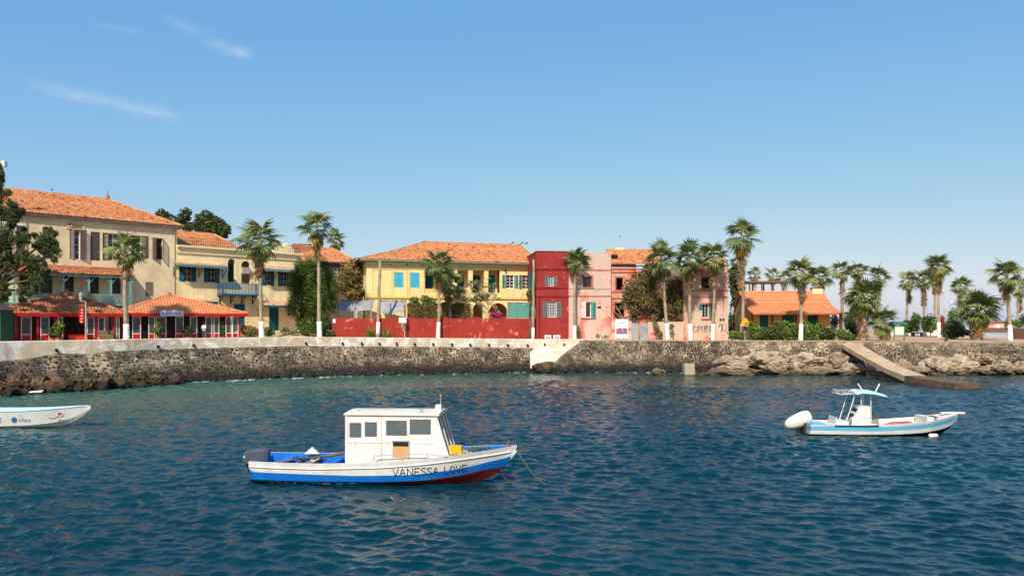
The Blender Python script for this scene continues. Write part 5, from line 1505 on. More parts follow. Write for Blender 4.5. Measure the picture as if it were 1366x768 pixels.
def palm(pxb, d, pxt, yt, rad_px, label, white_h=1.75, skirt=10, slen=1.0, ngreen=34, nyel=1, seed=1, trunk_r=.19, group=None, dt=0.0, emin=-58):
    rg = random.Random(seed * 13 + 5)
    x0 = XW(pxb, d); z0 = gz(x0, d); xt = XW(pxt, d); zt = ZW(yt, d) - 0.0; R_ = rad_px / FP * d * (1.18 if rad_px > 18 else 1.03); trunk_r *= .88; ngreen = int(ngreen * .82)
    o = thing('palm_tree', label, 'palm tree', (x0, d, z0), 0, group)
    H = zt - z0; dx = xt - x0
    # trunk
    path, rr = [], []
    n = 18
    for k in range(n + 1):
        t = k / n; path.append((dx * t ** 1.4 + .04 * math.sin(t * 7 + seed), dt * t + .04 * math.sin(t * 5 + seed * 2), H * t - (.15 if k == 0 else 0)))
        rr.append(trunk_r * (1.25 - .45 * t + .35 * math.exp(-t * H / .5)) * (1 + .05 * rg.uniform(-1, 1)))
    mb = MB(); mb.tube(path, rr, 9); mb.build('trunk', trunkm, o, True)
    if white_h:
        pw, rw2 = [], []
        for k in range(6):
            z = white_h * k / 5; t = z / H; pw.append((dx * t ** 1.4 + .04 * math.sin(t * 7 + seed), dt * t + .04 * math.sin(t * 5 + seed * 2), z - (.1 if k == 0 else 0)))
            rw2.append(trunk_r * (1.25 - .45 * t + .35 * math.exp(-z / .5)) + .035)
        MB().tube(pw, rw2, 10).build('painted_base', whitew, o, True)
    top = Vector(path[-1]); wa = rg.uniform(0, 6.28); wk = rg.uniform(.05, .28)
    # living crown
    for k in range(ngreen):
        t = (k + .5) / ngreen; el = math.radians(82 + (emin - 82) * t ** .85 + rg.uniform(-9, 9)); az = k * 2.39996 + rg.uniform(-.25, .25)
        el += wk * math.cos(az - wa)
        s_ = R_ * rg.uniform(.78, 1.18) * (.75 + .35 * math.sin(math.pi * min(1, t + .15)))
        lf = link('leaf', rg.choice(LG[:4] if t < .7 else LG[2:]), o)
        lf.location = top + Vector((0, 0, .12 - .42 * t * R_)) ; lf.rotation_euler = (rg.uniform(-.6, .6), -el, az); lf.scale = (s_,) * 3
    for k in range(nyel):
        el = math.radians(rg.uniform(-62, -40)); az = rg.uniform(0, 6.28)
        lf = link('leaf', rg.choice(LY), o); lf.location = top + Vector((0, 0, -.4 * R_)); lf.rotation_euler = (rg.uniform(-.4, .4), -el, az); lf.scale = (R_ * .85,) * 3
    for k in range(skirt):
        t = k / max(1, skirt); el = math.radians(rg.uniform(-86, -66)); az = k * 2.4 + rg.uniform(-.3, .3)
        lf = link('dead_leaf', rg.choice(LD), o); lf.location = top + Vector((0, 0, -.3 * R_ - slen * R_ * t * .8)); lf.rotation_euler = (rg.uniform(-.4, .4), -el, az)
        lf.scale = (R_ * rg.uniform(.62, .85), R_ * .62, R_ * .62)
    return o
palm(168, 62.6, 167, 334, 22, 'palm with a whitewashed foot between the two restaurant pavilions', 1.55, 14, 1.0, seed=1)
palm(349, 70.9, 346, 320, 27, 'palm with a whitewashed foot in front of the pale house balcony', 1.75, 16, .9, 36, seed=2)
palm(426.5, 73.0, 423, 302, 21, 'tall slim palm with a whitewashed foot in front of the conifer', 1.8, 14, 1.3, 28, 3, seed=3)
palm(447, 104, 448, 320, 15.5, 'palm crown showing above the tile roof behind the conifer', 0, 4, .6, 30, 0, seed=4)
palm(585, 76.8, 586, 352, 21, 'palm with a whitewashed foot in front of the red garden wall and yellow house', 1.8, 10, .8, 34, seed=5, trunk_r=.16)
palm(601, 80.2, 599, 378, 19, 'short palm growing behind the red garden wall by the loggia', 0, 10, .9, 30, seed=6)
palm(766, 79.05, 768, 347, 17.5, 'palm with a whitewashed foot in front of the pale pink house', 1.55, 8, 1.2, 32, seed=7, trunk_r=.15)
palm(890, 78.2, 882, 345, 22, 'palm with a hanging brown skirt beside the metal gate of the ruined house', 1.8, 20, 1.4, 34, 1, seed=8, trunk_r=.17)
palm(921, 78.2, 919, 344, 22, 'palm with a whitewashed foot at the edge of the graffiti wall by the ruin', 1.75, 18, 1.1, 34, 1, seed=9, trunk_r=.17)
palm(951.5, 78.4, 953, 344, 20, 'palm with a whitewashed foot right in front of the graffiti', 1.75, 14, 1.1, 32, 0, seed=10, trunk_r=.16)
palm(991, 79.0, 990, 313, 22, 'tallest palm, with a long yellow brown skirt, beside the orange roofed house', 1.8, 30, 2.6, 26, 7, seed=11, trunk_r=.17)
palm(1068, 77.2, 1070, 363, 19, 'palm with a thick brown skirt standing in the hedge before the orange roof', 1.75, 24, 1.2, 34, 1, seed=12, trunk_r=.17)
bgl = 'palm rising behind the roof of the orange roofed house'; bgg = 'palms behind the orange roofed house'
palm(1091, 100, 1092, 369, 18, 'palm leaning out behind the chimney of the orange roofed house', 0, 14, 1.2, 30, 0, seed=13)
for k, (px, d, y, r) in enumerate(((1007, 106, 366, 11), (1031, 108, 367, 12), (1047, 104, 371, 12))): palm(px, d, px, y, r, bgl, 0, 8, .9, 22, 0, seed=14 + k, group=bgg)
palm(984, 92, 984, 352, 12, 'palm crown half hidden between the peeling pink house and the tallest palm', 0, 8, .9, 22, 0, seed=17)
palm(1124, 90, 1123, 361, 15, 'palm with a long shaggy skirt behind the porch of the orange roofed house', 0, 22, 1.5, 28, 0, seed=20)
fl = 'tall palm standing behind the big bushy palm near the slipway'; fg = 'palms behind the bushy palm'
palm(1144, 98, 1144, 361, 14, fl, 0, 16, 1.2, 30, 0, seed=21, group=fg)
palm(1173, 94, 1172, 368, 15, fl, 0, 16, 1.1, 30, 0, seed=22, group=fg)
palm(1151, 79.6, 1152, 396, 23, 'big bushy palm with a full skirt reaching the ground by the slipway', 0, 40, 1.9, 60, 4, seed=23, trunk_r=.32, emin=-75)
palm(1178, 80.0, 1179, 428, 19, 'low young palm growing beside the big bushy palm', 0, 14, .6, 34, 3, seed=24, trunk_r=.25, emin=-60)
palm(1209, 112, 1212, 374, 15, 'slim palm behind the shrubs of the quay garden', 0, 20, 1.4, 30, 0, seed=25)
palm(1233, 108, 1232, 372, 16.5, 'palm with a whitewashed foot beside the low white planter wall', 2.3, 26, 1.7, 30, 0, seed=26)
palm(1252, 98, 1252, 356, 18, 'tallest palm of the quay garden, with a whitewashed foot', 2.0, 26, 1.3, 34, 1, seed=27)
palm(1247.5, 130, 1246, 370, 12, 'thin palm half hidden behind the tallest garden palm', 0, 14, 1.4, 22, 0, seed=28)
palm(1279, 118, 1281, 381, 14.5, 'palm with a brown skirt beside the lamp poles', 0, 26, 1.7, 30, 0, seed=29)
palm(1304, 84, 1305, 411, 24, 'broad low palm with a short thick trunk and a yellowing frond', 0, 26, 1.0, 56, 4, seed=30, trunk_r=.3, emin=-62)
palm(1347.5, 80, 1342, 366, 20, 'palm with a whitewashed foot on the open paving at the end of the quay', 1.7, 12, 1.0, 34, 2, seed=31)
palm(1357, 122, 1360, 383, 15, 'palm with a brown skirt and white foot beyond the paving', 2.2, 24, 1.6, 28, 0, seed=32)

# bare dead palm trunks
def bare_trunk(pxb, d, pxt, yt, wh, label, r=.14):
    x0 = XW(pxb, d); z0 = gz(x0, d); p = P(pxt, yt, d); o = thing('dead_palm_trunk', label, 'tree trunk', (x0, d, z0))
    n = 10; v = Vector((p.x - x0, 0, p.z - z0))
    MB().tube([v * (k / n) + Vector((.03 * math.sin(k * 1.7), 0, 0)) for k in range(n + 1)], [r * (1.25 - .3 * k / n) for k in range(n + 1)], 8).build('trunk', trunkm, o, True)
    MB().tube([v * 0, v * (wh / v.z)], [r * 1.75, r * 1.35], 9).build('painted_base', whitew, o, True)
bare_trunk(504, 75.6, 507, 348, 1.75, 'bare leaning trunk with a white foot before the left end of the yellow house')
bare_trunk(711, 78.9, 712, 346, 1.35, 'bare grey trunk with a white foot beside the red house corner', .12)

# ------------------------------------------------------------------ leafy trees and shrubs
def leaves(clumps, size, seed, up=0.3, thin=1.0, flat=1.0):
    """clumps: (cx,cy,cz, rx,ry,rz, n); returns verts, quads, tones"""
    rg = np.random.default_rng(seed); V, T = [], []
    for cx_, cy_, cz_, rx, ry, rz, n in clumps:
        n = int(n)
        d = rg.normal(size=(n, 3)); d /= np.linalg.norm(d, axis=1)[:, None]
        r = rg.uniform(0, 1, n) ** 0.42
        # lumpy outline
        ph = rg.uniform(0, 6.28, 3)
        lump = 1 + .16 * np.sin(3 * d[:, 0] + ph[0]) * np.cos(4 * d[:, 2] + ph[1]) + .12 * np.sin(7 * d[:, 2] + 5 * d[:, 0] + ph[2])
        p = d * (r * lump)[:, None] * np.array([rx, ry, rz]) + np.array([cx_, cy_, cz_])
        nrm = d * .7 + rg.normal(size=(n, 3)) * .6 + np.array([0, 0, up]); nrm /= np.linalg.norm(nrm, axis=1)[:, None]
        t1 = np.cross(nrm, rg.normal(size=(n, 3))); t1 /= np.linalg.norm(t1, axis=1)[:, None] + 1e-9
        t2 = np.cross(nrm, t1)
        s_ = size * rg.uniform(.6, 1.35, n)[:, None]
        a, b = t1 * s_ * .5 * thin, t2 * s_ * .5 * flat
        V.append(np.stack([p - b, p + a, p + b * 1.1, p - a], 1).reshape(-1, 3))
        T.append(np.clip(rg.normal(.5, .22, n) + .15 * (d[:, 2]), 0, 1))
    V = np.concatenate(V); n = len(V) // 4
    return V, np.arange(n * 4).reshape(-1, 4), np.concatenate(T)
def cl_px(px, py, d, rpx, rpy, n, ry=None, o=None):
    p = P(px, py, d); k = d / FP
    q = (p.x, p.y, p.z) if o is None else (p.x - o[0], p.y - o[1], p.z - o[2])
    return (*q, rpx * k, (ry if ry else rpx * k * .9), rpy * k, n)
def tree(name, pxb, d, clumps, mat, size, label, cat='tree', seed=1, thin=1.0, flat=1.0, trunk_r=.16, group=None, limbs=True, up=.3, zb=None, extra=()):
    """clumps in photo px: (px, py, rx, ry, n, depth offset)"""
    x0 = XW(pxb, d); z0 = gz(x0, d) if zb is None else zb
    o = thing(name, label, cat, (x0, d, z0), 0, group); L_ = o.location
    cs = []
    nl = len(clumps)
    for px, py, rx, ry, n, dd in list(clumps) + list(extra):
        p = P(px, py, d + dd); k = (d + dd) / FP
        cs.append((p.x - L_.x, p.y - L_.y, p.z - L_.z, rx * k, rx * k * .85, ry * k, n))
    V, Q, T_ = leaves(cs, size, seed, up, thin, flat)
    # nothing may hang below the ground
    V[:, 2] = np.maximum(V[:, 2], 0.03)
    link('crown' if cat == 'tree' else 'foliage', nmesh(name, V, Q, mat, T_), o)
    if limbs:
        rg = random.Random(seed); mb = MB()
        cz = sum(c[2] * c[6] for c in cs) / sum(c[6] for c in cs); cx_ = sum(c[0] * c[6] for c in cs) / sum(c[6] for c in cs)
        fork = Vector((cx_ * .45, 0, max(.3, cz * .5)))
        mb.tube([(0, 0, -.1), fork * .5 + Vector((.06, .03, 0)), fork], [trunk_r * 1.3, trunk_r, trunk_r * .8], 7)
        for c in cs[:nl]:
            e = Vector(c[:3]); m_ = fork.lerp(e, .5) + Vector((rg.uniform(-.2, .2), rg.uniform(-.2, .2), .15))
            mb.tube([fork * .96, m_, e, e + Vector((rg.uniform(-.3, .3), 0, c[5] * .5))], [trunk_r * .6, trunk_r * .38, trunk_r * .2, .015], 5)
        mb.build('trunk' if cat == 'tree' else 'stems', barkm, o, True)
    return o
# feathery dark tree at the left edge, overhanging the shaded pavilion
rgs = random.Random(31)
big = [(-2, 232, 8, 22, 500, 0), (-8, 262, 18, 20, 900, 0), (17, 285, 14, 18, 800, -.5), (34, 318, 9, 12, 300, -.5), (8, 318, 18, 24, 1300, 0), (60, 322, 16, 17, 1000, .5), (76, 335, 8, 12, 200, .5), (40, 348, 24, 11, 800, 0), (52, 372, 17, 17, 1000, 0),
     (8, 352, 18, 18, 800, .3), (30, 388, 10, 12, 280, 0), (2, 392, 11, 28, 500, 0), (-30, 330, 28, 56, 1800, .5), (-36, 270, 18, 36, 900, .5)]
cs = []; smalls = []
for px, py, rx, ry, n, dd in big:
    cs.append((px, py, rx * .85, ry * .85, n * 1.1, dd)); m_ = max(3, n // 80)
    for k in range(m_):
        a = rgs.uniform(0, 6.28); q = rgs.random() ** .4
        smalls.append((px + math.cos(a) * q * rx * 1.08, py + math.sin(a) * q * ry * 1.08, rgs.uniform(3, 5.5), rgs.uniform(3, 6) , 2.3 * n / m_, dd + rgs.uniform(-1, 1)))
tree('shade_tree', -34, 60.5, cs, fol_dk, .22, 'dark feathery tree at the quay end overhanging the kiosk and pavilion', seed=3, thin=.32, flat=1.3, trunk_r=.28, up=.1, extra=smalls)
# trees behind the pale house
tree('garden_tree', 224, 112, [(216, 288, 9, 9, 700, 0), (224, 294, 8, 9, 500, 0), (210, 296, 8, 8, 400, 0)], fol_dk, .3, 'small dark tree crown behind the hotel and pale house roofs', seed=5)
tree('garden_tree', 246, 116, [(248, 287, 8, 10, 500, 0), (240, 294, 8, 8, 420, 0), (251, 303, 9, 8, 420, 0), (236, 301, 8, 8, 350, 0)], fol_dk, .3, 'open spindly tree crown behind the pale house tile roof', seed=6)
tree('garden_tree', 285, 112, [(276, 296, 17, 14, 2200, 0), (288, 304, 16, 14, 2000, 0), (298, 308, 10, 10, 900, 0), (268, 306, 10, 10, 900, 0)], fol_dk, .3, 'dense round tree crown behind the pale house roof ridge', seed=7)
# conifer
rgc = random.Random(8); cs = []
for k in range(62):
    t = rgc.random(); y = 350 + 92 * t; hw = 36 * (math.sin(math.pi * min(1, (t * .80 + .10))) ** .7); px = 416 + rgc.uniform(-1, 1) * hw * .84; cs.append((px, y, 8, 13, 460, rgc.uniform(-1.4, .6)))
cs += [(416, 395, 26, 38, 5000, .2), (412, 362, 14, 18, 1500, 0), (436, 372, 12, 18, 1200, 0), (402, 372, 10, 18, 1000, 0)]
tree('conifer', 416, 76.6, cs, fol_cn, .30, 'large dense dark green conifer between the pale house and the red wall', seed=9, thin=.16, flat=1.4, up=1.2)
tree('dry_tree', 468, 84, [(470, 366, 20, 16, 2400, 0), (460, 380, 14, 14, 1500, 0), (482, 380, 12, 16, 1500, 0), (472, 392, 16, 10, 1300, 0), (474, 352, 10, 8, 600, 0)], fol_br, .2, 'brownish dry leafed tree between the conifer and the yellow house', seed=10)
tree('green_shrub', 486, 82, [(486, 391, 5.5, 6, 420, 0), (704, 392, .1, .1, 1, 0)][:1], fol_md, .16, 'bright green shrub tuft against the yellow house corner', 'shrub', seed=11, limbs=True)
# tree growing out of the ruin
cs = [(848, 385, 18, 20, 2600, 0), (866, 372, 18, 18, 2600, .3), (880, 392, 20, 20, 2800, .4), (858, 404, 22, 14, 2200, -.2), (900, 384, 16, 18, 2000, .6), (908, 405, 16, 16, 1800, .5), (886, 414, 20, 12, 1800, 0), (915, 372, 9, 12, 600, .6), (838, 398, 10, 12, 700, -.2), (868, 358, 12, 10, 900, .4), (906, 424, 10, 10, 500, .2), (872, 426, 8, 8, 400, -.4), (846, 418, 7, 7, 260, -.4)]
tree('ruin_tree', 878, 81.0, cs, fol_ol, .16, 'sprawling olive brown tree growing out of the ruined house', seed=12, trunk_r=.2)
# dark trees behind the peeling pink house
tree('garden_tree', 982, 92, [(980, 372, 9, 22, 1300, 0), (984, 402, 10, 22, 1500, 0), (978, 430, 9, 16, 900, 0), (988, 425, 8, 18, 800, 0)], fol_dk, .24, 'dark leafy tree behind the lantern beside the peeling pink house', seed=13)
# clipped hedge and topiary behind the garden wall
def hedge_box(px0, px1, y0, y1, d, mat, label, seed, n, size=.14, dep=1.0, zb=None):
    x0, x1 = XW(px0, d), XW(px1, d); zt = ZW(y0, d); g = gz((x0 + x1) / 2, d); zl = ZW(y1, d) if zb is None else zb
    o = thing('clipped_hedge', label, 'hedge', ((x0 + x1) / 2, d, g)); rg = np.random.default_rng(seed)
    p = np.stack([rg.uniform(x0, x1, n), rg.uniform(0, dep, n) ** 1.6, rg.uniform(zl, zt, n)], 1); p[: n // 3, 2] = zt - np.abs(rg.normal(0, .06, n // 3))
    p[:, 0] -= (x0 + x1) / 2; p[:, 2] -= g; p[:, 2] += .08 * np.sin(p[:, 0] * 4) + .05 * np.sin(p[:, 0] * 9)
    cl = [(a, b, c, .05, .05, .05, 1) for a, b, c in p]
    nrm = rg.normal(size=(n, 3)) + np.array([0, -.6, .5]); nrm /= np.linalg.norm(nrm, axis=1)[:, None]
    t1 = np.cross(nrm, rg.normal(size=(n, 3))); t1 /= np.linalg.norm(t1, axis=1)[:, None]; t2 = np.cross(nrm, t1); s_ = size * rg.uniform(.6, 1.3, n)[:, None]
    V = np.stack([p - t2 * s_ * .5, p + t1 * s_ * .5, p + t2 * s_ * .5, p - t1 * s_ * .5], 1).reshape(-1, 3)
    link('foliage', nmesh('hedge', V, np.arange(n * 4).reshape(-1, 4), mat, np.clip(rg.normal(.4, .2, n), 0, 1)), o)
    mb = MB()
    for k in range(int((x1 - x0) / .6)): x = x0 - (x0 + x1) / 2 + .3 + k * .6; mb.tube([(x, .5, 0), (x + .05, .5, zt - g - .3)], .035, 5)
    mb.build('stems', barkm, o)
hedge_box(543, 583, 405, 424, 79.6, fol_br, 'dark clipped hedge behind the red wall, under the first loggia bays', 21, 5200)
hedge_box(588, 626, 405, 424, 80.2, fol_br, 'dark clipped hedge behind the red wall, below the short palm', 22, 5000)
tree('topiary_shrub', 553, 80.8, [(553, 402, 7, 7, 700, 0)], fol_md, .14, 'small round topiary shrub above the clipped hedge', 'shrub', seed=23)
tree('topiary_shrub', 570, 80.8, [(568, 400, 8, 7, 700, 0), (575, 403, 7, 6, 500, 0)], fol_md, .14, 'wider round topiary shrub above the clipped hedge beside the palm', 'shrub', seed=24)
# frangipani with bare branches
def frangipani():
    d = 79.9; x0 = XW(664, d); o = thing('frangipani_tree', 'sparse pale branched frangipani behind the red wall', 'tree', (x0, d, gz(x0, d)))
    rg = random.Random(5); mb = MB(); tips = []
    def br(p, v, r, n):
        q = p + v; mb.tube([p, p.lerp(q, .5) + Vector((rg.uniform(-.05, .05), 0, .04)), q], [r, r * .85, r * .7], 5)
        if n == 0: tips.append(q); return
        for s_ in range(rg.choice((2, 3, 3))):
            a = rg.uniform(-.75, .75); w = Vector((v.x * math.cos(a) + abs(v.z) * math.sin(a), rg.uniform(-.35, .35), max(.12, v.z * math.cos(a) * .8))).normalized() * v.length * rg.uniform(.62, .88)
            br(q, w, r * .68, n - 1)
    br(Vector((0, 0, -.1)), Vector((-.35, 0, 1.9)), .10, 5); br(Vector((.1, 0, -.1)), Vector((.6, 0, 1.85)), .09, 5)
    mb.build('trunk', M('pale_bark', srgb(176, 150, 120), .9, .15), o, True)
    V, Q, T_ = leaves([(t.x, t.y, t.z, .16, .16, .12, 9) for t in tips], .15, 6); link('crown', nmesh('frangipani', V, Q, fol_pl, T_), o)
frangipani()
tree('bougainvillea', 662, 79.6, [(659, 419, 5, 4, 420, 0), (667, 420, 4, 3.5, 280, 0)], flower, .12, 'magenta flowering shrub showing over the red wall beside the arch', 'shrub', seed=26)
tree('wall_vine', 707, 79.9, [(706, 393, 4, 8, 420, 0)], fol_md, .14, 'green climbing plant between the yellow and the red house', 'shrub', seed=27)
# shrubs on the bank and along the quay
SH = [(334, 72.3, [(328, 441, 9, 7, 650, 0), (338, 442, 9, 7, 600, 0)], fol_br, .15, 'dark shrub against the parapet left of the balcony palm'),
      (358, 72.6, [(356, 442, 6, 6, 380, 0), (362, 443, 5, 5, 260, 0)], fol_md, .14, 'small shrub right beside the foot of the balcony palm'),
      (384, 75.2, [(380, 440, 7, 5, 260, 0), (391, 441, 6, 5, 220, 0)], fol_pl, .13, 'pale dry shrub on the sandy bank below the teal door'),
      (437, 74.2, [(434, 444, 9, 6, 650, 0), (443, 446, 5, 4, 260, 0)], fol_dk, .15, 'dark low shrub at the foot of the tall slim palm'),
      (419, 74.0, [(417, 447, 6, 3, 200, 0)], fol_br, .12, 'low dry tuft left of the tall slim palm'),
      (771, 79.4, [(771.5, 441, 3, 10, 300, 0)], fol_br, .11, 'thin upright weed against the pink wall beside its palm'),
      (803, 78.6, [(798, 448, 4, 3.5, 140, 0), (809, 449, 4, 3, 120, 0)], fol_pl, .1, 'pale weeds on top of the sea wall before the pink house'),
      (880, 79.0, [(876, 437, 5, 7, 240, 0), (881, 446, 4, 6, 180, 0), (873, 424, 4, 6, 160, 0)], fol_br, .13, 'straggling shrub on the low wall of the ruined house'),
      (898, 79.0, [(896, 436, 4, 5, 150, 0)], fol_br, .12, 'small dry sprig on the low wall beside the skirted palm'),
      (980, 78.0, [(978, 446, 7, 6, 380, 0), (987, 447, 6, 5, 300, 0)], fol_md, .17, 'light green shrub at the foot of the tallest palm'),
      (1007, 78.6, [(1006, 443, 11, 13, 1500, 0), (1001, 436, 8, 8, 600, 0), (1014, 446, 9, 9, 700, 0)], fol_md, .17, 'bright green hedge shrub beside the yellow notice board'),
      (1030, 78.4, [(1024, 446, 14, 11, 1700, 0), (1036, 443, 12, 13, 1500, 0)], fol_dk, .15, 'dark hedge shrub under the first green doors'),
      (1054, 78.4, [(1048, 444, 13, 13, 1700, 0), (1060, 443, 10, 13, 1200, 0)], fol_md, .16, 'green hedge shrub before the wide green door'),
      (1082, 78.4, [(1076, 443, 11, 14, 1600, 0), (1089, 444, 11, 13, 1400, 0)], fol_md, .17, 'leafy hedge shrub right of the palm in the hedge'),
      (1102, 78.4, [(1101, 444, 11, 12, 1300, 0), (1109, 446, 7, 9, 600, 0)], fol_dk, .15, 'darker hedge shrub at the porch end of the hedge'),
      (1046, 79.2, [(1044, 431, 12, 4, 500, 0)], fol_md, .14, 'low leafy growth along the back of the hedge'),
      (1127, 76.4, [(1122, 445, 8, 7, 700, 0), (1131, 448, 8, 7, 700, 0), (1136, 451, 5, 5, 300, 0)], fol_md, .14, 'green shrub spilling over the sea wall at the head of the slipway'),
      (1112, 84, [(1113, 428, 6, 12, 600, 0)], fol_dk, .15, 'dark shrub in the shade of the porch'),
      (1135, 86, [(1134, 428, 9, 16, 1200, 0), (1142, 440, 8, 10, 700, 0)], fol_dk, .18, 'dark undergrowth behind the big bushy palm'),
      (1216, 108, [(1214, 434, 13, 9, 1200, 0), (1222, 425, 7, 9, 500, 0), (1206, 439, 9, 6, 500, 0)], fol_md, .22, 'bright garden shrub behind the green information board'),
      (1241, 104, [(1240, 432, 11, 13, 1300, 0)], fol_md, .2, 'green garden shrub between the two white footed palms'),
      (1259, 100, [(1257, 432, 5, 11, 500, 0)], flowr_r, .18, 'reddish flowering shrub beside the tallest garden palm'),
      (1272, 88, [(1272, 438, 14, 14, 1900, 0), (1284, 444, 10, 6, 600, 0), (1266, 446, 8, 5, 400, 0)], fol_dk, .18, 'dark low shrubbery beside the broad low palm'),
      (1276, 104, [(1276, 420, 12, 9, 800, 0)], fol_md, .22, 'rounded green bush below the lamp poles'),
      (1352, 112, [(1346, 431, 7, 8, 420, 0), (1358, 432, 6, 7, 300, 0)], fol_md, .2, 'green bush behind the brown boundary wall'),
      (1366, 140, [(1366, 426, 8, 9, 420, 0)], fol_dk, .25, 'dark bush at the far end of the boundary wall'),
      (190, 104, [(1, 1, 1, 1, 1, 0)][:0], fol_dk, .2, '')]
for k, s_ in enumerate(SH):
    if not s_[2]: continue
    tree('shrub', s_[0], s_[1], s_[2], s_[3], s_[4], s_[5], 'shrub', seed=40 + k, trunk_r=.05)
# spiky agave tufts beside the bare trunk
def agave(px, d, n, ln, label, mat=fol_md):
    x0 = XW(px, d); o = thing('agave_plant', label, 'plant', (x0, d, gz(x0, d))); rg = random.Random(int(px))
    for k in range(n):
        a = k * 2.4; el = rg.uniform(.45, 1.35); L_ = ln * rg.uniform(.75, 1.1); v = Vector((math.cos(a) * math.cos(el), math.sin(a) * math.cos(el), math.sin(el))); w = Vector((-math.sin(a), math.cos(a), 0)) * .06
        mb = MB(); mb.tone = rg.uniform(.4, .9); p0 = v * .05; p1 = v * L_ * .5 + w * 0; p2 = v * L_ - Vector((0, 0, .12))
        mb.poly([p0 - w * .6, p1 - w, p2, p1 + w, p0 + w * .6]); mb.build('blade', mat, o)
    return o
agave(493, 75.0, 30, 1.75, 'spiky green plant left of the bare leaning trunk')
agave(514.5, 75.3, 26, 1.6, 'spiky green plant right of the bare leaning trunk')
agave(576, 76.4, 10, .4, 'tiny spiky tuft at the foot of the red wall')
# ------------------------------------------------------------------ boats
def hull(o, secs, bands, mats, rail, deckz, deckmat, inmat, thick=.07):
    """secs: (x, half beam at gunwale, gunwale z, half beam at chine, chine z, keel z); bands: list of functions x->z between colours"""
    def side(sec, z):
        x, bg_, zg, bc, zc, zk = sec
        if z >= zc:
            t = (z - zc) / max(1e-6, zg - zc); return bc + (bg_ - bc) * t
        t = (z - zk) / max(1e-6, zc - zk); return bc * max(0, t) ** .7
    mb = MB(); rows = []
    for sec in secs:
        x, bg_, zg, bc, zc, zk = sec
        zs = [zk, zc] + [min(max(f_(x), zk + .01), zg) for f_ in bands] + [zg]
        zs = sorted(zs); rows.append([(x, side(sec, z), z) for z in zs])
    nb = len(rows[0])
    # colour index of each strip decided by its middle height against the bands
    for s_ in (1, -1):
        for a, b, sa, sb in zip(rows, rows[1:], secs, secs[1:]):
            for k in range(nb - 1):
                q = [a[k], b[k], b[k + 1], a[k + 1]]
                zm = sum(p[2] for p in q) / 4; xm = (a[k][0] + b[k][0]) / 2
                mb.mi = sum(1 for f_ in bands if zm > f_(xm))
                pts = [(p[0], p[1] * s_, p[2]) for p in q]
                if s_ == 1: pts.reverse()
                mb.poly(pts)
    # transom
    a = rows[0]
    for k in range(nb - 1):
        zm = (a[k][2] + a[k + 1][2]) / 2; mb.mi = sum(1 for f_ in bands if zm > f_(a[0][0]))
        mb.poly([(a[k][0], -a[k][1], a[k][2]), (a[k][0], a[k][1], a[k][2]), (a[k + 1][0], a[k + 1][1], a[k + 1][2]), (a[k + 1][0], -a[k + 1][1], a[k + 1][2])])
    h = mb.build('hull', mats, o)
    # inner skin, gunwale cap and deck
    def dk(sec):
        z = min(max(deckz(sec[0]), sec[5] + .12), sec[2] - .01); return max(0, min(sec[1] - thick, side(sec, z) - .04)), z
    mb = MB(); mb.mi = 0
    for s_ in (1, -1):
        for sa, sb in zip(secs, secs[1:]):
            ia, ib = max(0, sa[1] - thick), max(0, sb[1] - thick)
            mb.mi = 1; mb.poly([(sa[0], sa[1] * s_, sa[2]), (sb[0], sb[1] * s_, sb[2]), (sb[0], ib * s_, sb[2]), (sa[0], ia * s_, sa[2])])
            mb.mi = 0; (wa, za), (wb, zb_) = dk(sa), dk(sb); mb.poly([(sa[0], ia * s_, sa[2]), (sb[0], ib * s_, sb[2]), (sb[0], wb * s_, zb_), (sa[0], wa * s_, za)])
    mb.build('gunwale', [inmat, rail], o)
    mb = MB()
    for sa, sb in zip(secs, secs[1:]):
        (wa, za), (wb, zb_) = dk(sa), dk(sb); mb.poly([(sa[0], -wa, za), (sb[0], -wb, zb_), (sb[0], wb, zb_), (sa[0], wa, za)])
    mb.build('deck', deckmat, o)
    return h, side
def interp_secs(keys, n):
    xs = [k[0] for k in keys]; out = []
    for i in range(n + 1):
        x = xs[0] + (xs[-1] - xs[0]) * (i / n)
        out.append(tuple([x] + [float(np.interp(x, xs, [k[j] for k in keys])) for j in range(1, 6)]))
    # smooth
    arr = np.array(out); sm = arr.copy()
    for _ in range(3): sm[1:-1, 1:] = (sm[:-2, 1:] + 2 * sm[1:-1, 1:] + sm[2:, 1:]) / 4
    return [tuple(r) for r in sm]
class Frame:
    """boat frame: pixel on the near side plane (local y = ly) -> local x, z"""
    def __init__(s, px, d, yaw, sx=1.0): s.sx = sx; s.o = Vector((XW(px, d), d)); s.c, s.s = math.cos(yaw), math.sin(yaw); s.yaw = yaw
    def xz(s, px, py, ly):
        o_ = s.o + Vector((-s.s, s.c)) * ly; e = Vector((s.c, s.s)); r = Vector(((px - CX) / FP, 1.0))
        det = e.x * (-r.y) + r.x * e.y; u = (-o_.x * (-r.y) + r.x * (-o_.y)) / det; t = (e.x * (-o_.y) + e.y * o_.x) / det
        return u / s.sx, CH - (py - HZ) / FP * t
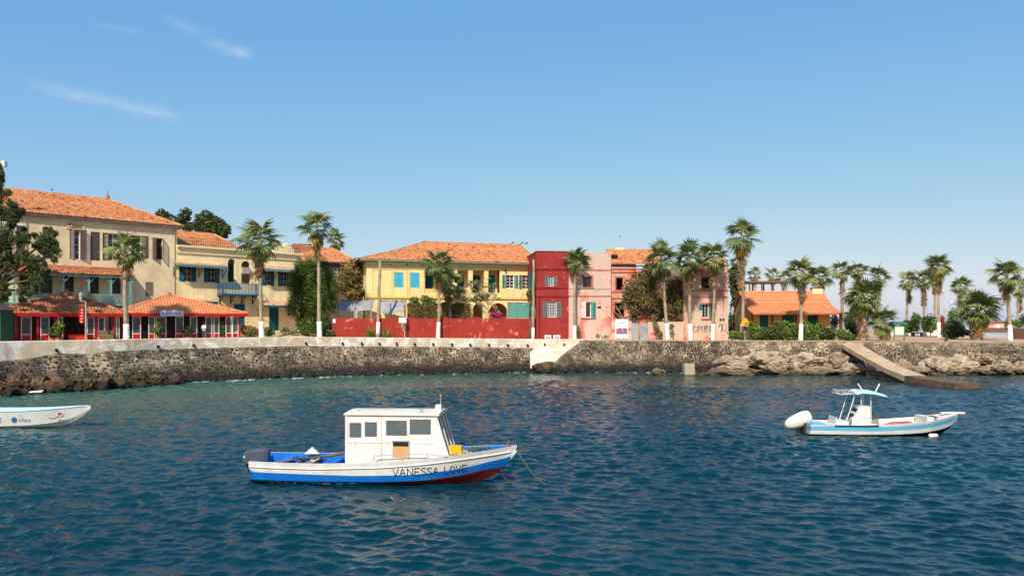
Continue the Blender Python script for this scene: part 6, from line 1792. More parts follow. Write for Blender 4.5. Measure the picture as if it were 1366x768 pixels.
def strokes_on(fr, o, sidef, secs, glyphs, mat, name, wid):
    """paint strokes (photo px polylines) on the near hull side"""
    xs = [s_[0] for s_ in secs]; mb = MB()
    def hp(px, py):
        ly = -.9
        for _ in range(4):
            x, z = fr.xz(px, py, ly); i = min(len(secs) - 2, max(0, int(np.searchsorted(xs, x)) - 1)); t = (x - xs[i]) / (xs[i + 1] - xs[i])
            ly = -(sidef(secs[i], z) * (1 - t) + sidef(secs[i + 1], z) * t)
        return Vector((x, ly - .008, z))
    for n_, line in enumerate(glyphs):
        pts = []
        for a, b in zip(line, line[1:]):
            m_ = max(1, int(math.hypot(b[0] - a[0], b[1] - a[1]) / 2))
            pts += [(a[0] + (b[0] - a[0]) * k / m_, a[1] + (b[1] - a[1]) * k / m_) for k in range(m_)]
        pts.append(line[-1]); p3 = [hp(*p) for p in pts]
        for a, b in zip(p3, p3[1:]):
            d = (b - a); n = Vector((d.z, 0, -d.x)).normalized() * wid; a2, b2 = a - d * .1 + Vector((0, -.0012 * (n_ % 3), 0)), b + d * .1 + Vector((0, -.0012 * (n_ % 3), 0))
            mb.poly([a2 - n, b2 - n, b2 + n, a2 + n])
    return mb.build(name, mat, o)
GL = {'V': [[(0, 0), (.5, 1), (1, 0)]], 'A': [[(0, 1), (.5, 0), (1, 1)], [(.22, .62), (.8, .62)]], 'N': [[(0, 1), (0, 0), (1, 1), (1, 0)]], 'E': [[(1, 0), (0, 0), (0, 1), (1, 1)], [(0, .5), (.8, .5)]],
      'S': [[(1, .12), (.7, 0), (.2, .05), (0, .25), (.3, .45), (.75, .55), (1, .78), (.7, 1), (.2, .98), (0, .85)]], 'L': [[(0, 0), (0, 1), (1, 1)]], 'O': [[(.5, 0), (.1, .2), (0, .5), (.15, .85), (.5, 1), (.85, .85), (1, .5), (.9, .2), (.5, 0)]],
      'c': [[(1, .2), (.5, 0), (0, .5), (.5, 1), (1, .8)]], 'f': [[(1, -.4), (.5, -.3), (.4, 1)], [(0, .15), (.9, .15)]], 'a': [[(.1, .1), (.7, 0), (.9, .3), (.9, 1), (.4, 1), (0, .75), (.4, .5), (.9, .5)]], 'o': [[(.5, 0), (0, .5), (.5, 1), (1, .5), (.5, 0)]]}
def word(letters, ytop, ybot):
    out = []
    for ch, a, b in letters:
        for ln in GL[ch]:
            out.append([(a + (b - a) * u, ytop((a + b) / 2) + (ybot((a + b) / 2) - ytop((a + b) / 2)) * v) for u, v in ln])
    return out

rusts = M('rust_stain', srgb(206, 184, 156), .8, .15, bump=0)
def cabin_boat():
    fr = Frame(346.5, 24.2, math.radians(-4.5), .995)
    o = thing('cabin_boat', 'white and blue cabin boat lettered VANESSA LOVE moored on the water', 'boat', (fr.o.x, fr.o.y, 0), fr.yaw); o.scale = (fr.sx, 1, 1)
    keys = [(0, .86, .70, .72, .12, -.28), (.6, .92, .69, .80, .12, -.3), (2.2, 1.0, .68, .88, .12, -.3), (4.2, 1.02, .75, .88, .14, -.3), (5.6, .98, .87, .78, .18, -.28), (6.6, .82, .98, .52, .26, -.2), (7.4, .56, 1.07, .26, .42, .08), (8.0, .26, 1.12, .10, .66, .45), (8.36, .03, 1.18, .01, 1.0, .95)]
    secs = interp_secs(keys, 44)
    zred = lambda x: float(np.interp(x, [0, 3.2, 4.4, 5.6, 6.6, 7.4, 8.4], [.06, .05, .10, .20, .32, .46, .5]))
    zblu = lambda x: float(np.interp(x, [0, 3.5, 5.2, 6.6, 7.6, 8.4], [.37, .32, .37, .52, .72, .86]))
    zrub = lambda x: float(np.interp(x, secs_x, secs_g)) - .20
    secs_x = [s_[0] for s_ in secs]; secs_g = [s_[2] for s_ in secs]
    dz = lambda x: .38 if x < 5.8 else float(np.interp(x, [5.8, 8.3], [.62, .98]))
    h, sd = hull(o, secs, [lambda x: .045 if x < 3.4 else -9, zred, zblu], [hweed, hred, hblue, hwhite], hwhite, dz, hblue, hblue)
    # rubbing strake under the gunwale
    for s_ in (-1, 1):
        mb = MB(); mb.tube([(s[0], s_ * (sd(s, s[2] - .165) + .012), s[2] - .165) for s in secs[:-1]], .022, 5); mb.build('rubbing_strake', hwhite, h)
    # peeling paint and weed on the waterline
    rg = random.Random(3); mb = MB()
    for k in range(26):
        x = rg.uniform(.1, 3.4); z = rg.uniform(.0, .07); w = rg.uniform(.04, .16); i = min(len(secs) - 2, int(x / 8.36 * 44)); y = -sd(secs[i], max(z, .02)) - .006
        mb.poly([(x, y, z), (x + w, y, z - .01), (x + w * .9, y, z + .03), (x + w * .2, y, z + .035)])
    mb.build('peeled_paint', hcream, h)
    letters = [('V', 524, 531.5), ('A', 533, 541), ('N', 543.5, 550.5), ('E', 553.5, 560), ('S', 562, 568.5), ('S', 570, 576), ('A', 577.5, 585), ('L', 593, 598), ('O', 600.8, 606.5), ('V', 608.3, 614.5), ('E', 617, 623)]
    yb = lambda px: np.interp(px, [524, 585, 600, 623], [635, 632.3, 631, 627.6]); yt = lambda px: np.interp(px, [524, 585, 600, 623], [625.2, 623.2, 621.8, 619.6])
    strokes_on(fr, o, sd, secs, word(letters, yt, yb), ink, 'name_lettering', .0125)
    # cabin
    ly = -.74
    x0, zt = fr.xz(461.5, 553, ly); x1, _ = fr.xz(581, 553, ly); xb, zb = fr.xz(598, 611, ly); zd = .40; yw = .74
    x0b = x0 + .04
    cab = thing_part = MB()
    wl = [(466, 482.3, 563.5, 584), (486.3, 503, 562.5, 583), (514.8, 543, 560.5, 581.5), (546.3, 575, 559, 580)]
    holes = []
    for a, b, c, d in wl:
        u0, z1 = fr.xz(a, c, ly); u1, z0 = fr.xz(b, d, ly); holes.append((u0 - .03, u1 + .03, z0 - .03, z1 + .03))
    hu0, hz1 = fr.xz(524, 588.5, ly); hu1, hz0 = fr.xz(545, 611, ly); holes.append((hu0, hu1, hz0, hz1))
    mb = MB(); wall_holes(mb, x0, x1, zd, zt, -yw, .04, holes)
    mb.poly([(x1, -yw, zd), (x1 + .05, -yw, .66), (xb + .04, -yw, .66), (xb, -yw, zb), (x1, -yw, zt)])
    n0 = len(mb.v)
    far = MB(); wall_holes(far, x0, x1, zd, zt, yw, -.04, [q for q in holes[:4]])
    far.poly([(x1, yw, zd), (x1 + .05, yw, .66), (xb + .04, yw, .66), (xb, yw, zb), (x1, yw, zt)])
    mb.v += far.v; mb.f += [tuple(i + n0 for i in f_) for f_ in far.f]; mb.t += far.t; mb.m += far.m
    mb.poly([(x0, yw, zd), (x0, -yw, zd), (x0, -yw, zt), (x0, yw, zt)])
    cab = mb.build('cabin', hwhite, o)
    # corner posts, seams and side window frames
    mb = MB(); xm = (holes[1][1] + holes[2][0]) / 2; zs_ = holes[0][2] - .12
    mb.box(xm - .006, xm + .006, -yw - .006, -yw - .001, zd + .3, zt); mb.box(x0 + .06, holes[4][0] - .05, -yw - .006, -yw - .001, zs_ - .006, zs_ + .006); mb.box(holes[4][1] + .05, x1 - .03, -yw - .006, -yw - .001, zs_ - .006, zs_ + .006)
    mb.build('panel_seams', gutter, cab)
    mb = MB(); rg = random.Random(12)
    for k in range(16):
        hw_ = holes[k % 4]; x = rg.uniform(hw_[0], hw_[1]); z = hw_[2] - .01 if k % 2 else zs_
        if holes[4][0] - .1 < x < holes[4][1] + .1: continue
        w_ = rg.uniform(.006, .014); l_ = rg.uniform(.06, .3); mb.poly([(x - w_, -yw - .002, z), (x + w_, -yw - .002, z), (x + w_ * .3, -yw - .002, z - l_), (x - w_ * .3, -yw - .002, z - l_)])
    mb.build('rust_streaks', rusts, cab)
    mb = MB(); mb.box(x1 - .02, x1 + .02, -yw - .016, -yw - .002, zd, zt); mb.box(x0 - .02, x0 + .06, -yw - .02, -yw - .002, zd, zt); mb.build('corner_trim', hwhite, cab)
    for k, (a, b, c, d) in enumerate(holes[:4]):
        window(o, (a, b, c, d), -yw + .005, hwhite, 1, 1, glass_boat, fw=.035)
        w2 = window(o, (a, b, c, d), yw - .05, hwhite, 1, 1, glass_boat, fw=.035)
    a, b, c, d = holes[4]
    MB().box(a + .005, b - .005, -yw + .01, -yw + .03, c, c + (d - c) * .70).build('hatch_board', woodlt, cab)
    mb = MB(); mb.box(a - .03, b + .03, -yw - .03, -yw - .002, d, d + .03); mb.box(b, b + .03, -yw - .02, -yw - .002, c, d); mb.build('hatch_frame', gutter, cab)
    # raked windscreen: frame, three panes
    A_, B_, C_, D_ = Vector((x1, -yw, zt)), Vector((x1, yw, zt)), Vector((xb, yw, zb)), Vector((xb, -yw, zb))
    up = lambda s_, t_: (A_.lerp(B_, s_)).lerp(D_.lerp(C_, s_), t_)
    out = (D_ - A_).cross(B_ - A_).normalized(); out = out if out.x > 0 else -out
    mb = MB()
    def wbar(s0, s1, t0, t1, nn=.03):
        p = [up(s0, t0), up(s1, t0), up(s1, t1), up(s0, t1)]; mb.prism([q + out * .005 for q in p], out * nn)
    for s0, s1 in ((0, .05), (.31, .36), (.64, .69), (.95, 1)): wbar(s0, s1, 0, 1)
    for t0, t1 in ((0, .06), (.94, 1)):
        for s0, s1 in ((.05, .31), (.36, .64), (.69, .95)): wbar(s0, s1, t0, t1)
    ws = mb.build('windscreen', hwhite, o)
    for s0, s1 in ((.05, .31), (.36, .64), (.69, .95)):
        mb = MB(); mb.poly([up(s0, .06) + out * .01, up(s1, .06) + out * .01, up(s1, .94) + out * .01, up(s0, .94) + out * .01]); mb.build('pane', glass_boat, ws)
    # lower front of the cabin
    mb = MB(); mb.poly([(xb, -yw, zb), (xb, yw, zb), (xb + .05, yw, .66), (xb + .05, -yw, .66)]); mb.build('cabin_front', hwhite, cab)
    # roof, slightly cambered
    mb = MB(); rings = []
    for k in range(9):
        y = -yw - .06 + (2 * yw + .12) * k / 8; c_ = .05 * (1 - ((k - 4) / 4) ** 2)
        rings.append([(x0 - .06, y, zt), (x1 + .12, y, zt), (x1 + .12, y, zt + .05 + c_), (x0 - .06, y, zt + .03 + c_)])
    mb.loft(rings, True, True); rf = mb.build('cabin_roof', hcream, o)
    MB().box(x1 - .12, x1 + .06, -.12, .12, zt + .1, zt + .26).build('lamp_box', hwhite, rf)
    mb = MB(); mb.tube([(x1 + .02, .05, zt + .26), (x1 + .02, .05, zt + .55)], .012, 5); mb.tube([(x1 + .02, .05, zt + .52), (x1 + .02, .05, zt + .58)], .03, 6); mb.build('antenna', woodlt, rf)
    mb = MB(); mb.tube([(x1 - .5, -.55, zt + .06), (x1 - .5, -.55, zt + .16)], .03, 6); mb.box(x1 - .58, x1 - .42, -.58, -.52, zt + .15, zt + .18); mb.build('roof_fitting', gutter, rf)
    mb = MB(); mb.tube([(x0 + .2, -.2, zt + .09), (x0 + .9, .1, zt + .1), (x0 + 1.6, -.1, zt + .1), (x1 - .2, .2, zt + .1)], .008, 4); mb.build('roof_cord', ropet, rf)
    # grab rail along the side deck
    ly2 = -.92; pts = []
    for px, py in ((498, 614.5), (499.5, 608.5), (505, 607.2), (545, 605.3), (569, 605), (583, 607.5), (596, 607.5)): x, z = fr.xz(px, py, ly2); pts.append((x, ly2, z))
    mb = MB(); mb.tube(pts, .013, 5)
    for px, py in ((534, 606), (569, 605)): x, z = fr.xz(px, py, ly2); mb.tube([(x, ly2, z), (x, ly2, z - .16)], .011, 5)
    mb.build('grab_rail', poleg, o)
    # after-deck: thwarts, side boxes
    for x, w in ((.55, .3), (1.5, .28), (2.3, .25)): MB().box(x, x + w, -.82, .82, .50, .55).build('thwart', hblue if x != 1.5 else hcream, o)
    mb = MB(); mb.box(.0, .12, -.8, .8, .38, .62); mb.build('transom_board', hblue, o)
    mb = MB(); mb.prism([(1.25, .62, .7), (1.75, .62, .7), (1.5, .62, .92)], (0, .12, 0)); mb.build('bow_cover', hwhite, o)
    # foredeck
    mb = MB(); xs = [s_ for s_ in secs if xb + .1 < s_[0] < 8.25]
    for a, b in zip(xs, xs[1:]): mb.poly([(a[0], -a[1] + .09, a[2] - .09), (b[0], -b[1] + .06, b[2] - .07), (b[0], b[1] - .06, b[2] - .07), (a[0], a[1] - .09, a[2] - .09)])
    mb.build('foredeck', hblue, o)
    mb = MB(); mb.tube([(8.1, 0, 1.05), (8.1, 0, 1.32)], [.05, .04], 6); mb.build('bow_post', wood, o)
    # outboard motor
    m_ = thing_motor = MB(); mb = MB(); rings = []
    for x, hw, z0, z1 in ((-.36, .14, .56, .80), (-.30, .19, .52, .90), (-.02, .21, .50, .96), (.34, .18, .56, .98), (.46, .12, .64, .94)):
        rings.append([(x, -hw, z0), (x, -hw, z1 - .06), (x, -hw * .7, z1), (x, hw * .7, z1), (x, hw, z1 - .06), (x, hw, z0)])
    for r in rings: pass
    mb.loft([[(x - .14, y, z - .02) for x, y, z in r] for r in rings], True, True); mt = mb.build('outboard_motor', motor, o)
    mb = MB(); mb.tube([(-.34, 0, .55), (-.28, 0, .34), (-.24, 0, .1), (-.22, 0, -.25)], [.16, .13, .1, .08], 8); mb.build('motor_leg', blackm, mt)
    MB().box(-.16, .02, -.18, .18, .3, .62).build('motor_bracket', iron, mt)
    MB().box(-.46, -.40, -.2, .2, .70, .74).build('motor_band', hwhite, mt)
    # mooring lines
    def line(pts3, mat, label, r=.022):
        mb = MB(); mb.tube(pts3, r, 6); q = mb.build('mooring_line', mat, None); q.location = o.location; q.rotation_euler = o.rotation_euler; q.scale = o.scale; tag(q, label, 'rope'); return q
    x1_, z1_ = fr.xz(735, 641, -.2)
    line([(8.3, -.02, 1.12), (8.55, -.1, .74), (8.8, -.2, .40), (9.05, -.25, .16), (9.4, -.3, -.06)], ropeg, 'green mooring rope running from the cabin boat bow into the water', .019)
    line([(8.34, .02, 1.08), (8.58, .0, .66), (8.82, -.1, .32), (9.1, -.1, .08), (9.45, -.1, -.06)], ropeb, 'dark mooring rope beside the green one at the cabin boat bow', .018)
    line([(7.85, -.02, .42), (7.95, -.1, .2), (8.2, -.2, .02), (8.35, -.2, -.08)], ropeb, 'short dark rope hanging from the cabin boat stem', .02)
    # things lying on the boat
    q = MB(); q.prism([(6.2, -.28, .90), (6.66, -.28, .92), (6.62, -.28, 1.13), (6.24, -.28, 1.15)], (0, .42, 0)); q = q.build('plastic_crate', yellp, None); q.location = o.location; q.rotation_euler = o.rotation_euler; q.scale = o.scale; tag(q, 'yellow plastic box on the foredeck of the cabin boat', 'box')
    mb = MB(); rg = random.Random(4); 
    for k in range(9):
        a = rg.uniform(0, 6.3); c = Vector((7.25 + rg.uniform(-.35, .35), rg.uniform(-.15, .15), 1.0 + rg.uniform(0, .06))); mb.tube([c + Vector((.16 * math.cos(a + t), .16 * math.sin(a + t), .03 * math.sin(3 * t) + t * .004)) for t in np.linspace(0, 5.5, 14)], .016, 4)
    q = mb.build('rope_coil', ropeg, None); q.location = o.location; q.rotation_euler = o.rotation_euler; q.scale = o.scale; tag(q, 'tangle of green rope on the bow of the cabin boat', 'rope')
    mb = MB()
    for k in range(8):
        a = rg.uniform(0, 6.3); c = Vector((6.75 + rg.uniform(-.2, .2), rg.uniform(-.3, .1), .93 + rg.uniform(0, .05))); mb.tube([c + Vector((.12 * math.cos(a + t), .13 * math.sin(a + t), .03 * math.sin(2 * t))) for t in np.linspace(0, 5.5, 12)], .016, 4)
    q = mb.build('rope_coil', ropet, None); q.location = o.location; q.rotation_euler = o.rotation_euler; q.scale = o.scale; tag(q, 'tan rope coil on the foredeck behind the yellow box', 'rope')
    mb = MB()
    for k in range(12):
        c = Vector((1.75 + rg.uniform(-.4, .45), rg.uniform(-.3, .5), .58 + rg.uniform(0, .1))); a = rg.uniform(0, 6.3); mb.tube([c + Vector((.13 * math.cos(a + t), .13 * math.sin(a + t), .05 * math.sin(2 * t + a))) for t in np.linspace(0, 5, 10)], .018, 4)
    q = mb.build('fishing_net', ropeb, None); q.location = o.location; q.rotation_euler = o.rotation_euler; q.scale = o.scale; tag(q, 'dark heap of net and line on the after deck of the cabin boat', 'net')
    mb = MB(); mb.tube([(.7, -.35, .6), (2.1, .35, .7)], .022, 5); mb.tube([(2.1, .35, .68), (2.6, .6, .75)], .05, 5)
    q = mb.build('oar', wood, None); q.location = o.location; q.rotation_euler = o.rotation_euler; q.scale = o.scale; tag(q, 'wooden oar lying across the after deck of the cabin boat', 'oar')
cabin_boat()

canvas = M('pale_blue_canvas', srgb(186, 220, 232), .8, .05)
rimb = M('pale_blue_rim', srgb(164, 200, 214), .5, .06)
def console_boat():
    fr = Frame(1073.5, 34.1, math.radians(-2.5), .975)
    o = thing('console_skiff', 'white and light blue open skiff with a console and a sun top', 'boat', (fr.o.x, fr.o.y, 0), fr.yaw); o.scale = (fr.sx, 1, 1)
    keys = [(0, .80, .46, .7, .08, -.22), (.5, .86, .50, .76, .08, -.25), (2.2, .95, .50, .84, .08, -.25), (4.0, .95, .56, .80, .10, -.25), (5.2, .86, .66, .64, .16, -.2), (6.0, .66, .78, .40, .26, -.06), (6.6, .36, .89, .18, .45, .22), (6.95, .05, .95, .02, .75, .66)]
    secs = interp_secs(keys, 40)
    sx_ = [s_[0] for s_ in secs]; sg = [s_[2] for s_ in secs]
    zn = lambda x: float(np.interp(x, [0, 3, 5, 6.2, 7], [.05, .05, .12, .30, .5])); zw = lambda x: float(np.interp(x, [0, 3, 5, 6.2, 7], [.24, .23, .33, .5, .66])); zb = lambda x: float(np.interp(x, sx_, sg)) - (.1 if x > 3 else .05)
    h, sd = hull(o, secs, [zn, zw, zb], [hnavy, hwhite, hcyan, hwhite], hwhite, lambda x: .22 if x < 5.2 else .5, hcream, hcream, .1)
    for s_ in (-1, 1):
        mb = MB(); mb.tube([(s[0], s_ * (s[1] + .012), s[2] - .03) for s in secs if 1.0 < s[0] < 3.1], .03, 5); mb.build('rub_rail', iron, h)
    # bow deck, breasthook plank and locker
    mb = MB(); xs = [s_ for s_ in secs if 5.6 < s_[0] < 6.95]
    for a, b in zip(xs, xs[1:]): mb.poly([(a[0], -a[1], a[2] + .008), (b[0], -b[1], b[2] + .008), (b[0], b[1], b[2] + .008), (a[0], a[1], a[2] + .008)])
    mb.build('foredeck', hcream, o)
    MB().box(6.2, 7.25, -.09, .09, .93, 1.0).build('bow_plank', hwhite, o)
    lk_ = MB().box(5.3, 5.62, -.55, .55, .3, .82).build('bow_locker', hwhite, o); MB().box(5.62, 5.95, -.3, .3, .70, .80).build('locker_shade', darkm, lk_)  # solid block, its dark colour stands in for shade in the locker mouth
    # console
    co = MB(); co.prism([(2.0, -.38, .22), (2.85, -.38, .22), (2.82, -.38, 1.28), (2.38, -.38, 1.28), (2.22, -.38, .95), (2.02, -.38, .72)], (0, .76, 0)); cs = co.build('console', hwhite, o)
    mb = MB()
    for z0, z1, x0, x1 in ((1.02, 1.16, 2.27, 2.34), (.78, .92, 2.08, 2.2), (.42, .54, 1.985, 1.995)): mb.prism([(x0 - .02, -.25, z0), (x0 - .02, .25, z0), (x1 - .02, .25, z1), (x1 - .02, -.25, z1)], (-.012, 0, .004))
    mb.build('instrument_panel', blackm, cs)
    mb = MB()
    for k in range(1): 
        c = Vector((2.0, 0, .86)); mb.tube([c + Vector((-.06 * math.sin(t) * .4, .17 * math.cos(t), .17 * math.sin(t))) for t in np.linspace(0, 6.283, 16)], .018, 5); mb.tube([c, c + Vector((.14, 0, -.04))], .02, 5); mb.tube([c + Vector((0, -.17, 0)), c + Vector((0, .17, 0))], .012, 4)
    mb.build('steering_wheel', iron, cs)
    mb = MB(); mb.box(2.36, 2.84, -.384, -.381, .74, .76); mb.build('console_seam', gutter, cs)
    # seat box and after locker
    st = MB().box(1.25, 1.85, -.45, .45, .22, .60).build('seat_box', hwhite, o); MB().box(1.27, 1.31, -.45, .45, .60, .78).build('seat_back', hwhite, st)
    MB().box(.95, 1.25, -.5, .5, .38, .44).build('after_thwart', hwhite, o)
    MB().box(.1, .9, -.76, .76, .40, .46).build('stern_deck', hcyan, o)
    # sun top on four poles
    zT = 1.80
    tt = MB(); rings = []
    for k in range(9):
        y = -.75 + 1.5 * k / 8; c_ = .1 * (1 - ((k - 4) / 4) ** 2); rings.append([(2.05, y, zT + .06 + c_), (2.35, y, zT + .12 + c_), (2.9, y, zT + .08 + c_), (3.45, y, zT - .06 + c_), (3.45, y, zT - .08 + c_), (2.9, y, zT + .05 + c_), (2.35, y, zT + .09 + c_), (2.05, y, zT + .03 + c_)])
    tt.loft(rings, True, True); tp = tt.build('sun_top', canvas, o)
    for x, xt, y in ((1.75, 2.15, -.4), (1.75, 2.15, .4), (2.4, 2.42, -.4), (2.4, 2.42, .4), (2.86, 2.84, -.4), (2.86, 2.84, .4)):
        MB().tube([(x, y, .6), (xt, y, zT + .05)], .02, 6).build('top_pole', white, o)
    mb = MB(); mb.tube([(1.45, -.55, zT + .02), (2.1, -.55, zT + .06)], .018, 5); mb.tube([(1.45, .55, zT + .02), (2.1, .55, zT + .06)], .018, 5); mb.tube([(1.45, -.55, zT + .02), (1.45, .55, zT + .02)], .018, 5)
    for k in range(5): y = -.4 + .2 * k; mb.tube([(1.45, y, zT + .02), (2.1, y, zT + .05)], .01, 4)
    mb.build('gear_rack', white, tp)
    mb = MB()
    for x, a in ((2.5, -.28), (3.0, .2)):
        for y in (-.5,): mb.tube([(x, y, zT + .12), (x + a, y, zT + .5)], .03, 6)
    mb.build('rod_holder', hwhite, tp)
    rg = random.Random(2); mb = MB()
    for k in range(8): c = Vector((1.55 + .07 * k, rg.uniform(-.4, .4), zT + .1)); mb.X = Matrix.Translation(c) @ Matrix.Rotation(rg.uniform(-.6, .6), 4, 'Y'); mb.box(-.09, .09, -.16, .16, -.05, .07)
    q = mb.build('life_jackets', cloth_grey, None); q['kind'] = 'stuff'; q.location = o.location; q.rotation_euler = o.rotation_euler; q.scale = o.scale; tag(q, 'grey brown life jackets heaped on the rack of the skiff', 'life jackets')
    # tilted outboard under a white cover
    mb = MB(); rings = []; ax_ = Vector((-.93, 0, -.36)).normalized(); c0 = Vector((.28, 0, .80)); w_ = Vector((0, 1, 0)); u_ = ax_.cross(w_)
    for t, r, e in ((0, .14, .9), (.05, .27, 1), (.3, .33, 1), (.65, .33, 1), (1.0, .27, 1), (1.2, .17, .9), (1.27, .07, .8)):
        rings.append([c0 + ax_ * t + (w_ * math.cos(a) * r * .85 + u_ * math.sin(a) * r * (1 + .04 * math.sin(5 * a + t * 9))) for a in np.linspace(0, 6.283, 17)[:-1]])
    mb.loft(rings, True, True); mt = mb.build('covered_outboard', whcloth, o, True)
    MB().tube([(.05, 0, .62), (-.2, 0, .3), (-.36, 0, .02)], [.12, .1, .07], 8).build('motor_leg', blackm, mt)
    mb = MB(); mb.box(-.12, .05, -.25, .25, .02, .5); mb.build('motor_bracket', iron, mt)
    MB().tube([c0 + Vector((.0, 0, .26)), c0 + Vector((.08, 0, .42))], [.09, .06], 7).build('cover_knot', brown, mt)
    MB().tube([(3.42, .93, .55), (3.42, .93, .76)], [.05, .04], 7).build('mooring_post', blackm, o)
    q = MB(); q.prism([(3.4, -.5, .44), (4.75, -.55, .52), (4.6, -.55, .62), (3.9, -.5, .58)], (0, .3, 0)); q = q.build('red_board', M('faded_red', srgb(190, 92, 86), .7, .1), None); q.location = o.location; q.rotation_euler = o.rotation_euler; q.scale = o.scale; tag(q, 'faded red board lying inside the skiff', 'board')
    mb = MB(); mb.tube([(6.92, -.02, .92), (7.05, -.05, .55), (7.2, -.1, .22), (7.42, -.15, -.06)], .022, 5); q = mb.build('mooring_line', ropeb, None); q.location = o.location; q.rotation_euler = o.rotation_euler; q.scale = o.scale; tag(q, 'dark mooring rope hanging from the skiff bow', 'rope')
    mb = MB(); rings = [[(x, math.cos(a) * r, .02 + math.sin(a) * r) for a in np.linspace(0, 6.283, 11)[:-1]] for x, r in ((-.2, .05), (-.15, .1), (.15, .1), (.2, .05))]; mb.loft(rings, True, True); q = mb.build('float', hwhite, None, True)
    p = P(1245, 581.5, 33.0); q.location = (p.x, p.y, 0.03); tag(q, 'small white float on the water under the skiff bow', 'float')
console_boat()

def pirogue():
    d = 36.4; fr = Frame(-120, d, math.radians(-1.5))
    o = thing('pirogue', 'long white rowing pirogue with blue and red emblems on its bow', 'boat', (fr.o.x, fr.o.y, 0), fr.yaw); o.scale = (fr.sx, 1, 1)
    Lh = fr.xz(121, 541.5, 0)[0]
    k = Lh / 8.7
    keys = [(0, .2, 1.0, .08, .5, .3), (.9 * k, .55, .88, .4, .2, -.12), (2.4 * k, .8, .83, .62, .1, -.2), (4.4 * k, .86, .81, .66, .1, -.2), (6.2 * k, .74, .85, .5, .14, -.16), (7.5 * k, .46, .94, .24, .30, .06), (8.25 * k, .2, 1.0, .09, .58, .42), (8.7 * k, .02, 1.05, .01, .95, .9)]
    secs = interp_secs(keys, 40)
    h, sd = hull(o, secs, [lambda x: .035], [hweed, hwhite], rimb, lambda x: .35, rimb, rimb, .06)
    for x in (2.2, 3.9, 5.6): MB().box(x * k, x * k + .26, -.7, .7, .60, .65).build('thwart', hcyan, o)
    for s_ in (-1, 1):
        mb = MB(); mb.tube([(s[0], s_ * (s[1] + .0), s[2] + .0) for s in secs[:-1]], .025, 5); mb.build('gunwale_trim', rimb, h)
    ring = [[(19 + 3 * math.cos(a), 559.7 + 3 * math.sin(a)) for a in np.linspace(0, 6.283, 14)], [(17.4, 558.4), (20.6, 561)], [(20.8, 558.2), (17.6, 561.2)], [(16.8, 559.8), (21.2, 559.6)], [(19, 557.4), (19, 562)]]
    strokes_on(fr, o, sd, secs, ring, inkb, 'round_logo', .03)
    strokes_on(fr, o, sd, secs, word([('c', 25, 28.4), ('f', 29.2, 31.4), ('a', 32.4, 35.8), ('o', 37, 40.6)], lambda x: 559, lambda x: 562.2), inkg, 'logo_lettering', .016)
    strokes_on(fr, o, sd, secs, word([('E', -1.5, 2)], lambda x: 557.8, lambda x: 563), inkb, 'lettering', .022)
    strokes_on(fr, o, sd, secs, [[(77, 552), (79, 550.2), (82, 550.4), (80.5, 551.6), (77.5, 552.8)]], inkr, 'red_emblem', .03)
    strokes_on(fr, o, sd, secs, [[(65, 557.4), (70, 557.8), (75, 556.4), (79, 554.8)], [(80.5, 555.8), (83.5, 554.6), (85, 552)]], inkg, 'swoosh_emblem', .022)
    strokes_on(fr, o, sd, secs, word([('a', 78, 79.6), ('f', 80, 81.2), ('c', 81.8, 83.2), ('o', 83.8, 85.2), ('a', 85.8, 87)], lambda x: 559.4, lambda x: 561), inkg, 'emblem_lettering', .008)
    mb = MB(); mb.tube([fr_pt(fr, 112, 556), fr_pt(fr, 121, 561), fr_pt(fr, 131, 566), fr_pt(fr, 142, 569.5)], .02, 5); q = mb.build('mooring_line', ropeb, None); q.location = o.location; q.rotation_euler = o.rotation_euler; q.scale = o.scale; tag(q, 'dark mooring rope running from the pirogue bow into the water', 'rope')
def fr_pt(fr, px, py):
    x, z = fr.xz(px, py, 0); return (x, 0, z)
pirogue()
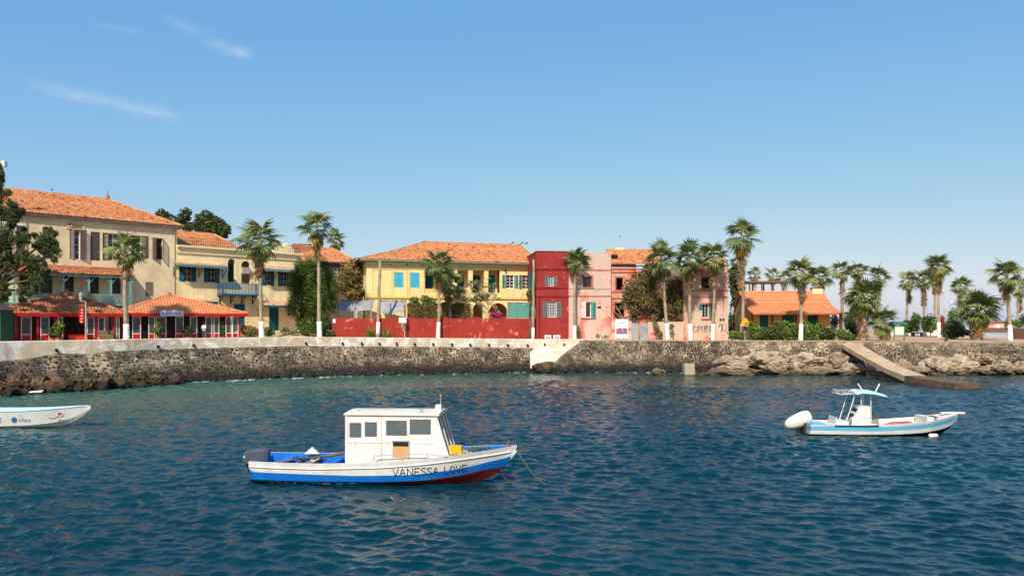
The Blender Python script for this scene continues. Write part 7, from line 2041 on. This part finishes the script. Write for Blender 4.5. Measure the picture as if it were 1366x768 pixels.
# ------------------------------------------------------------------ people
def person(loc, h, rotz, label, top, bottom, pose=0):
    J = {}
    k = h / 1.75
    pts = [('pel', (0, 0, .93), .13), ('wai', (0, 0, 1.08), .12), ('che', (0, -.01, 1.30), .145), ('nec', (0, 0, 1.47), .062), ('jaw', (0, -.02, 1.56), .075), ('hed', (0, -.01, 1.66), .095), ('top', (0, 0, 1.73), .06), ('nos', (0, -.115, 1.63), .018)]
    edges = [('pel', 'wai'), ('wai', 'che'), ('che', 'nec'), ('nec', 'jaw'), ('jaw', 'hed'), ('hed', 'top'), ('hed', 'nos')]
    for s_, n in ((-1, 'l'), (1, 'r')):
        pts += [('sh' + n, (s_ * .17, 0, 1.40), .068), ('el' + n, (s_ * .23, -.02 if pose else .03, 1.13), .045), ('wr' + n, (s_ * (.22 if not pose else .12), -.06 if not pose else -.24, .89 if not pose else 1.12), .03), ('pa' + n, (s_ * (.22 if not pose else .10), -.08 if not pose else -.31, .81 if not pose else 1.13), .034)]
        edges += [('che', 'sh' + n), ('sh' + n, 'el' + n), ('el' + n, 'wr' + n), ('wr' + n, 'pa' + n)]
        bx, by, bz = pts[-1][1]
        for q in range(5):
            f_ = -2 + q; dz = -.07 + .012 * abs(f_ - .3) if not pose else -.01
            pts.append(('f%d' % q + n, (bx + (.012 * f_ if q else -s_ * .045), by + (.013 * f_ if not pose else -.07), bz + (dz if q else -.03)), .009)); edges.append(('pa' + n, 'f%d' % q + n))
        pts += [('hi' + n, (s_ * .09, 0, .88), .10), ('kn' + n, (s_ * .10, -.02, .50), .06), ('an' + n, (s_ * .10, .02, .09), .042), ('to' + n, (s_ * .11, -.15, .035), .035)]
        edges += [('pel', 'hi' + n), ('hi' + n, 'kn' + n), ('kn' + n, 'an' + n), ('an' + n, 'to' + n)]
    idx = {p[0]: i for i, p in enumerate(pts)}
    me = bpy.data.meshes.new('skeleton'); me.from_pydata([tuple(c * k for c in p[1]) for p in pts], [(idx[a], idx[b]) for a, b in edges], [])
    tmp = bpy.data.objects.new('tmp', me); C.objects.link(tmp); tmp.modifiers.new('s', 'SKIN')
    for i, p in enumerate(pts): me.skin_vertices[0].data[i].radius = (p[2] * k, p[2] * k); me.skin_vertices[0].data[i].use_root = (i == 0)
    sb = tmp.modifiers.new('u', 'SUBSURF'); sb.levels = sb.render_levels = 1
    dg = bpy.context.evaluated_depsgraph_get(); body = bpy.data.meshes.new_from_object(tmp.evaluated_get(dg)); bpy.data.objects.remove(tmp)
    body.materials.clear()
    for m_ in (skin, top, bottom, blackm): body.materials.append(m_)
    for p in body.polygons:
        c = p.center / k; z = c.z
        p.material_index = 0 if (z > 1.48 or (abs(c.x) > .19 and z < 1.15) or (pose and c.y < -.16 and z > 1)) else 1 if z > .95 else 2 if z > .09 else 3
        p.use_smooth = True
    o = thing('person', label, 'person', loc, rotz)
    link('body', body, o)
    mb = MB(); rings = []
    for t, r in ((1.62, .102), (1.68, .106), (1.735, .085), (1.765, .03)): rings.append([(math.cos(a) * r * k, (math.sin(a) * r + .018) * k, t * k) for a in np.linspace(0, 6.283, 11)[:-1]])
    mb.loft(rings, True, True); mb.build('hair', blackm, o, True)
    mb = MB()
    for s_ in (-1, 1): mb.box(s_ * .035 * k - .012, s_ * .035 * k + .012, -.105 * k, -.09 * k, 1.655 * k, 1.672 * k)
    mb.build('eyes', blackm, o)
def on_fac(f, px, dep): 
    u, t = f._uy(px, dep); p = f.A + f.e * u + f.n * dep; return (p.x, p.y)
x, y = on_fac(F5, 102, .35); person((x, y, 3.38), 1.72, .3, 'person in dark clothes standing in the opening of the shaded pavilion', dkcloth, dkcloth)
x, y = on_fac(F6, 272, -.35); person((x, y, 3.36), 1.74, -.2, 'person in a pale shirt standing at the front of the bright tiled pavilion', whcloth, motor, 1)

# ------------------------------------------------------------------ things round the restaurants
def chair_mesh():
    mb = MB()
    for x in (-.2, .2):
        for y in (-.2, .2): mb.box(x - .02, x + .02, y - .02, y + .02, 0, .45 if y < 0 else .9)
    mb.box(-.22, .22, -.22, .22, .43, .47)
    for z in (.6, .72, .84): mb.box(-.2, .2, .18, .22, z, z + .06)
    return mb.mesh('chair', motor)
cm = chair_mesh()
CHL = ['grey slatted cafe chair by the first open bay of the bright pavilion', 'second grey cafe chair facing the table in the first open bay of the bright pavilion', 'grey cafe chair under the lilac signboard', 'grey cafe chair behind the one under the lilac signboard', 'grey cafe chair left of the orange red counter', 'grey cafe chair behind the brown wooden crate', 'grey cafe chair behind the person in the pale shirt']
for k, (px, dep, r) in enumerate(((190, .7, .4), (195.5, .9, -2.2), (226, .6, 1.2), (230, 1.0, -.7), (82, .9, .6), (146, 1.2, 2.0), (267, 1.2, .5))):
    f = F5 if px < 160 else F6; x, y = on_fac(f, px, dep); q = link('cafe_chair', cm); q.location = (x, y, 3.37); q.rotation_euler = (0, 0, r)
    tag(q, CHL[k], 'chair', 'cafe chairs in the pavilions')
for (px, dep), tl in zip(((193, 1.3), (228, 1.4), (268, 1.9), (90, 1.7), (142, 1.7)), ['square red cafe table in the first open bay of the bright pavilion', 'square red cafe table under the lilac signboard', 'square red cafe table behind the person in the pale shirt', 'square red cafe table beside the orange red counter', 'square red cafe table behind the brown wooden crate']):
    f = F5 if px < 160 else F6; x, y = on_fac(f, px, dep); o = thing('cafe_table', tl, 'table', (x, y, 3.37), .3, 'cafe tables in the pavilions')
    MB().box(-.4, .4, -.4, .4, .71, .75).build('table_top', redp, o); MB().tube([(0, 0, .03), (0, 0, .71)], .04, 6).build('leg', iron, o); MB().box(-.25, .25, -.25, .25, 0, .03).build('base', iron, o)
x, y = on_fac(F5, 104, -.3); o = thing('serving_counter', 'bright orange red counter in the opening of the shaded pavilion', 'counter', (x, y, 3.37), F5.rot)
ored = M('orange_red', srgb(214, 58, 22), .5, .1)
for k in range(4): MB().box(-.72 + k * .36 + .005, -.72 + k * .36 + .355, -.15, .15, 0, .62).build('panel', ored, o)
MB().box(-.76, .76, -.2, .2, .62, .67).build('counter_top', redp, o)
x, y = on_fac(F5, 141.5, -.7); o = thing('wooden_crate', 'large brown wooden crate in front of the shaded pavilion', 'crate', (x, y, 3.37), F5.rot * .6)
MB().box(-.6, .6, -.45, .45, 0, 1.0).build('box', wood, o)
for z in (.08, .45, .82): MB().box(-.62, .62, -.48, -.452, z, z + .14).build('slat', wood, o)
MB().box(-.62, -.5, -.47, -.452, .22, .45).build('corner_batten', woodlt, o)
MB().box(-.95, -.62, -.3, .3, .12, .18).build('pallet_board', woodlt, o)
# potted plants
def pot_plant(px, dep, f, h, label, mat, n=300, off=0):
    x, y = on_fac(f, px, dep); o = thing('potted_plant', label, 'plant', (x, y, 3.37))
    MB().tube([(0, 0, 0), (0, 0, .36), (0, 0, .4)], [.16, .23, .25], 10).build('pot', tile_drk, o)
    V, Q, T_ = leaves([(0, 0, .42 + h * .55, .42, .42, h * .5, n)], .2, int(px), .5, .45, 1.3); link('foliage', nmesh('potplant', V, Q, mat, T_), o)
    MB().tube([(0, 0, .3), (.03, 0, .42 + h * .5)], .025, 5).build('stem', barkm, o)
pot_plant(78, -.9, F5, 1.3, 'leafy potted plant in front of the shaded pavilion posts', fol_md, 420)
pot_plant(70, -.6, F5, .9, 'smaller potted plant behind the post of the shaded pavilion', fol_dk, 300)
pot_plant(211, -.6, F6, 1.2, 'potted palm like plant under the lilac signboard', fol_md, 420)
pot_plant(250, -.5, F6, .9, 'bushy potted plant between the glazed bays', fol_dk, 420)
pot_plant(296, .4, F6, 1.3, 'tall potted plant in the open bay by the far glazing', fol_md, 300)

# ------------------------------------------------------------------ poles, lamps, signs
def pole(name, px, d, yt, r, label, cat, mat=poleg, z0=None):
    x = XW(px, d); g = gz(x, d) if z0 is None else z0; o = thing(name, label, cat, (x, d, g)); H = ZW(yt, d) - g
    MB().tube([(0, 0, -.1), (0, 0, .4), (0, 0, H)], [r * 1.4, r, r * .8], 8).build('pole', mat, o); return o, H
def lantern(o, x, z, s_=1.0):
    mb = MB(); rings = [[(x + math.cos(a) * r, math.sin(a) * r, z + h) for a in np.linspace(0, 6.283, 7)[:-1]] for h, r in ((0, .1 * s_), (.45 * s_, .17 * s_))]; mb.loft(rings, True, True); g = mb.build('lantern_glass', glass_lamp, o)
    mb = MB(); rings = [[(x + math.cos(a) * r, math.sin(a) * r, z + h) for a in np.linspace(0, 6.283, 7)[:-1]] for h, r in ((.451 * s_, .2 * s_), (.52 * s_, .18 * s_), (.66 * s_, .05 * s_), (.76 * s_, .03 * s_))]; mb.loft(rings, True, True); mb.build('lantern_cap', gutter, o)
    mb = MB(); mb.tube([(x, 0, z - .14), (x, 0, z)], [.04, .1 * s_], 6); mb.build('lantern_base', gutter, o)
o, H = pole('street_lamp', 114.6, 61.4, 402.5, .075, 'grey lamp post with a white lantern before the shaded pavilion', 'street lamp')
MB().tube([(0, 0, H - .1), (-.2, 0, H + .06), (-.42, 0, H + .02)], .03, 6).build('arm', poleg, o); lantern(o, -.42, H + .15, .9)
# red hanging sign beside it
x = XW(109.5, 61.4); o = thing('hanging_sign', 'red and white hanging sign on the lamp post before the shaded pavilion', 'sign', (x, 61.35, ZW(432, 61.4)))
mb = MB(); mb.prism([(-.2, -.02, .15), (.12, -.02, 0), (.22, -.02, .5), (.16, -.02, 1.35), (-.06, -.02, 1.42), (-.22, -.02, 1.1)], (0, .04, 0)); b = mb.build('board', redp, o)
mb = MB()
for k in range(5): mb.box(-.1 + .02 * k, .04 + .015 * k, -.032, -.021, .15 + k * .24, .23 + k * .24)
mb.build('lettering', whcloth, b)
mb = MB(); mb.tube([(.0, 0, 1.35), (.31, 0, 1.4)], .02, 5); mb.build('bracket', iron, o)
o, H = pole('utility_post', 540.3, 75.9, 400.5, .085, 'dark utility post with a white box before the red garden wall', 'post', wood)
MB().box(-.6, .15, -.16, -.05, ZW(430.5, 75.9) - o.location.z, ZW(423.5, 75.9) - o.location.z).build('meter_box', white, o)
mb = MB(); zz = ZW(430, 75.9) - o.location.z; mb.tube([(-.3, -.1, zz), (-.28, -.1, zz - .5), (-.05, -.1, zz - .9), (0, -.1, 0)], .025, 5); mb.tube([(-.2, -.1, zz), (-.15, -.12, zz - .4), (.05, -.12, zz - .6)], .02, 5); mb.build('cable', whitew, o)
MB().box(-.12, .12, -.12, .12, H - .5, H - .1).build('junction_box', gutter, o)
o, H = pole('street_lamp', 977.3, 80.0, 420, .05, 'slender lamp post with a glass lantern beside the peeling pink house', 'street lamp', iron); lantern(o, 0, H + .12, 1.1)
o = thing('notice_board', 'small yellow house shaped notice board at the end of the hedge', 'sign', (XW(994.5, 78.3), 78.3, gz(XW(994.5, 78.3), 78.3)))
w_ = 5.2 * .0783; z1 = ZW(435, 78.3) - o.location.z; z2 = ZW(424, 78.3) - o.location.z
ysign = M('yellow_board', srgb(222, 164, 44), .6, .1)
mb = MB(); mb.prism([(-w_, 0, z1), (w_, 0, z1), (w_, 0, z1 + (z2 - z1) * .45), (.05, 0, z2), (-.15, 0, z2), (-w_, 0, z1 + (z2 - z1) * .45)], (0, .06, 0)); b = mb.build('board', ysign, o)
mb = MB(); mb.box(-.2, .2, -.01, -.002, z1 + .12, z1 + .16); mb.box(-.05, .2, -.01, -.002, z1 + .24, z1 + .36); mb.build('board_print', ink, b)
for x in (-.28, .25): MB().box(x - .14, x + .14, .02, .1, 0, z1 - .003).build('post', brown, o)
d = 79.0; o = thing('information_board', 'green framed information board with a pale panel on the quay garden', 'sign', (XW(1199.5, d), d, gz(XW(1199.5, d), d)))
x0, x1 = -7.2 * d / FP, 7.2 * d / FP; za, zb = ZW(446.5, d) - o.location.z, ZW(434, d) - o.location.z
gfr = M('board_green', srgb(44, 120, 92), .6, .12)
pn = MB().box(x0 + .08, x1 - .08, -.03, .0, za, zb).build('panel', M('pale_panel', srgb(206, 214, 200), .6, .06), o)
for x in (x0, x1 - .09): MB().box(x, x + .09, -.06, .04, 0, zb + .1).build('post', gfr, o)
mb = MB(); mb.prism([(x0 - .15, -.3, zb + .1), (x1 + .15, -.3, zb + .1), (x1 + .15, 0, zb + .26), (x0 - .15, 0, zb + .26)], (0, 0, .05)); mb.build('board_roof', gfr, o)
MB().box(x0 + .09, x1 - .09, -.05, .03, za - .1, za - .005).build('rail', gfr, o)
for k, (px, d, yt, lb) in enumerate(((1267.5, 124, 402, 'tall thin lamp pole with a head beside the brown skirted palm'), (1274.5, 128, 409, 'thin pole between the two lamp poles in the quay garden'), (1279, 96, 412, 'thin grey post rising out of the dark shrubbery'), (1348, 190, 419, 'distant pole with a cross arm beyond the paving'))):
    o, H = pole('lamp_pole', px, d, yt, .055, lb, 'pole', poleg if k != 3 else iron)
    if k == 0: MB().box(-.1, .35, -.12, .12, H - .25, H + .05).build('lamp_head', white, o)
    if k == 3: MB().box(-.9, .9, -.05, .05, H - .5, H - .35).build('cross_arm', iron, o)
d = 99.0; o, H = pole('sign_post', 1260.5, d, 413, .04, 'pale sign plate on a thin post beside the tallest garden palm', 'sign'); MB().box(-.22, .22, -.06, -.04, H - .4, H).build('plate', gutter, o)
o, H = pole('bollard', 1262, 77.5, 446, .12, 'short dark bollard on the edge of the quay garden', 'bollard', iron)
x = XW(1298, 86); o = thing('stone', 'dark round stone under the broad low palm', 'stone', (x - .8, 84.5, gz(x, 84.5) + .25)); q = link('rock', brnm[2], o); q.scale = (.45, .4, .42)
# floodlight mast behind the tree at the left edge
o, H = pole('floodlight_mast', 1.5, 66, 219, .07, 'mast with a white floodlight rising out of the dark tree', 'mast', iron); MB().box(.05, .42, -.2, .2, H - .25, H + .25).build('floodlight', white, o); MB().box(-.05, .1, -.15, .15, H - .1, H + .05).build('bracket', iron, o)
# low walls on the right
def low_wall(px0, px1, d0, d1, h, th, mat, label, cap=None):
    a = Vector((XW(px0, d0), d0)); b = Vector((XW(px1, d1), d1)); L_ = (b - a).length; g = gz(a.x, a.y)
    o = thing('low_wall', label, 'wall', (a.x, a.y, g), math.atan2(b.y - a.y, b.x - a.x)); MB().box(0, L_, 0, th, -.1, h).build('wall_body', mat, o)
    if cap: MB().box(-.05, L_ + .05, -.05, th + .05, h, h + .1).build('coping', cap, o)
low_wall(1206, 1232, 112, 116, .9, 3, whitew, 'low white planter wall behind the information board', concr)
low_wall(1237, 1262, 116, 114, 1.0, .4, whitew, 'low white wall between the white footed palms')
low_wall(1310, 1400, 150, 142, 1.0, .4, brick, 'long low dark wall beyond the open paving')
low_wall(1351, 1420, 90, 84, 1.25, .5, brick, 'brown boundary wall at the end of the quay', concr)
o = thing('bench', 'dark stone bench in the garden beside the white planter', 'bench', (XW(1224, 110), 110, gz(XW(1224, 110), 110))); MB().box(-.9, .9, -.3, .3, .42, .55).build('seat', iron, o); MB().box(-.7, -.5, -.25, .25, 0, .419).build('leg', iron, o); MB().box(.5, .7, -.25, .25, 0, .419).build('leg', iron, o)
# far shed
d = 210; o = thing('shed', 'small distant pink and white shed beyond the paving', 'shed', (XW(1331, d), d, gz(XW(1331, d), d))); MB().box(-2.6, 2.6, 0, 3, 0, 2.0).build('wall', pink, o); mb = MB(); mb.prism([(-2.9, -.3, 2.0), (2.9, -.3, 2.0), (0, -.3, 2.9)], (0, 3.6, 0)); mb.build('roof', M('far_roof', srgb(150, 96, 104), .8, .1), o); MB().box(-.5, .5, -.03, -.004, 0, 1.6).build('door', white, o)
o = thing('rubble_heap', 'white bleached plank lying on the dark boulders', 'plank', P(47, 523.5, 52.2)); mb = MB(); mb.prism([(-.45, 0, 0), (.45, 0, .03), (.48, 0, .13), (.1, 0, .1), (-.42, 0, .06)], (0, .2, .03)); mb.build('plank', whitew, o)
o.name = 'bleached_plank'
# ------------------------------------------------------------------ birds
def bird(px, py, d, span, label, roll):
    o = thing('bird', label, 'bird', P(px, py, d)); o.rotation_euler = (roll, .3, .4)
    mb = MB(); rings = [[(x, math.cos(a) * r, math.sin(a) * r) for a in np.linspace(0, 6.283, 7)[:-1]] for x, r in ((-.3, .02), (-.2, .05), (0, .09), (.15, .07), (.22, .05), (.28, .015))]
    mb.X = Matrix.Scale(span, 4); mb.loft(rings, True, True)
    mb.poly([(-.28, -.03, 0), (-.5, -.12, 0), (-.5, .12, 0), (-.28, .03, 0)]); mb.build('body', birdm, o)
    for s_ in (-1, 1):
        mb = MB(); mb.X = Matrix.Scale(span, 4); mb.poly([(.12, s_ * .05, .03), (.16, s_ * .4, .22), (-.02, s_ * .75, .30), (-.08, s_ * .4, .2), (-.12, s_ * .05, .03)]); mb.build('wing', birdm, o)
bird(827, 316, 70, .32, 'dark bird flying above the ruined house', .5)
bird(69, 254, 60, .3, 'dark bird flying low above the hotel roof', -.2)
for k, (px, py) in enumerate(((684, 326.0), (696.5, 325.6), (702.5, 325.8))):
    u, z = F3.uz(px, py, 4.75); w = F3.A + F3.e * u + F3.n * 4.75; o = thing('perched_bird', 'small dark bird perched on the ridge of the yellow house', 'bird', (w.x, w.y, F3.uz(630, 325, 4.75)[1] + F3.zb + .12), .5, 'birds on the yellow house ridge')
    mb = MB(); rings = [[(x, math.cos(a) * r, z_ + math.sin(a) * r) for a in np.linspace(0, 6.283, 7)[:-1]] for x, z_, r in ((-.3, .0, .02), (-.12, .1, .07), (.02, .17, .09), (.12, .26, .06), (.2, .28, .015))]; mb.loft(rings, True, True); mb.build('body', birdm, o)
